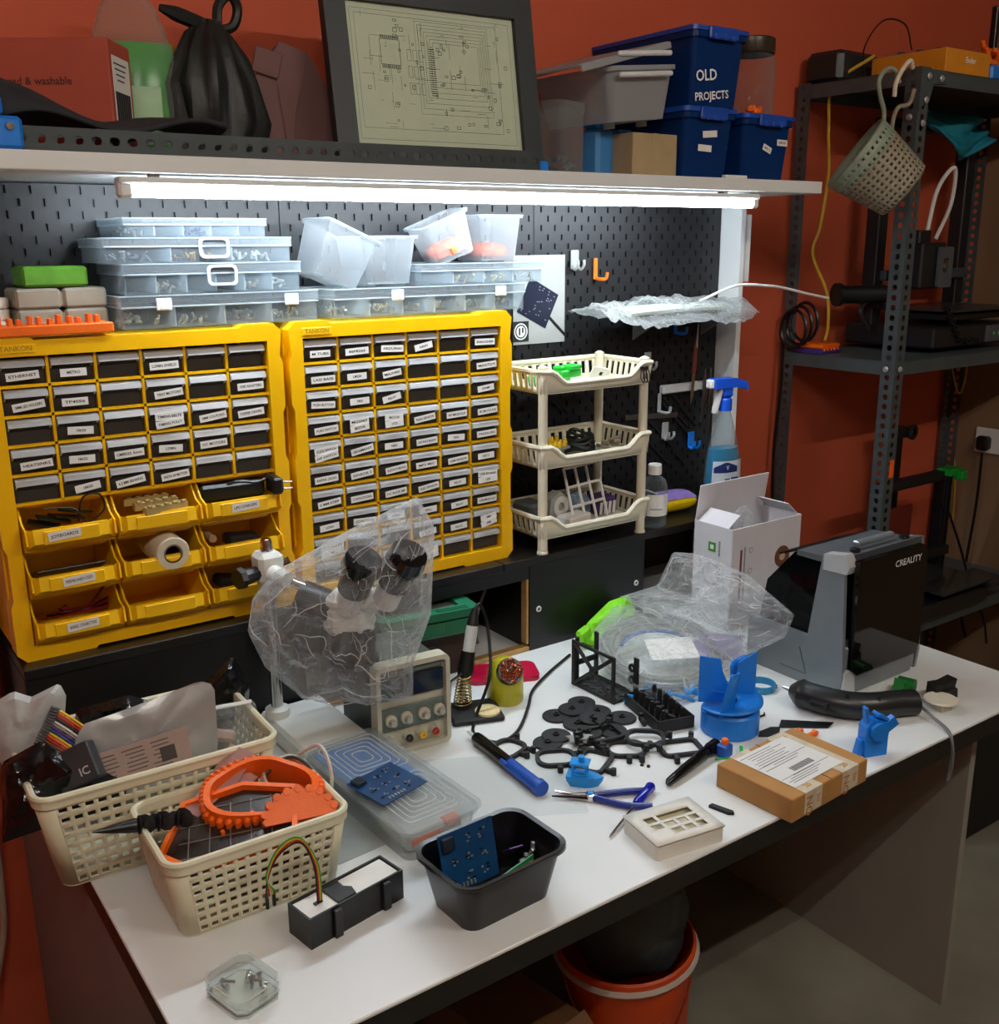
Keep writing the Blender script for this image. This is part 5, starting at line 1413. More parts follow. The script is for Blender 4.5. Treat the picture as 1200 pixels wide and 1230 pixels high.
b = MB(); b.at(hx, rz=-YAW); b.cyl((-.005, 0, .235), (-.005, .0, .175), .040, .038, n=22); b.cyl((-.005, 0, .175), (-.005, 0, .168), .044, .044, n=22); b.build('objective', BLACK, t)
b = MB(); b.at(hx, rz=-YAW); b.cyl((-.095, .02, .28), (-.03, 0, .26), .028, .03, n=18); b.cyl((-.10, -.03, .24), (-.10, .05, .24), .022, n=16); b.build('focus_arm', BLACK, t)
b = MB(); b.at(hx, rz=-YAW); b.box((-.075, .01, .22), (.05, .05, .09), .012); b.build('focus_rack', mat('dark_grey_enamel', '#2a2c2e', .4), t)
for (x0, z0, x1, z1) in ((.012, .275, .045, .362), (.075, .285, .118, .372)):
    d = Vector((x1 - x0, -.045, z1 - z0)); p0 = Vector((x0, -.01, z0))
    b = MB(); b.at(hx + Vector((-.025, 0, 0)), rz=-YAW); b.cyl(p0, p0 + d * .55, .024, .022, n=18); b.build('eyepiece_tube', MWHITE, t)
    b = MB(); b.at(hx + Vector((-.025, 0, 0)), rz=-YAW); b.cyl(p0 + d * .45, p0 + d * .95, .028, .029, n=20); b.cyl(p0 + d * .95, p0 + d * 1.15, .034, .031, n=20); b.build('eyepiece', BLACK_GLOSS, t)
t = thing('dust_bag', 'crinkled clear plastic bag pulled over the microscope', 'bag', (.05, -.09, DZ))
mo = [(0.112, 0.440), (0.140, 0.385), (0.130, 0.222), (0.096, 0.126), (0.094, 0.060), (0.014, 0.050), (-0.1, 0.058), (-0.165, 0.120), (-0.192, 0.193), (-0.178, 0.256), (-0.140, 0.303), (-0.010, 0.379)]
b = MB(); b.at((.0, .0, 0), rz=-YAW); mo = [(x * .97 + .008, .875 + (z - .872) * .94) for x, z in mo]; puff3(b, [(x, 0, z) for x, z in mo], (0, -.075, 0), 16, .016, 34, 2, 110); b.build('bag_film', clear('dust_bag_film', '#f8f9f9', '#f0f3f3', .12, .16, bump=.7, bscale=40, edge=.40), t, smooth=False)
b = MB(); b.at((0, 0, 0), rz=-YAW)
crease_glints(b, [(x, 0, z) for x, z in mo], (0, -.075, 0), 48, 5, .016, 34, 2, 110, .30, .97, r=.0008, step=.075)
b.build('bag_crease_glints', clear('film_crease_glint', '#ffffff', '#f6f9f9', .34, .1, edge=.3), t)['kind'] = 'stuff'  # pale strips stand in for light glinting on the wrinkled film

# ================================================================== bench power supply
PSUC = mat('putty_enamel', '#b9b6a2', .45, vary=.04); PSUG = mat('grey_green_panel', '#5d6a62', .5, vary=.04); PSUD = mat('dark_green_case', '#39423c', .5, vary=.06)
t = thing('bench_power_supply', 'putty coloured bench power supply with dark display and knobs', 'power supply', (.150, -.045, DZ), R(-5))
MB().box((0, .012, .083), (.128, .165, .152), .004).build('case', PSUD, t)
b = MB(); b.ringprism(rrect(.142, .170, .012, 4, 0, .086), rrect(.126, .152, .006, 4, 0, .086), -.088, -.060, 'y'); b.build('front_bezel', PSUC, t)
MB().box((0, -.072, .086), (.127, .006, .153)).build('front_plate', PSUC, t)
MB().box((0, -.078, .124), (.122, .006, .042), .002).build('display_window', mat('smoked_display', '#14181c', .12), t)
MB().box((.0, -.078, .153), (.118, .004, .010), .001).build('name_strip', PSUG, t)
MB().box((0, -.0775, .066), (.122, .005, .044), .002).build('control_panel', PSUG, t)
for x in (-.044, -.014, .020, .050):
    b = MB().at((x, -.0795, .066), rx=R(90)); b.lathe([(.011, 0), (.011, .006), (.008, .008)], 18, m=0); b.cyl((0, 0, .006), (0, 0, .018), .0065, .006, n=16, m=1); b.build('knob', [PSUC, mat('knob_grey', '#a9a99f', .3)], t)
for x, c in ((-.012, '#15130f'), (.014, '#d8b010'), (.040, '#b01c14')):
    b = MB().at((x, -.0755, .028), rx=R(90)); b.lathe([(.0095, 0), (.0085, .010), (.0075, .012)], 14, m=0); b.lathe([(.0072, .012), (.0065, .016), (.003, .016), (.003, .012)], 14, m=1, caps=False); b.build('binding_post', [PSUC, mat('post_' + c[1:], c, .35)], t)
b = MB(); b.at((-.046, -.0755, .026), rx=R(90)); b.prism(rrect(.024, .014, .006, 4), 0, .004, 'z'); b.build('power_button', PSUC, t)
for i in range(8): MB().box((-.0645, .03 - .012 * i, .11 - .004 * i), (.001, .004, .02)).build('vent_slot', BLACK, t)
b = MB(); b.text('+', .012, TM((.04, -.076, .044), FRONT), 0); b.text('-', .012, TM((-.012, -.076, .044), FRONT), 0); b.build('marking', mat('panel_print', '#d5d5cc', .6), t)

# green tool box inside the riser opening
GB = mat('dark_green_plastic', '#1f6b4c', .42, vary=.05)
t = thing('green_organiser_box', 'green box with clear lid above the power supply in the opening', 'storage box', (.31, .135, DZ + .105), R(-8))
MB().box((0, 0, .020), (.20, .13, .040), .006).build('box_body', GB, t)
b = MB(); b.ringprism(rrect(.215, .145, .02, 4), rrect(.15, .085, .008, 4), .040, .056, 'z'); b.build('lid_rim', GB, t)
b = MB(); b.box((0, 0, .046), (.152, .088, .003)); b.build('lid_window', clear('clear_lid_window', '#dfe6e2', '#b9c2bd', .25, .1, edge=.3), t)
b = MB(); rr = random.Random(4)
for i in range(18): b.at((rr.uniform(-.06, .06), rr.uniform(-.03, .03), .042), rz=rr.random() * 3); b.box((0, 0, 0), (.018, .004, .003), .0005)
b.build('contents', mat('red_grey_bits', '#8a6a64', .5, vary=.6, scale=80), t)['kind'] = 'stuff'
for i in range(3): MB().box((.05, -.064 + .006 * i, .0565), (.07, .0025, .002)).build('ridge', GB, t)
MB().box((.0, -.066, .022), (.06, .004, .022), .002).build('latch', GB, t)
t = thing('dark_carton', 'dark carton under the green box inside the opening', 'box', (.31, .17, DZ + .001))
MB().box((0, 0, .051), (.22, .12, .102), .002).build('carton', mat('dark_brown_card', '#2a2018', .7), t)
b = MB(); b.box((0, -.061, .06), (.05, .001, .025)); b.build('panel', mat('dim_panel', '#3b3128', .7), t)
o = MB().tube(spline([(.50, .20, .76), (.495, .20, .80), (.505, .20, .845), (.53, .21, .88)], 6), .004, 7).build('grey_hose', mat('grey_hose', '#6a6864', .4), None); tag(o, 'short grey hose curving inside the riser opening', 'hose')

# ================================================================== soldering iron on its stand
t = thing('iron_stand', 'black soldering stand with brass spring holder and sponge', 'stand', (.305, -.075, DZ), R(-20))
MB().box((0, 0, .006), (.10, .085, .012), .003).build('base_plate', BLACK_MATT, t)
b = MB(); n = 90
b.tube([(-.018 + (.018 - .006 * k / n) * math.cos(2 * math.pi * 9 * k / n) + .004 * k / n, .018 + (.018 - .006 * k / n) * math.sin(2 * math.pi * 9 * k / n), .016 + .058 * k / n) for k in range(n + 1)], .0015, 5); b.build('spring', mat('brass_wire', '#c2a25a', .25, metal=.9), t)
b = MB(); b.tube([(-.04, .04, .010), (-.038, .03, .06), (-.018, .018, .08)], .003, 6); b.build('holder_arm', STEEL, t)
b = MB(); b.at((.022, -.018, .012)); b.lathe([(.024, 0), (.024, .004), (.021, .006), (0.001, .006)], 22, caps=False); b.build('sponge', mat('tan_sponge', '#c9b98a', .9, vary=.25, bump=.5), t)
t = thing('soldering_iron', 'white and black soldering iron standing in the spring holder', 'soldering iron', (.297, -.050, DZ + .020), 0)
d = Vector((.055, .02, .20)).normalized()
def along(s, o=Vector((-.006, 0, 0))): return o + d * s
b = MB(); b.cyl(along(.0), along(.05), .004, .007, n=12); b.build('heater', STEEL, t)
b = MB(); b.cyl(along(.05), along(.062), .014, .016, n=16); b.cyl(along(.062), along(.10), .016, .0135, n=16); b.build('grip', BLACK, t)
b = MB(); b.cyl(along(.10), along(.150), .0115, .0115, n=16); b.build('handle', mat('pale_grey_handle', '#c9cbc8', .4), t)
b = MB(); b.cyl(along(.150), along(.182), .012, .006, n=14); b.build('strain_relief', BLACK, t)
b = MB(); e = along(.182); b.tube(spline([e, e + Vector((.012, .0, .005)), e + Vector((.022, -.01, -.04)), (.035, -.04, .06), (-.01, -.055, -.012), (-.040, -.10, -.016), (-.025, -.148, -.016), (.015, -.143, -.016), (.055, -.115, -.016), (.110, -.062, -.016), (.160, -.010, -.016), (.24, .04, -.016), (.335, .088, -.016)], 8), .0032, 7); b.build('lead', BLACK, t)
# tip cleaner
t = thing('tip_cleaner', 'lime yellow domed tip cleaner with copper wool', 'tip cleaner', (.392, -.055, DZ))
LIME = mat('lime_enamel', '#b3ad1e', .32, vary=.04)
b = MB(); b.lathe([(.034, 0), (.036, .003), (.036, .024), (.0362, .025), (.036, .050), (.033, .066), (.026, .079), (.015, .087), (.001, .090)], 30, caps=False); b.build('shell', LIME, t)
op = (Vector((CAM_LOC.x - .392, CAM_LOC.y + .055, 0)).normalized() * .80 + Vector((.33, .1, .40))).normalized()
oc = Vector((0, 0, .052)) + op * .022
b = MB(); b.cyl(oc, oc + op * .0165, .026, .0255, n=24); b.build('mouth_ring', BLACK, t)
b = MB(); rr = random.Random(8); u_ = op.orthogonal().normalized(); w_ = op.cross(u_)
for i in range(120):
    a = rr.random() * 6.28; q = rr.random() ** .5 * .021; c_ = oc + op * .0165 + (u_ * math.cos(a) + w_ * math.sin(a)) * q
    b.tube([c_ + u_ * rr.uniform(-.006, .006) + w_ * rr.uniform(-.006, .006), c_ + op * .003, c_ + u_ * rr.uniform(-.006, .006) + w_ * rr.uniform(-.006, .006)], .0014, 4)
b.build('copper_wool', mat('copper_wool', '#a2502e', .3, metal=.6, vary=.4, scale=200), t)['kind'] = 'stuff'
o = MB(); o.prism(rrect(.15, .085, .018, 4), 0, .010, 'z'); o = o.build('red_tray', mat('crimson_enamel', '#b5123a', .28), None, (.455, .045, DZ), R(-25)); tag(o, 'crimson flat tin behind the tip cleaner', 'tin')

# ================================================================== black printed cage and trays
t = thing('printed_cage', 'black printed open cage with cut out side walls', 'printed part', (.578, -.137, DZ), R(2))
def cage_side(x, z1):
    b = MB(); w = .004
    for y in (-.058, .058): b.box((x, y, z1 / 2), (w, .010, z1), .001)
    b.box((x, 0, z1 - .004), (w, .12, .007), .001); b.box((x, 0, .004), (w, .12, .007), .001)
    b.tube([(x, -.055, .006), (x, 0, z1 / 2), (x, .055, z1 - .006)], .004, 6); b.tube([(x, .055, .006), (x, 0, z1 / 2), (x, -.055, z1 - .006)], .004, 6)
    b.cyl((x - .002, 0, z1 / 2), (x + .002, 0, z1 / 2), .010, n=12)
    return b
b = MB(); pierced(b, lambda u, v: (-.032 + .064 * u, -.062 + .124 * v, .003), 3, 6, .45, .5); o = b.build('floor', BLACK_MATT, t); solid(o, .005)
cage_side(-.031, .098).build('side_wall', BLACK_MATT, t)
b = MB(); b.box((.031, .058, .05), (.004, .012, .10), .001); b.box((.031, -.058, .04), (.004, .014, .08), .001); b.box((.031, 0, .004), (.004, .12, .007), .001)
for z in (.03, .055): b.at((.031, -.046, z), ry=R(90)); b.lathe([(.004, -.002), (.009, -.002), (.009, .002), (.004, .002), (.004, -.002)], 12, caps=False)
b.build('side_wall', BLACK_MATT, t)
b = MB(); b.box((0, .060, .045), (.062, .004, .012), .001); b.box((-.020, .060, .05), (.010, .004, .1), .001); b.build('end_wall', BLACK_MATT, t)
t = thing('peg_tray', 'black printed tray full of upright pegs', 'printed part', (.585, -.285, DZ), R(-105))
b = MB(); b.box((0, 0, .004), (.135, .075, .006), .001)
for s in (-1, 1): b.box((0, s * .0365, .013), (.135, .003, .024), .001); b.box((s * .0665, 0, .013), (.003, .075, .024), .001)
b.build('tray', BLACK_MATT, t)
rr = random.Random(12)
for i in range(12):
    x, y = -.054 + (i % 6) * .0215, -.020 + (i // 6) * .040
    MB().lathe([(.0048, .006), (.0048, .027 + rr.random() * .008), (.0035, .038)], 10, c=(x, y, 0)).build('peg', BLACK_MATT, t)
for i in range(6): MB().at((-.05 + .02 * i, 0, .018), rz=i * .7).box((0, 0, 0), (.016, .006, .012), .001).build('rib', BLACK_MATT, t)

# black discs and ring frames
DISC = mesh_from('spacer_disc', (lambda b: (b.lathe([(.004, .0), (.026, .0), (.027, .0012), (.027, .0042), (.026, .0052), (.006, .0052), (.006, .009), (.0035, .009), (.0035, 0)], 22, caps=False), b)[1])(MB()), BLACK_MATT)
DPOS = ((.425, -.176, 0), (.500, -.160, 0), (.462, -.178, .004), (.435, -.226, 0), (.495, -.212, .003), (.520, -.255, 0), (.372, -.242, .002), (.425, -.268, .003), (.345, -.252, 0), (.470, -.285, 0), (.465, -.235, .007))
names_ = ('farthest left disc of the black cluster', 'black disc nearest the printed cage', 'black disc lying on two others at the cluster back', 'black disc in the left middle of the cluster', 'black disc at the cluster centre back', 'black disc touching the peg tray', 'black disc beside the white star knob', 'black disc before the cluster centre', 'leftmost black disc near the desoldering pump', 'black disc behind the ring frames', 'black disc on top of the cluster centre')
for (x, y, dz), nm in zip(DPOS, names_):
    o = place('spacer_disc', DISC, None, (x, y, DZ + dz), random.random() * 6); tag(o, nm, 'printed part', 'black printed discs on the desk')
def ring_mesh(w, d, r, feet):
    b = MB(); b.ringprism(rrect(w, d, r, 5), rrect(w - .014, d - .014, max(.004, r - .007), 5), 0, .007, 'z')
    for (x, y, a, l) in feet:
        b.at((x, y, 0), rz=a); b.box((l / 2, 0, .0045), (l, .008, .009), .0015); b.cyl((l, 0, 0), (l, 0, .012), .005, n=10); b.at()
    return mesh_from('ring_frame', b, BLACK_MATT)
RING_A = ring_mesh(.072, .060, .024, ((0, -.028, R(-90), .016), (.02, -.028, R(-80), .014), (.034, .01, 0, .010)))
RING_B = ring_mesh(.078, .058, .014, ((-.02, -.028, R(-100), .018), (.030, .026, R(60), .012)))
for (x, y, rz, m_, dz, nm) in ((.272, -.228, .3, RING_A, 0, 'black ring frame under the soldering lead'), (.322, -.305, -.5, RING_A, 0, 'black ring frame behind the pump handle'), (.366, -.352, .5, RING_B, 0, 'black angular ring frame behind the blue boat'),
                               (.436, -.292, -.2, RING_B, .006, 'black ring frame at the cluster front'), (.442, -.352, -.6, RING_A, 0, 'black ring frame with two feet in the middle'), (.488, -.352, -.7, RING_A, .008, 'oval black ring lying over two frames'), (.522, -.405, -.4, RING_B, 0, 'rightmost black ring frame near the black pen')):
    o = place('ring_frame', m_, None, (x, y, DZ + dz), rz); tag(o, nm, 'printed part', 'black ring frames on the desk')
t = thing('star_knob', 'translucent white star plate with a black knob on the discs', 'knob', (.392, -.283, DZ + .007), R(10), rx=R(-8))
b = MB(); b.prism([( .026 * (1 if i % 2 else .62) * math.cos(R(36 * i)), .026 * (1 if i % 2 else .62) * math.sin(R(36 * i))) for i in range(10)], .002, .006, 'z'); b.build('star_plate', mat('smoky_white', '#a5a6a4', .3), t)
b = MB(); b.lathe([(.009, .006), (.009, .018), (.006, .020), (.004, .016), (.001, .016)], 8, caps=False); b.build('knob', BLACK, t)
rr = random.Random(21)
for i, (x, y) in enumerate(((.405, -.318), (.455, -.262), (.388, -.300), (.40, -.335), (.48, -.265), (.53, -.30))):
    b = MB(); b.box((0, 0, .005), (.028 + .01 * rr.random(), .007, .010), .001); b.cyl((.012, 0, .003), (.012, 0, .016), .0045, n=10); b.cyl((-.012, 0, .003), (-.012, 0, .010), .004, n=8)
    o = b.build('clip_bar', BLACK_MATT, None, (x, y, DZ + .006), rr.random() * 3); tag(o, ('short black clip bar before the star knob', 'short black clip bar in the disc cluster', 'short black clip bar left of the star knob', 'short black clip bar inside the front ring', 'short black clip bar behind the oval ring', 'short black clip bar right of the peg tray front')[i], 'printed part', 'short black clip bars')
for i, (x, y) in enumerate(((.428, -.408), (.434, -.418))):
    o = MB().lathe([(.003, 0), (.0035, .002), (.002, .004)], 8).build('rubber_foot', BLACK, None, (x, y, DZ)); tag(o, ('tiny black dot before the ring frames, far one', 'tiny black dot before the ring frames, near one')[i], 'rubber foot')
# cyan printed scraps behind the peg tray
CY = mat('cyan_printed_plastic', '#1b8fdc', .38, vary=.1)
rr = random.Random(6)
for i, (x, y, l) in enumerate(((.592, -.222, .05), (.622, -.225, .045), (.648, -.240, .04), (.672, -.268, .03), (.700, -.265, .05), (.635, -.205, .03))):
    b = MB()
    for k in range(5): b.at((rr.uniform(-.5, .5) * l, rr.uniform(-.25, .25) * l, .006 + .003 * k), rz=rr.random() * 3, ry=rr.uniform(-.4, .4)); b.box((0, 0, 0), (.022, .006, .006), .001)
    o = b.build('cyan_scrap', CY, None, (x, y, DZ)); tag(o, ('cyan support scrap behind the peg tray corner', 'cyan support scrap before the coil bag', 'cyan support scrap right of the peg tray', 'small cyan scrap between tray and turbine', 'long cyan scrap touching the blue turbine', 'tiny cyan scrap at the coil bag edge')[i], 'scrap', 'cyan printing scraps')

# ================================================================== coil of clear hose in a bag
t = thing('hose_coil', 'coil of clear hose lying inside the plastic bag', 'hose', (.742, -.128, DZ + .042), -YAW, rx=R(13))
HOSE = clear('clear_hose', '#e6e8e4', '#c3c8c4', .35, .12, edge=.5)
for k in range(9):
    rx_, ry_ = .126 - .009 * (k % 5), .126 - .009 * (k % 5)
    b = MB(); b.tube([(rx_ * math.cos(a) + .004 * math.sin(k), ry_ * math.sin(a) + .004 * math.cos(2 * k), -.004 + .010 * (k // 5) + .003 * math.sin(2 * a + k)) for a in [2 * math.pi * i / 40 for i in range(40)]], .0042, 7, closed=True); b.build('loop', HOSE, t)
b = MB(); b.at((.02, -.01, .012), rz=.1); b.box((0, 0, 0), (.10, .075, .001), m=0); b.build('paper_slip', PAPER, t)
b = MB(); b.tube([(.085 * math.cos(a), .085 * math.sin(a), -.008) for a in [R(40 + 8 * i) for i in range(16)]], .004, 6); b.build('blue_mark', mat('blue_tape', '#2f62b0', .4), t)
t = thing('hose_bag', 'large crinkled clear bag around the hose coil leaning on the carton', 'bag', (.78, -.13, DZ))
o0 = Vector((.78, -.13, DZ))
lo = [Vector(p) - o0 for p in ((.664, .001, .812), (.765, .046, .835), (.87, -.01, .84), (.91, -.09, .842), (.895, -.23, .80), (.82, -.262, .762), (.63, -.278, .757), (.597, -.224, .757), (.598, -.111, .779))]
b = MB(); puff3(b, lo, (-.012, -.016, .026), 13, .008, 36, 5, 100)
up_ = [Vector(p) - o0 for p in ((.765, .028, .862), (.851, .0, .879), (.864, -.03, .961), (.895, -.08, .964), (.900, -.213, .950), (.903, -.335, .898), (.897, -.322, .847), (.831, -.246, .785), (.79, -.12, .83))]
puff3(b, up_, (-.030, -.012, .012), 13, .012, 40, 9, 100)
b.build('bag_film', clear('hose_bag_film', '#f8f9f9', '#f2f5f5', .11, .14, bump=.7, bscale=40, edge=.40), t, smooth=False)
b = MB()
crease_glints(b, up_, (-.030, -.012, .012), 80, 3, .012, 40, 9, 100, r=.0010, step=.05)
crease_glints(b, lo, (-.012, -.016, .026), 36, 7, .008, 36, 5, 100, .45, .95, r=.0009, step=.05)
b.build('bag_crease_glints', clear('film_crease_glint', '#ffffff', '#f6f9f9', .55, .1, edge=.3), t)['kind'] = 'stuff'  # whitish strips paint in the highlights of the crumpled bag
b = MB(); b.box((0, 0, 0), (.10, .002, .06)); o = b.build('purple_leaflet', mat('lilac_leaflet', '#8d84a8', .5, vary=.3, scale=30), None, (.835, -.20, DZ + .052), R(-50), rx=R(-50)); tag(o, 'lilac printed leaflet inside the bag near the turbine', 'leaflet')
t = thing('lime_cloth', 'lime green cloth bundle behind the coil bag', 'cloth', (.755, .075, DZ))
b = MB(); puff3(b, [(-.075, 0, .015), (-.05, -.01, .055), (.02, 0, .085), (.08, 0, .09), (.10, 0, .05), (.08, -.02, .005), (-.05, -.03, .002)], (-.015, -.03, .012), 6, .012, 30, 3, 40); b.build('bundle', mat('lime_fabric', '#7ed60f', .6, vary=.12, scale=40), t)
b = MB(); b.at((-.07, -.02, .035), ry=-.4); b.box((0, 0, 0), (.035, .02, .028), .006); b.build('loose_corner', mat('lime_fabric', '#7ed60f', .6), t)

# ================================================================== blue turbine
t = thing('blue_turbine', 'blue printed spiral turbine with two tall vanes', 'printed part', (.652, -.402, DZ), R(0))
b = MB(); b.lathe([(.050, 0), (.053, .002), (.053, .040), (.050, .043), (.048, .046)], 40); b.build('base_drum', BLUE, t)
def helix(u, v):
    a = R(-200) + R(330) * u
    return ((.012 + .046 * v) * math.cos(a), (.012 + .046 * v) * math.sin(a), .046 + .024 * u + .004 * v)
b = MB(); b.grid(helix, 34, 5); o = b.build('spiral_flange', BLUE, t); solid(o, .004)
for a0 in (-135, 20):
    def vane(u, v, a0=a0):
        a = R(a0 - 25 + 38 * u + 20 * v); r_ = .050 * (1 - .75 * u) + .004
        return (r_ * math.cos(a), r_ * math.sin(a), .045 + .085 * v * (1 - .12 * u))
    b = MB(); b.grid(vane, 10, 10); o = b.build('vane', BLUE, t); solid(o, .0035)
b = MB(); b.at((.0, .01, .05), rz=R(-40)); b.prism([(-.052, 0), (.0, 0), (.004, .03), (-.01, .062), (-.014, .085), (-.052, .09)], -.0018, .0018, 'y'); b.build('vane', BLUE, t)
b = MB(); b.at((.0, .01, .05), rz=R(-40)); b.prism([(.052, 0), (.008, .0), (.004, .02), (.018, .05), (.020, .075), (.052, .098)], .0082, .0118, 'y'); b.build('vane', BLUE, t)
b = MB(); n = 30; b.ringprism([(.029 * math.cos(2 * math.pi * i / n), .029 * math.sin(2 * math.pi * i / n)) for i in range(n)], [(.0265 * math.cos(2 * math.pi * i / n), .0265 * math.sin(2 * math.pi * i / n)) for i in range(n)], 0, .014, 'z')
for i in range(8): b.box((.0295 * math.cos(i * .785), .0295 * math.sin(i * .785), .007), (.004, .004, .008))
tag(b.build('blue_band', mat('teal_blue_plastic', '#1b7fb0', .35), None, (.835, -.318, DZ)), 'thin teal blue ring standing beside the silver machine', 'ring')

# ================================================================== silver and black desktop machine
SILV = mat('silver_grey_plastic', '#7e868b', .34, metal=.35, vary=.04); SILVL = mat('bright_silver_plastic', '#c3c8ca', .3, metal=.3, vary=.02)
SMOKE = clear('smoked_cover', '#3a3d3e', '#14181a', .45, .08, edge=.35)
t = thing('washing_machine_box', 'silver and black desktop curing machine with smoked cover', 'machine', (1.055, -.32, DZ))
X0, X1, Y0_, Y1_ = -.125, .125, -.12, .12
# front frame: silver body with the black door plate, side walls with a swept opening
side = [(-.115, 0), (.12, 0), (.12, .105), (-.032, .105), (-.054, .275), (-.105, .285), (-.12, .04)]
for s, x in ((-1, X0), (1, X1)):
    b = MB(); b.prism(side, x - .004, x + .004, 'x'); b.build('side_wall', SILV, t)
MB().box((0, .0, .052), (.236, .235, .10), .004).build('base_body', SILV, t)
b = MB(); b.prism([(-.09, .10), (.10, .10), (.085, .19), (.02, .265), (-.05, .272), (-.058, .27)], X0 + .006, X1 - .006, 'x'); b.build('smoked_cover', SMOKE, t)
b = MB(); b.box((0, .02, .14), (.16, .13, .07), .02); b.build('inner_drum', mat('dark_inner', '#1b1d1f', .4, vary=.4), t)
b = MB(); b.prism([(-.105, .285), (-.060, .275), (.01, .272), (.01, .262), (-.10, .262)], X0, X1, 'x'); b.build('top_cover', mat('dark_silver', '#5d6468', .35, metal=.3), t)
for i in range(7): MB().box((0, .012 + .010 * i, .270 - .004 * i), (.20, .004, .004)).build('vent_rib', BLACK, t)
door = [(-.112, .055), (-.095, .042), (.095, .042), (.112, .060), (.112, .250), (.095, .278), (-.112, .278)]
b = MB(); b.prism(door, -.128, -.116, 'y'); b.build('door', mat('gloss_black_door', '#070809', .06, vary=0), t)
b = MB(); b.text('CREALITY', .019, TM((.045, -.1287, .252), FRONT), 0, .088); b.build('lettering', mat('silver_print', '#c9cdcf', .4), t)
b = MB(); b.prism([(X0 - .002, .0), (-.09, .0), (-.095, .042), (-.112, .055), (X0 - .002, .05)], -.124, -.110, 'y'); b.build('corner_foot', SILVL, t)
b = MB(); b.prism([(-.118, .268), (-.105, .290), (-.058, .282), (-.058, .250), (-.112, .252)], X0 - .0055, X0 + .020, 'x'); b.build('corner_cap', SILVL, t)
b = MB(); b.box((0, -.116, .022), (.20, .012, .042), .002); b.build('kick_plate', SILV, t)
b = MB(); b.box((.01, -.07, .291), (.12, .016, .010), .003); b.build('handle', SILV, t)
for x in (-.075, .085): MB().lathe([(.010, .284), (.010, .289), (.006, .291)], 14, c=(x, -.088, 0)).build('cap_screw', BLACK, t)
b = MB(); b.tube([(X0 - .0042, .03, .022), (X0 - .0042, -.035, .022), (X0 - .0042, -.015, .075)], .0016, 5); b.build('side_crease', mat('dark_silver', '#5d6468', .35, metal=.3), t)
# black curved handheld device
t = thing('handheld_wand', 'black curved handheld device with a side button', 'handheld device', (.90, -.505, DZ))
path = [(-.075, .105, .030), (-.070, .085, .030), (-.058, .045, .028), (-.035, .005, .026), (0, -.025, .026), (.05, -.045, .025), (.078, -.058, .024), (.083, -.060, .024)]
b = MB(); sp = spline(path, 5); n = len(sp); b.tube(sp, [(.012 + .016 * min(1, i / 5)) if i < 6 else (.026 - .003 * abs(i / n - .3)) if i < n - 4 else .022 - .004 * (i - n + 4) for i in range(n)], 16); b.build('shell', mat('satin_black_plastic', '#1a1c1e', .35, vary=.05), t)
b = MB(); b.at((-.088, .03, .034), rz=R(108)); b.prism(rrect(.034, .016, .004, 3), -.004, .003, 'z'); b.build('side_button', BLACK, t, rx=0)
for p in ((-.048, .0, .048), (-.005, -.04, .045)): MB().lathe([(.0035, -.004), (.0035, .004), (.001, .004)], 10, c=p).build('screw_hole', BLACK, t)
MB().tube([(-.076, .108, .03), (-.080, .125, .032)], [.004, .002], 8).build('tip', STEEL, t)
b = MB()
for k in (0, 1): b.tube(spline([(.083, -.060 - .004 * k, .024), (.075, -.10, .012), (.06, -.138 - .004 * k, .006), (.052, -.158, -.012), (.050, -.160 - .003 * k, -.05), (.048 + .004 * k, -.158, -.085)], 6), .0028, 7)
b.build('lead', mat('grey_lead', '#6a6c6e', .4), t)
# small printed bits at the desk end
t = thing('blue_bracket', 'blue printed upright bracket with fins near the desk edge', 'printed part', (.783, -.612, DZ), R(-20))
b = MB(); b.prism([(-.022, 0), (.022, 0), (.022, .045), (.018, .062), (-.010, .070), (-.022, .055)], -.012, .012, 'y'); b.build('body', BLUE, t)
b = MB(); b.cyl((0, -.02, .048), (0, .012, .048), .017, n=18); b.build('barrel', BLUE, t)
for (p, a, s) in (((-.018, 0, .075), -.15, (.006, .012, .032)), ((.028, -.004, .055), -.6, (.026, .012, .020)), ((-.026, 0, .016), .2, (.012, .014, .03)), ((.012, 0, .070), .5, (.024, .02, .006))):
    b = MB().at(p, ry=a); b.box((0, 0, 0), s, .001); b.build('fin', BLUE, t)
GRD = mat('dark_green_print', '#0b6b24', .42, vary=.1)
t = thing('green_fitting', 'dark green printed fitting at the desk end', 'printed part', (1.035, -.502, DZ), R(15))
b = MB(); b.box((0, 0, .013), (.045, .03, .024), .004); b.cyl((.018, -.018, .016), (.018, .014, .016), .015, n=16); b.build('body', GRD, t)
b = MB(); b.prism([(-.03, .015), (-.005, .026), (-.02, .042)], -.01, .01, 'y'); b.build('fin', GRD, t)
IV = mat('ivory_print', '#d5d0bd', .5, vary=.05)
t = thing('ivory_fitting', 'ivory printed disc fitting with a square socket', 'printed part', (1.043, -.580, DZ), R(-10))
b = MB(); b.lathe([(.030, .016), (.032, .018), (.030, .021), (.001, .022)], 22, caps=False); b.build('disc', IV, t)
b = MB(); b.box((0, -.006, .009), (.028, .022, .018), .002); b.box((.018, -.004, .012), (.01, .014, .014), .001); b.build('socket', IV, t)
t = thing('black_fitting', 'black printed wedge behind the ivory fitting', 'printed part', (1.088, -.555, DZ), R(-10))
b = MB(); b.prism([(-.032, 0), (.03, 0), (.028, .018), (.02, .024), (.024, .040), (-.005, .034), (-.03, .036)], -.012, .012, 'y'); b.build('wedge', BLACK_MATT, t)
b = MB(); b.box((.0, -.014, .012), (.04, .008, .018), .002); b.build('lip', BLACK_MATT, t)
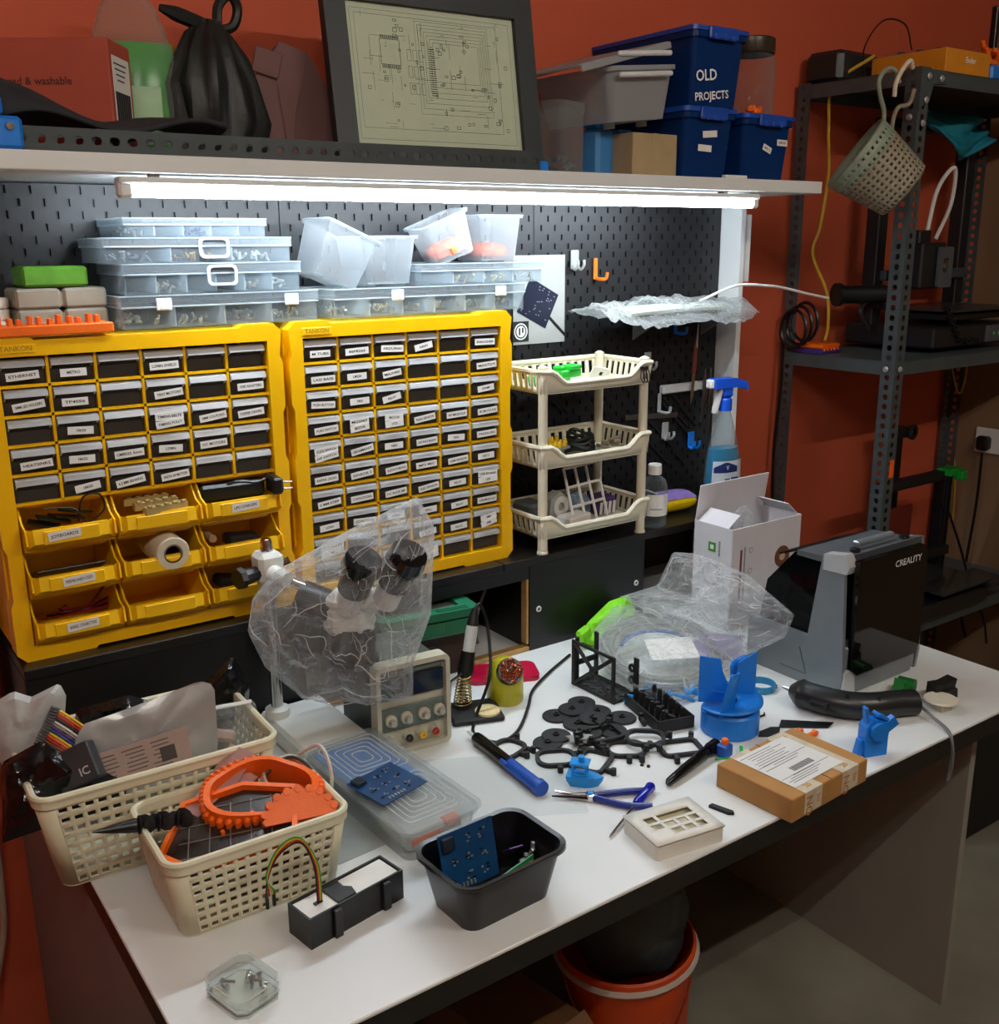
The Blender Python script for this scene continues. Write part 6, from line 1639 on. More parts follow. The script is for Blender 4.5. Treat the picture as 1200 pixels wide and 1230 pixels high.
# ================================================================== parcel
t = thing('parcel', 'brown cardboard parcel with address label and printed tape', 'parcel', (.586, -.598, DZ), R(3.5))
w, d, h = .205, .148, .041
MB().box((0, 0, h / 2), (w, d, h), .0015).build('carton', CARD, t)
TAPE = mat('printed_white_tape', '#c9bda6', .3, vary=.15, scale=60); TINK = mat('ochre_tape_print', '#a8741c', .5)
for x in (-.048, .052):
    b = MB(); b.box((x, 0, h + .0004), (.045, d + .001, .0006), m=0); b.box((x, -d / 2 - .0004, h / 2 + .002), (.045, .0006, h - .004), m=0); b.box((x, d / 2 + .0004, h / 2 + .004), (.045, .0006, h - .008), m=0)
    b.text('ON', .022, TM((x - .010, -d / 2 - .0012, .016), FRONT, R(90)), 1); b.text('ITS', .011, TM((x + .014, -d / 2 - .0012, .022), FRONT, R(90)), 1)
    b.box((x, d / 2 - .014, h + .0009), (.02, .008, .0004), m=1); b.text('20', .014, TM((x, -d / 2 + .012, h + .0011)), 1)
    b.build('tape', [TAPE, TINK], t)
b = MB(); b.at((-.006, .004, h + .0012)); b.box((0, 0, 0), (.130, .118, .0006), m=0)
for k in range(2): b.box((0, .012 - .045 * k, .0005), (.124, .0006, .0003), m=1)
for i in range(26): b.box((-.02 + i * .0021, -.021, .0005), (.0006 + .0008 * (i * 5 % 3 == 0), .013, .0003), m=1)
rr = random.Random(14)
for i in range(13): b.box((-.025 + rr.random() * .03, .050 - i * .0062 if i < 9 else -.034 - (i - 9) * .005, .0005), (.05 + rr.random() * .04, .0009, .0003), m=1)
b.build('address_label', [mat('label_white', '#dcdcd8', .5, vary=.02), mat('grey_label_ink', '#4a4a4a', .6)], t)
b = MB(); b.box((0, 0, h + .0002), (.002, d, .0006)); b.build('flap_seam', mat('dark_card_seam', '#6a4a24', .8), t)

# black pen-shaped tool
t = thing('black_pen_tool', 'glossy black pen shaped tool beside the parcel', 'tool', (.485, -.468, DZ), R(14))
b = MB(); b.tube([(-.075, 0, .006), (-.07, 0, .008), (-.02, 0, .010), (.04, 0, .012), (.06, 0, .012)], [.004, .007, .009, .010, .008], 14); b.build('barrel', BLACK_GLOSS, t)
b = MB(); b.tube([(.055, 0, .012), (.065, 0, .013), (.085, 0, .013), (.088, 0, .013)], [.010, .012, .012, .008], 14); b.build('cap', BLACK_GLOSS, t)
MB().box((.045, 0, .023), (.05, .005, .003), .001).build('clip', BLACK_GLOSS, t)
t = thing('blue_motor', 'tiny blue motor with orange knob and green strip beside the parcel', 'motor', (.565, -.470, DZ), R(10))
b = MB(); b.box((0, 0, .014), (.022, .022, .024), .003); b.build('body', mat('mid_blue_block', '#1c58b8', .4), t)
b = MB(); b.lathe([(.006, .026), (.006, .034), (.004, .036)], 12); b.build('knob', ORANGE, t)
b = MB(); b.at((.02, -.022, .008), rz=.6); b.box((0, 0, 0), (.05, .006, .003), .0005); b.at((-.028, -.012, .012), rz=1.0, ry=.5); b.box((0, 0, 0), (.055, .004, .003), .0005); b.build('strip', mat('bright_green_strip', '#18b238', .4), t)
rr = random.Random(2)
for i, (x, y, l, m_, lab) in enumerate(((.725, -.405, .05, BLACK, 'black hex key set behind the parcel'), (.700, -.455, .04, BLACK, 'flat black hexagon plate before the turbine'), (.725, -.492, .03, ORANGE, 'orange cable clip behind the parcel'), (.742, -.512, .03, ORANGE, 'second orange cable clip behind the parcel'), (.775, -.475, .06, BLACK, 'flat black card under the handheld device'))):
    b = MB()
    if i == 0:
        for k in range(3): b.at((0, .006 * k, .003), rz=.3 * k); b.tube([(-.02, 0, 0), (.02, 0, 0), (.026, .006, 0)], .002, 5)
    elif i in (2, 3): b.box((0, 0, .005), (.026, .008, .010), .002); b.cyl((.014, -.004, .006), (.014, .004, .006), .006, n=12)
    elif i == 4: b.at((0, 0, .001), rz=-.7); b.prism([(-.05, -.014), (.04, -.010), (.055, .012), (-.04, .016)], 0, .002, 'z')
    else: b.prism([(.030 * math.cos(R(60 * k)), .012 * math.sin(R(60 * k))) for k in range(6)], 0, .003, 'z')
    tag(b.build(('hex_keys', 'hexagon_plate', 'cable_clip', 'cable_clip', 'black_card')[i], m_, None, (x, y, DZ)), lab, 'small part')

# desoldering pump
t = thing('desoldering_pump', 'black and blue desoldering pump lying on the desk', 'desoldering pump', (.236, -.275, DZ), R(-94))
b = MB(); b.cyl((-.13, 0, .012), (-.105, 0, .012), .003, .004, n=10); b.build('nozzle', mat('white_nozzle', '#d2d2cc', .4), t)
b = MB(); b.tube([(-.105, 0, .012), (-.10, 0, .012), (-.09, 0, .012), (-.02, 0, .012), (.015, 0, .012)], [.006, .011, .012, .0115, .0115], 16); b.build('barrel', BLACK_GLOSS, t)
b = MB(); b.cyl((.01, 0, .012), (.10, 0, .012), .0115, .0115, n=16); b.box((.055, .0, .012), (.09, .026, .010), .003); b.build('sleeve', mat('cobalt_plastic', '#1b4fae', .35), t)
b = MB(); b.cyl((.100, 0, .013), (.112, 0, .013), .014, .013, n=18); b.build('plunger_cap', mat('cobalt_plastic', '#1b4fae', .35), t)
b = MB(); b.box((.012, -.012, .018), (.02, .008, .010), .003); b.build('trigger', mat('cobalt_plastic', '#1b4fae', .35), t)
# blue boat
t = thing('blue_boat', 'small bright blue printed boat', 'printed boat', (.306, -.398, DZ), R(-50))
AZ = mat('azure_printed_plastic', '#1690e0', .36, vary=.08, bump=.1, bscale=250)
def hull(z, k): return [(x * k, y * k * (.9 + .1 * k), z) for x, y in ((-.028, -.014), (.006, -.016), (.022, -.010), (.034, 0), (.022, .010), (.006, .016), (-.028, .014))]
b = MB(); loft(b, [hull(0, .72), hull(.010, .92), hull(.019, 1.0)]); b.build('hull', AZ, t)
b = MB(); b.box((-.006, 0, .020), (.026, .022, .006), .001)
for sx in (-1, 1):
    for sy in (-1, 1): b.box((-.006 + sx * .011, sy * .009, .030), (.004, .004, .020), .0005)
b.box((-.006, 0, .041), (.032, .026, .004), .001); b.build('cabin', AZ, t)
b = MB(); b.lathe([(.005, .041), (.0055, .052), (.003, .052)], 12, c=(-.004, 0, 0)); b.build('chimney', AZ, t)
# pliers
t = thing('needle_nose_pliers', 'navy handled needle nose pliers with one jaw blue tipped', 'pliers', (.284, -.442, DZ), R(-42))
b = MB(); b.tube([(-.004, .003, .006), (-.03, .004, .006), (-.058, .012, .006)], [.006, .004, .0015], 8); b.tube([(-.004, -.003, .006), (-.03, -.003, .006), (-.062, -.004, .006)], [.006, .004, .0015], 8); b.build('jaws', CHROME, t)
MB().lathe([(.009, .001), (.009, .012), (.004, .013)], 16).build('pivot', CHROME, t)
MB().lathe([(.005, .0125), (.005, .014), (.001, .014)], 12).build('pivot_cap', AZ, t)
NAVY = mat('navy_grip', '#16267c', .35, vary=.05)
for s in (-1, 1):
    b = MB(); b.tube(spline([(.006, s * .004, .007), (.03, s * .013, .007), (.06, s * .022, .007), (.098, s * (.020 if s < 0 else .030), .007)], 6), .0055, 10); b.build('grip', NAVY, t)
# screwdriver
t = thing('precision_screwdriver', 'translucent blue screwdriver lying against the white keypad case', 'screwdriver', (.308, -.512, DZ), R(24))
b = MB(); b.tube([(.02, 0, .008), (.025, 0, .008), (.06, 0, .009), (.078, 0, .009), (.084, 0, .009)], [.006, .008, .007, .009, .006], 10); b.build('handle', mat('gloss_ultramarine', '#15209a', .12), t)
MB().tube([(-.08, 0, .003), (-.075, 0, .004), (.02, 0, .008)], [.001, .0022, .0026], 8).build('shaft', CHROME, t)
# white keypad case with open key windows
t = thing('keypad_case', 'white keypad housing with cut out key windows', 'keypad case', (.318, -.594, DZ), R(-9))
CASEW = mat('white_resin', '#dedcd2', .45, vary=.02)
w, d, h = .122, .092, .024
b = MB(); b.ringprism(rrect(w, d, .007, 4), rrect(w - .006, d - .006, .005, 4), 0, h - .002, 'z'); b.build('wall', CASEW, t)
MB().prism(rrect(w - .007, d - .007, .005, 4), .001, .0165, 'z').build('floor', mat('cream_inside', '#cfc8a8', .6), t)
# face: 4 x 3 windows, some joined
xs = [-w / 2, -.040, -.022, -.017, .001, .006, .022, .027, .043, w / 2]; ys = [-d / 2, -.030, -.016, -.011, .003, .008, .024, d / 2]
openc = {(1, 1), (3, 1), (5, 1), (7, 1), (1, 3), (3, 3), (5, 3), (7, 3), (1, 5), (3, 5), (4, 5), (5, 5), (6, 5), (7, 5)}
b = MB()
for i in range(9):
    for j in range(7):
        if (i, j) in openc and not (i == 1 and j == 1): continue
        b.add([(xs[i], ys[j], h), (xs[i + 1], ys[j], h), (xs[i + 1], ys[j + 1], h), (xs[i], ys[j + 1], h)], [(0, 1, 2, 3)])
o = b.build('face_plate', CASEW, t); solid(o, .0025, 1)
for x in (-1, 1):
    for y in (-1, 1): MB().lathe([(.0022, h), (.0022, h + .0008), (.0008, h + .0004)], 8, c=(x * (w / 2 - .007), y * (d / 2 - .007), 0)).build('corner_screw', STEEL, t)
o = MB().prism([(-.020, -.004), (.014, -.005), (.022, .001), (.018, .005), (-.018, .004)], 0, .005, 'z').build('black_clip', BLACK_MATT, None, (.430, -.588, DZ), R(-75)); tag(o, 'small black clip lying between keypad case and parcel', 'clip')

# black food tub with circuit boards
t = thing('black_tub', 'black plastic food tub holding circuit boards', 'tub', (.010, -.556, DZ), R(2))
b = MB(); tub(b, .140, .092, .172, .122, .078, .020, rim=.006, rimh=.004, n=6); o = b.build('tub_body', mat('black_tub_plastic', '#101112', .28, vary=.05), t); solid(o, .0016)
PCB = mat('navy_circuit_board', '#123e6a', .35, vary=.08); SOL = mat('solder_silver', '#a8aeb2', .3, metal=.6)
def pcb(name, label, loc, w, d, rz, rx, ry=0, n=20, seed=1, m_=None, usb=True):
    t = thing(name, label, 'circuit board', loc, rz, None, rx=rx, ry=ry)
    MB().box((0, 0, 0), (w, d, .0018), .0003).build('board', m_ or PCB, t)
    b = MB(); rr = random.Random(seed)
    for gx in range(3):
        for gy in range(3):
            cx_, cy_ = -w * .30 + gx * w * .28, -d * .3 + gy * d * .3
            for k in range(5): b.box((cx_ + rr.uniform(-.07, .07) * w, cy_ + rr.uniform(-.07, .07) * d, .0016), (.0035, .002, .0018), m=k % 2)
    b.build('solder_joints', [SOL, BLACK], t)['kind'] = 'stuff'
    if usb: MB().box((-w * .36, d * .34, .0045), (w * .2, d * .22, .007), .001).build('controller_module', mat('dark_module', '#1a2630', .35), t)
    for k in range(6): MB().box((-w * .3 + k * .006, -d * .42, .002), (.003, .006, .0024)).build('pin_pad', SOL, t)
    return t
pcb('keypad_board', 'navy circuit board standing on edge in the black tub', (-.016, -.540, DZ + .066), .090, .084, R(2), R(78), seed=3)
pcb('keypad_board', 'navy key matrix board lying on the lidded box', (-.010, -.304, DZ + .0655), .092, .084, R(14), R(3), seed=5)
o = MB().box((0, 0, .012), (.10, .003, .024), .0005).build('green_board', mat('green_circuit_board', '#1c7a4a', .35), None, (.02, -.585, DZ + .030), R(14)); tag(o, 'green circuit board edge standing in the black tub', 'circuit board')
o = MB().at(rx=.9).box((0, 0, 0), (.022, .002, .026), .0005).build('purple_board', mat('purple_circuit_board', '#4a1f78', .35), None, (.062, -.535, DZ + .045), R(-10)); tag(o, 'tiny purple circuit board in the black tub', 'circuit board')
b = MB(); b.box((0, 0, .008), (.022, .016, .016), .002); b.cyl((0, -.006, .017), (0, .006, .017), .004, n=10); tag(b.build('orange_connector', mat('amber_connector', '#e08a10', .35), None, (.062, -.575, DZ + .026), R(20)), 'orange connector in the black tub', 'connector')
b = MB()
for i in range(4): b.at((.006 * i, .004 * (i % 2), .004 * i), rz=i, ry=.5 * i); b.box((0, 0, 0), (.016, .006, .005), .001)
tag(b.build('silver_connector', SOL, None, (.068, -.553, DZ + .034)), 'silver connector beside the orange one in the tub', 'connector')
b = MB(); b.box((0, 0, .004), (.018, .012, .008), .001); b.box((.004, 0, .009), (.006, .01, .003)); tag(b.build('white_connector', PAPER, None, (-.03, -.585, DZ + .006)), 'white connector at the bottom of the black tub', 'connector')

# lidded clear box
t = thing('lidded_box', 'milky lidded food box with blue sheet inside', 'storage box', (.010, -.270, DZ), R(2.5))
b = MB(); tub(b, .118, .295, .132, .312, .050, .016, rim=.004, rimh=.006, n=5); b.build('box_body', clear('milky_box', '#eef0f0', '#d2d6d6', .20, .2, edge=.3), t)
LIDM = clear('milky_lid', '#f2f5f5', '#dfe3e4', .13, .15, edge=.25)
b = MB(); b.prism(rrect(.144, .324, .018, 5), .051, .057, 'z'); b.build('lid', LIDM, t)
for k in range(5):
    for s in (1, -1):
        ww, dd = .104 - .019 * k, .128 - .022 * k
        b = MB(); b.ringprism(rrect(ww, dd, .010, 3, 0, s * .078), rrect(ww - .003, dd - .003, .009, 3, 0, s * .078), .057, .0588, 'z'); b.build('lid_ridge', clear('milky_ridge', '#f6f8f8', '#eef2f4', .45, .15, edge=.3), t)
b = MB(); b.box((0, .06, .047), (.108, .175, .004), .001); b.build('blue_sheet', mat('sky_blue_sheet', '#2a88dc', .5, vary=.08), t)
b = MB(); b.box((0, -.09, .018), (.10, .09, .03), .006); b.build('pale_parts', mat('pale_parts', '#c9c6bf', .6, vary=.1), t)
b = MB(); b.box((.03, -.128, .030), (.03, .02, .01), .003); b.box((-.02, -.138, .022), (.05, .006, .012), .002); b.build('orange_parts', ORANGE, t)
# silver pouch edge under the box with dark print
o = MB().box((0, 0, .0008), (.12, .26, .0012)).build('printed_sheet', mat('grey_print_sheet', '#9aa09c', .4, vary=.08), None, (-.075, -.23, DZ), R(4)); tag(o, 'grey sheet lying between basket and lidded box', 'sheet')
o = MB().grid(lambda u, v: (-.14 + .28 * u, -.10 + .20 * v, .0012 + .0008 * math.sin(9 * u + 4 * v)), 14, 10).build('clear_sheet', clear('clear_flat_sheet', '#f6f8f8', '#e6ebeb', .10, .08, bump=.2, bscale=20, edge=.25), None, (.185, -.315, DZ), R(-30)); tag(o, 'flat clear plastic sheet under the desoldering pump', 'sheet')

# black sensor box with ribbon wires
t = thing('sensor_box', 'long black sensor box with white top plates and ribbon wires', 'sensor', (-.168, -.474, DZ), R(9.5))
w, d, h = .152, .050, .044
b = MB(); b.ringprism([(-w / 2, -d / 2), (w / 2, -d / 2), (w / 2, d / 2), (-w / 2, d / 2)], [(-w / 2 + .003, -d / 2 + .003), (w / 2 - .003, -d / 2 + .003), (w / 2 - .003, d / 2 - .003), (-w / 2 + .003, d / 2 - .003)], .0, h, 'z'); b.build('housing', BLACK, t)
MB().box((0, 0, .016), (w - .007, d - .007, .03)).build('core', BLACK, t)
for x in (-.035, .045):
    MB().box((x, -d / 2 - .003, .0205), (.012, .006, .041), .001).build('rib', BLACK, t); MB().box((x, d / 2 + .003, .022), (.012, .006, .036), .001).build('rib', BLACK, t)
MB().box((-.050, 0, h - .004), (.046, .043, .003), .0005).build('top_plate', PAPER, t)
MB().box((.036, 0, h - .004), (.072, .043, .003), .0005).build('top_plate', PAPER, t)
b = MB(); b.prism([(-.028, -.021), (.0, -.021), (.004, -.006), (-.006, .006), (.0, .021), (-.028, .021)], h - .006, h + .001, 'z'); b.build('bridge', BLACK, t)
b = MB(); b.box((-.046, 0, h - .002), (.012, .005, .003)); b.build('wire_slot', BLACK, t)
for k, c in enumerate(('#1d1a12', '#a31a16', '#c9a21c', '#2d8a34')):
    b = MB(); b.tube(spline([(-.046 + .002 * k, 0, h - .006), (-.046 + .002 * k, .004, h + .05), (-.060, .010 + .001 * k, h + .088 + .002 * k), (-.088, .016 + .001 * k, h + .082 + .002 * k), (-.104 - .001 * k, .020, h + .055), (-.108 + .005 * k, .022, h + .026)], 7), .0013, 6); b.build('wire', mat('ribbon_' + c[1:], c, .4), t)
    if k % 2 == 0: b = MB(); b.box((-.107 + .005 * k, .022, h + .018), (.004, .004, .018), .0006); b.build('wire_plug', BLACK, t)

# little clear case with screws
t = thing('clear_pill_case', 'small clear octagonal case with metal bits on the desk corner', 'case', (-.340, -.536, DZ), R(15))
CC = clear('crystal_case', '#f8faf9', '#e6ecea', .02, .04, edge=.16)
oc_ = lambda s: [(s * x, s * y) for x, y in ((-.021, -.038), (.021, -.038), (.031, -.028), (.031, .028), (.021, .038), (-.021, .038), (-.031, .028), (-.031, -.028))]
b = MB(); b.ringprism(oc_(1), oc_(.93), 0, .012, 'z'); b.prism(oc_(.95), 0, .0015, 'z'); b.build('case_base', CC, t)
b = MB(); b.ringprism(oc_(1.02), oc_(.95), .0125, .024, 'z'); b.prism(oc_(1.0), .024, .0258, 'z'); b.build('case_lid', CC, t)
MB().prism(oc_(.90), .002, .004, 'z').build('foam_base', mat('pale_sage_insert', '#cdd4c8', .5), t)
rr = random.Random(15)
for i in range(7):
    b = MB(); b.at((rr.uniform(-.018, .018), rr.uniform(-.02, .02), .010 + .0015 * i), rz=rr.random() * 3, ry=1.2)
    if i < 3: b.lathe([(.004, -.002), (.008, -.002), (.008, .002), (.004, .002), (.004, -.002)], 14, caps=False)
    else: b.cyl((0, 0, -.008), (0, 0, .006), .002, n=8); b.cyl((0, 0, .006), (0, 0, .009), .0038, n=8)
    b.build('metal_bit', CHROME, t)
MB().box((0, -.0395, .013), (.012, .003, .008), .001).build('catch', CC, t)
CCE = clear('crystal_edge', '#ffffff', '#f2f6f5', .35, .05, edge=.4)
for zz, sc in ((.0015, 1.0), (.012, 1.01), (.0255, 1.01)):
    q = oc_(sc); MB().tube([(x_, y_, zz) for x_, y_ in q], .0011, 6, closed=True).build('moulded_edge', CCE, t)

# ================================================================== the two woven baskets
def weave_basket(label, x, y, z, w, d, h, rz, nu, nd, nv, taper=.86):
    t = thing('woven_basket', label, 'basket', (x, y, z), rz, 'cream woven baskets on the desk')
    n = 6
    outl = rrect(w, d, .022, n)
    def wall(a, c, nn):
        def f(u, v):
            k = taper + (1 - taper) * v
            p = Vector((a[0] + (c[0] - a[0]) * u, a[1] + (c[1] - a[1]) * u))
            return (p.x * k, p.y * k, .004 + v * (h - .016))
        return f
    b = MB()
    r = .022
    cs = [(-w / 2 + r, -d / 2), (w / 2 - r, -d / 2), (w / 2, -d / 2 + r), (w / 2, d / 2 - r), (w / 2 - r, d / 2), (-w / 2 + r, d / 2), (-w / 2, d / 2 - r), (-w / 2, -d / 2 + r)]
    for i in range(0, 8, 2):
        nn = nu if i in (0, 4) else nd
        pierced(b, wall(cs[i], cs[i + 1], nn), nn, nv, .62, .46, skip=lambda a, e: e in (0, nv - 1) and False)
    # plain rounded corners
    for (cx_, cy_, a0) in ((w / 2 - r, -d / 2 + r, -90), (w / 2 - r, d / 2 - r, 0), (-w / 2 + r, d / 2 - r, 90), (-w / 2 + r, -d / 2 + r, 180)):
        b.grid(lambda u, v: ((cx_ + r * math.cos(R(a0 + 90 * u))) * (taper + (1 - taper) * v), (cy_ + r * math.sin(R(a0 + 90 * u))) * (taper + (1 - taper) * v), .004 + v * (h - .016)), 6, 2)
    o = b.build('woven_wall', BASKET, t); solid(o, .0028)
    b = MB(); k2 = [(x_ * taper * 1.0, y_ * taper) for x_, y_ in outl]; b.prism(k2, .0005, .005, 'z'); b.build('floor', BASKET, t)
    b = MB(); oo = rrect(w + .008, d + .008, .026, 8); ii = rrect(w - .008, d - .008, .020, 8); b.ringprism(oo, ii, h - .013, h, 'z'); b.tube([(x_, y_, h) for x_, y_ in rrect(w + .002, d + .002, .024, 8)], .0052, 8, closed=True); b.build('rim', BASKET, t)
    return t
weave_basket('large cream woven basket full of packets at the desk corner', -.314, -.092, DZ + .0005, .340, .245, .150, R(-2), 17, 11, 8)
weave_basket('smaller cream woven basket holding orange printed parts', -.252, -.322, DZ + .0005, .248, .180, .115, R(-1.5), 13, 8, 7, .88)
# ---- in the front basket
bz = DZ + .008
t = thing('orange_tread_ring', 'bumpy orange printed tread ring in the front basket', 'printed part', (-.212, -.300, bz + .098), R(-30), rx=R(22))
b = MB()
n = 44
def tread_c(k):
    a = 2 * math.pi * k / n
    q_ = 1 + .07 * math.cos(3 * a + .6) + .03 * math.sin(5 * a); return Vector((.080 * math.cos(a) * q_, .052 * math.sin(a) * q_, .006 * math.sin(2 * a)))
vs_ = []
for sc, zz in ((1.0, -.028), (1.0, .028), (.88, .028), (.88, -.028)):
    for k in range(n): p = tread_c(k); vs_.append((p.x * sc, p.y * sc, zz + p.z))
b.add(vs_, [(r_ * n + k, r_ * n + (k + 1) % n, ((r_ + 1) % 4) * n + (k + 1) % n, ((r_ + 1) % 4) * n + k) for r_ in range(4) for k in range(n)]); b.build('band', ORANGE, t)
for k in range(0, n, 1):
    p = tread_c(k); a = math.atan2(p.y, p.x)
    b = MB(); b.at((p.x * 1.03, p.y * 1.03, 0), rz=a); b.box((0, 0, 0), (.010, .0085, .050), .003); b.build('lug', ORANGE, t)
t = thing('orange_half_wheel', 'toothed orange half wheel standing in the front basket', 'printed part', (-.186, -.376, bz + .092), R(-14), rx=R(50))
pts = []
for k in range(25): a = R(180 * k / 24); q = .048 + .004 * (k % 2); pts.append((q * math.cos(a), q * math.sin(a) * .85))
b = MB(); b.prism(pts, -.008, .008, 'z'); b.build('half_wheel', ORANGE, t)
for k in range(9): a = R(15 + 18 * k); MB().cyl((.05 * math.cos(a), .05 * math.sin(a) * .85, -.010), (.05 * math.cos(a), .05 * math.sin(a) * .85, .010), .0055, n=10).build('tooth', ORANGE, t)
t = thing('orange_scrap_set', 'orange printed latch piece near the cable coil', 'printed part', (-.155, -.300, bz + .078))
for i in range(4): MB().at((.006 * i - .008, .006 * (i % 2), .006 * i), rz=i * .8, ry=.4 * i).box((0, 0, 0), (.03, .014, .012), .003).build('piece', ORANGE, t)
t = thing('orange_hexagon', 'orange hexagon rim around a smoked grid plate in the front basket', 'printed part', (-.268, -.328, bz + .088), R(-24), rx=R(16), ry=R(-6))
hexo = [(-.095, -.035), (-.066, .055), (.02, .072), (.095, .046), (.090, -.055), (-.06, -.064)]
hexi = [(x * .92, y * .90) for x, y in hexo]
b = MB(); b.ringprism(hexo, hexi, -.006, .010, 'z'); b.build('orange_rim', ORANGE, t)
b = MB(); b.prism([(x * .93, y * .91) for x, y in hexo], -.004, .0, 'z'); b.build('grid_plate', mat('smoked_brown_plate', '#2a211c', .25, vary=.2), t)
PLATE_L = mat('grid_line_grey', '#6e665c', .5)
for i in range(5): MB().box((-.056 + .028 * i, 0, .0006), (.0012, .092, .0012)).build('grid_line', PLATE_L, t)
for i in range(4): MB().box((0, -.042 + .028 * i, .0006), (.138, .0012, .0012)).build('grid_line', PLATE_L, t)
for i in range(3): MB().lathe([(.003, .0), (.003, .006), (.001, .007)], 8, c=(-.01 + .02 * i, -.01 + .012 * i, 0)).build('stud', ORANGE, t)
o = MB().at(ry=.3).box((0, 0, 0), (.05, .035, .004), .001).build('blue_module', PCB, None, (-.318, -.352, bz + .052), R(20)); tag(o, 'blue circuit module at the left of the front basket', 'circuit board')
t = thing('black_screw_cone', 'black threaded cone sticking out over the basket rim', 'cone', (-.385, -.298, bz + .118), R(-4), ry=R(8))
b = MB(); b.tube([(-.055, 0, 0), (-.03, 0, .0), (-.008, 0, 0), (.0, 0, 0)], [.001, .006, .009, .010], 12); b.build('tip', BLACK, t)
rr = random.Random(3)
for i in range(8): MB().at((.004 + .0085 * i, 0, 0), ry=R(90), rz=i).lathe([(.008, -.003), (.0125 + .003 * rr.random(), 0), (.008, .003)], 10).build('thread', BLACK_MATT, t)
t = thing('white_cable_coil', 'coiled white cable at the right end of the front basket', 'cable', (-.158, -.268, bz + .095), R(-20), rx=R(30))
for k in range(5): MB().tube([(.040 * math.cos(a) * (1 - .05 * k), .030 * math.sin(a), .004 * k + .004 * math.sin(3 * a + k)) for a in [2 * math.pi * i / 26 for i in range(26)]], .0028, 6, closed=True).build('loop', mat('white_cable_jacket', '#c9c6ba', .45), t)
MB().tube(spline([(.02, .03, .02), (.05, .02, .05), (.062, -.02, .045), (.060, -.045, .01)], 6), .003, 6).build('loose_end', mat('white_cable_jacket', '#c9c6ba', .45), t)
o = MB().tube(spline([(-.19, -.27, bz + .118), (-.15, -.265, bz + .130), (-.128, -.285, bz + .115), (-.120, -.31, bz + .085)], 6), .0022, 6).build('black_thin_lead', BLACK, None); tag(o, 'thin black lead over the white cable coil', 'cable')
b = MB(); b.at(ry=-.3, rx=.35); b.box((0, 0, 0), (.10, .05, .003), .0005); b.at((.03, .01, .02), ry=-.6, rx=.2); b.box((0, 0, 0), (.07, .045, .002), .0005)
tag(b.build('pink_wrapper', mat('dusty_pink_paper', '#a8807a', .5, vary=.1), None, (-.255, -.262, bz + .105), R(25)), 'dusty pink wrapper at the back of the front basket', 'wrapper')
b = MB(); vs, fs = lumpy([(.03, 0), (.07, .01), (.075, .03), (.05, .045), (.01, .05)], 24, .3, 18, 7, (1.2, .85)); b.add(vs, fs)
tag(b.build('grey_packet', mat('grey_wrapper', '#6d6b68', .4, vary=.4, scale=40), None, (-.25, -.32, bz + .002)), 'grey crumpled packet at the bottom of the front basket', 'packet')
# ---- in the rear basket
bz = DZ + .008
GFILM = mat('black_polythene', '#0d0e10', .16, vary=.2, bump=.8, bscale=40)
def packet(name, label, pts, loc, rz, dv, m_, rx=0, amp=.006, seed=0, cat='packet', part=None):
    t = thing(name, label, cat, loc, rz, None, rx=rx)
    b = MB(); puff3(b, [(x, 0, z) for x, z in pts], (0, -dv, 0), 7, amp, 30, seed, 50); b.build('wrapper', m_, t, sharp=22)
    if part: part(t)
    return t
SILVERP = mat('silver_poly_mailer', '#a5a6a6', .3, metal=.25, vary=.08, scale=10, bump=.6, bscale=22)
def mailer_label(t):
    b = MB(); b.at((-.005, -.0150, .058), ry=R(-6)); b.box((0, 0, 0), (.125, .0008, .060), m=0)
    rr = random.Random(9)
    for i in range(24): b.box((-.055 + (i % 3) * .04 + rr.uniform(-.004, .004), -.0006, .022 - (i // 3) * .0062), (.02 + rr.random() * .012, .0005, .0014), m=1)
    b.box((.03, -.0006, .0), (.022, .0005, .022), m=1); b.build('label', [mat('pinkish_label', '#a89088', .6, vary=.05), mat('faded_ink', '#4a4442', .6)], t)
packet('poly_mailer', 'silver grey poly mailer with faded address label in the rear basket', [(-.115, 0), (.075, .0), (.10, .05), (.105, .145), (.085, .155), (-.02, .135), (-.085, .125), (-.10, .10)], (-.318, -.150, bz + .072), R(-8), .008, SILVERP, R(-12), .006, 1, 'mailer', mailer_label)
packet('white_mailer', 'crumpled pale mailer sticking up at the left basket end', [(-.05, 0), (.025, .0), (.045, .07), (.050, .105), (.042, .125), (.0, .105), (-.025, .115), (-.06, .095), (-.065, .03)], (-.455, -.045, bz + .118), R(-32), .022, mat('pale_mailer', '#b9bfbe', .45, vary=.06, bump=.5, bscale=25), R(-6), .006, 4, 'mailer')
packet('black_bag', 'black plastic packet at the left end of the rear basket', [(-.09, 0), (.06, .0), (.075, .05), (.03, .09), (-.05, .10), (-.10, .06)], (-.430, -.140, bz + .060), R(-25), .032, GFILM, R(-25), .012, 6, 'packet')
packet('black_bag', 'black plastic packet in the middle of the rear basket', [(-.08, 0), (.08, .0), (.085, .07), (.02, .105), (-.06, .09)], (-.325, -.01, bz + .075), R(-20), .030, GFILM, 0, .012, 9, 'packet')
packet('black_bag', 'black plastic packet at the back right of the rear basket', [(-.08, 0), (.075, .0), (.085, .08), (.06, .13), (.01, .085), (-.07, .07)], (-.195, -.005, bz + .075), R(-15), .028, GFILM, 0, .012, 12, 'packet')
packet('black_bag', 'black plastic packet draped over the left basket rim', [(-.05, -.05), (.04, -.02), (.05, .05), (.0, .09), (-.055, .06)], (-.475, -.155, bz + .11), R(-35), .018, GFILM, R(-20), .010, 15, 'packet')
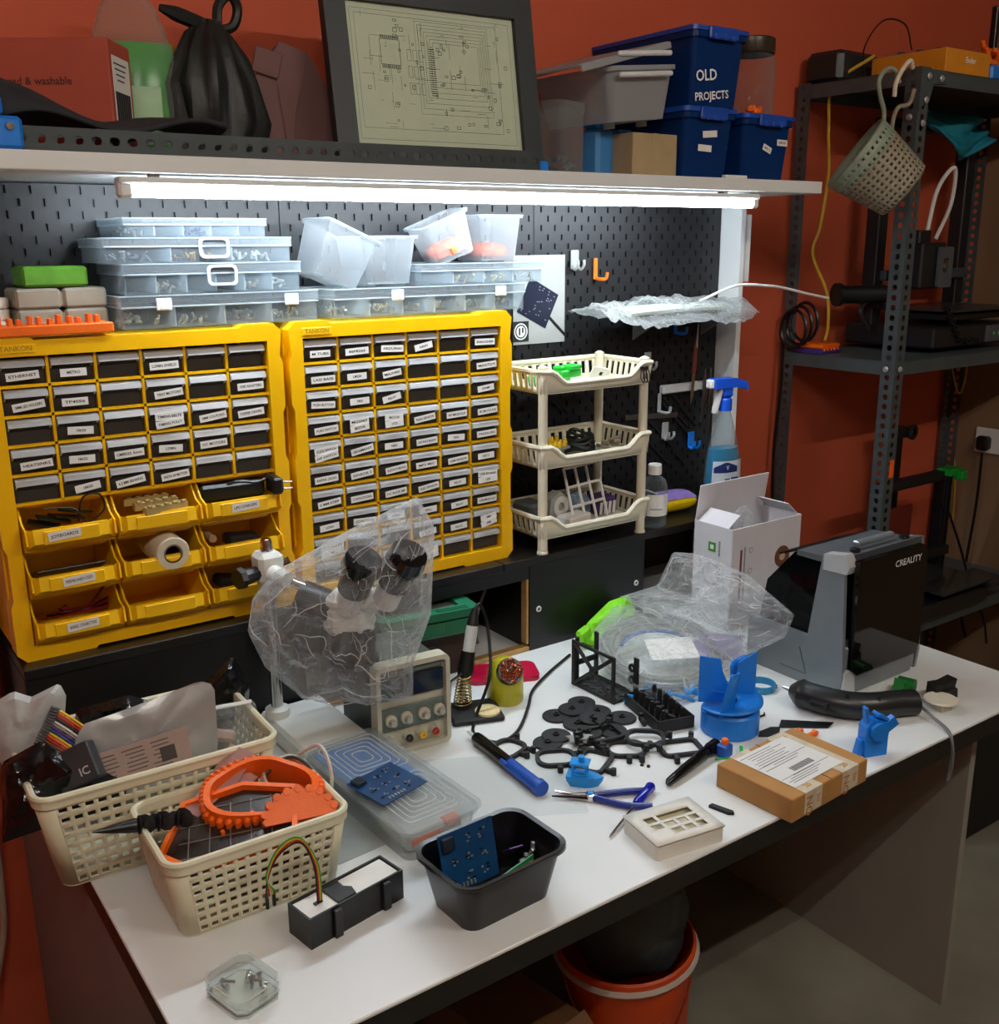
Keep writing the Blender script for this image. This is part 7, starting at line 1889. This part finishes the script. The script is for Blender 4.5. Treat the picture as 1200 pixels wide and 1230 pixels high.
packet('zip_bag', 'clear zip bag of pale parts at the right of the rear basket', [(-.055, 0), (.06, .0), (.065, .06), (.06, .072), (-.05, .075)], (-.205, -.130, bz + .098), R(-10), .012, FILM, R(-35), .005, 3, 'bag', lambda t: [MB().box((0, -.004, .068), (.115, .006, .006), .001).build('zip_strip', PAPER, t), MB().at((.0, -.004, .025), ry=.3).box((0, 0, 0), (.05, .012, .02), .005).build('pale_part', mat('pale_red_part', '#b79a8c', .5, vary=.3), t)])
t = thing('ic_box', 'black module box with blue and grey label in the rear basket', 'box', (-.430, -.158, bz + .152), R(-25), rx=R(-28), ry=R(-24))
MB().box((0, 0, 0), (.078, .026, .055), .002).build('carton', mat('charcoal_card', '#2c2e32', .5), t)
b = MB(); b.box((-.016, -.0136, .006), (.030, .001, .036), m=0); b.box((-.036, -.0138, .006), (.008, .001, .052), m=1); b.text('IC', .016, TM((.022, -.0142, -.012), FRONT), 0); b.build('label', [mat('pale_grey_print', '#b4bac0', .5), mat('sky_print', '#2f8fd0', .5)], t)
t = thing('jumper_ribbon', 'rainbow ribbon of jumper wires in the rear basket', 'wires', (-.412, -.098, bz + .160), R(-30), rx=R(-30), ry=R(25))
cols = ('#e8e4da', '#101010', '#6a3a1c', '#b01d18', '#e0661a', '#e2bf1c', '#20408a', '#5a2a7a', '#8a8a86', '#e8e4da', '#101010', '#b01d18', '#e0661a', '#e2bf1c')
for i, c in enumerate(cols):
    y = -.028 + .0042 * i
    MB().tube(spline([(-.038, 0, y + .012), (-.01, -.010, y + .006), (.025, -.008, y - .004), (.055, .004, y - .018)], 5), .0018, 5).build('wire', mat('jumper_' + c[1:], c, .4), t)
    MB().box((-.044, .0, y + .013), (.014, .004, .0032), .0004).build('wire_plug', BLACK, t)

# ================================================================== below the desk and at the left wall
t = thing('orange_bucket', 'orange plastic bucket with liner under the desk', 'bucket', (.503, -.322, 0), 0, None, ry=R(-4))
BUCK = mat('orange_bucket_plastic', '#c8470f', .4, vary=.08)
b = MB(); b.lathe([(.10, 0), (.103, .004), (.128, .315), (.135, .318), (.135, .335), (.130, .338), (.125, .33), (.100, .01), (.001, .01)], 36, caps=False); b.build('bucket_body', BUCK, t)
b = MB(); n = 36; b.tube([(.133 * math.cos(2 * math.pi * i / n), .133 * math.sin(2 * math.pi * i / n), .318) for i in range(n)], .008, 6, closed=True); b.build('white_band', mat('white_band', '#b9b0a4', .5), t)
b = MB(); [b.box((-.045 + .011 * i, 0, 0), (.007, .0004, .006)) for i in range(9)]; [b.box((.01 + .012 * i, 0, .022), (.008, .0004, .012)) for i in range(2)]
v2 = []
for (x, y, z) in b.v:
    a = R(-110) + x / .117; v2.append((.1215 * math.cos(a), .1215 * math.sin(a), .20 + z))
b.v = v2; b.build('print', mat('brown_print', '#3a1206', .6), t)['kind'] = 'stuff'
b = MB(); b.tube([(.136 * math.cos(a), .136 * math.sin(a), .30 - .14 * math.sin((a - R(-190)) / R(120) * math.pi)) for a in [R(-190 + 5 * i) for i in range(25)]], .0025, 6); b.build('handle', mat('red_handle', '#8a2418', .4), t)
t = thing('bin_liner', 'grey crumpled liner bag bulging out of the orange bucket', 'bag', (.495, -.312, .29))
vs, fs = lumpy([(.085, 0), (.108, .04), (.112, .10), (.100, .17), (.07, .22), (.02, .245)], 30, .22, 12, 5, (1, 1), .02); b = MB(); b.add(vs, fs); b.build('liner', mat('slate_liner', '#3a4448', .5, vary=.2, bump=.5, bscale=30), t)
o = MB().at(rz=.4).box((0, 0, .008), (.03, .012, .016), .003).build('white_scrap', PAPER, None, (.598, -.41, 0.20)); 
o.location = (.63, -.33, 0); tag(o, 'white paper scrap on the floor beside the bucket', 'scrap')
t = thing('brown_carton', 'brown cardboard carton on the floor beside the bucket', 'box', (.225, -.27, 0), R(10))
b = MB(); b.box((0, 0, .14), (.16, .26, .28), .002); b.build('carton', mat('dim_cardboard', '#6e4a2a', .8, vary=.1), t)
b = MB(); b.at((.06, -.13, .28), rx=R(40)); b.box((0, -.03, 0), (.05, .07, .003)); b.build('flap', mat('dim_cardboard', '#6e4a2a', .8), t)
o = MB().tube(spline([(-.43, .40, .70), (-.455, .42, .66), (-.47, .43, .54), (-.475, .43, .40), (-.485, .43, .30), (-.52, .42, .18), (-.56, .40, .08)], 8), .006, 8).build('white_mains_lead', mat('ivory_lead', '#a89a88', .5), None); tag(o, 'ivory mains lead hanging down the wall left of the desk', 'cable')
t = thing('floor_cable_tangle', 'black cable tangle on the floor left of the desk', 'cables', (-.52, .30, 0))
rr = random.Random(17)
for k in range(6):
    pts = [(rr.uniform(-.08, .05), rr.uniform(-.10, .08), .01 + .03 * j + .02 * rr.random()) for j in range(6)]
    MB().tube(spline(pts, 5), .004, 6).build('cable', BLACK, t)
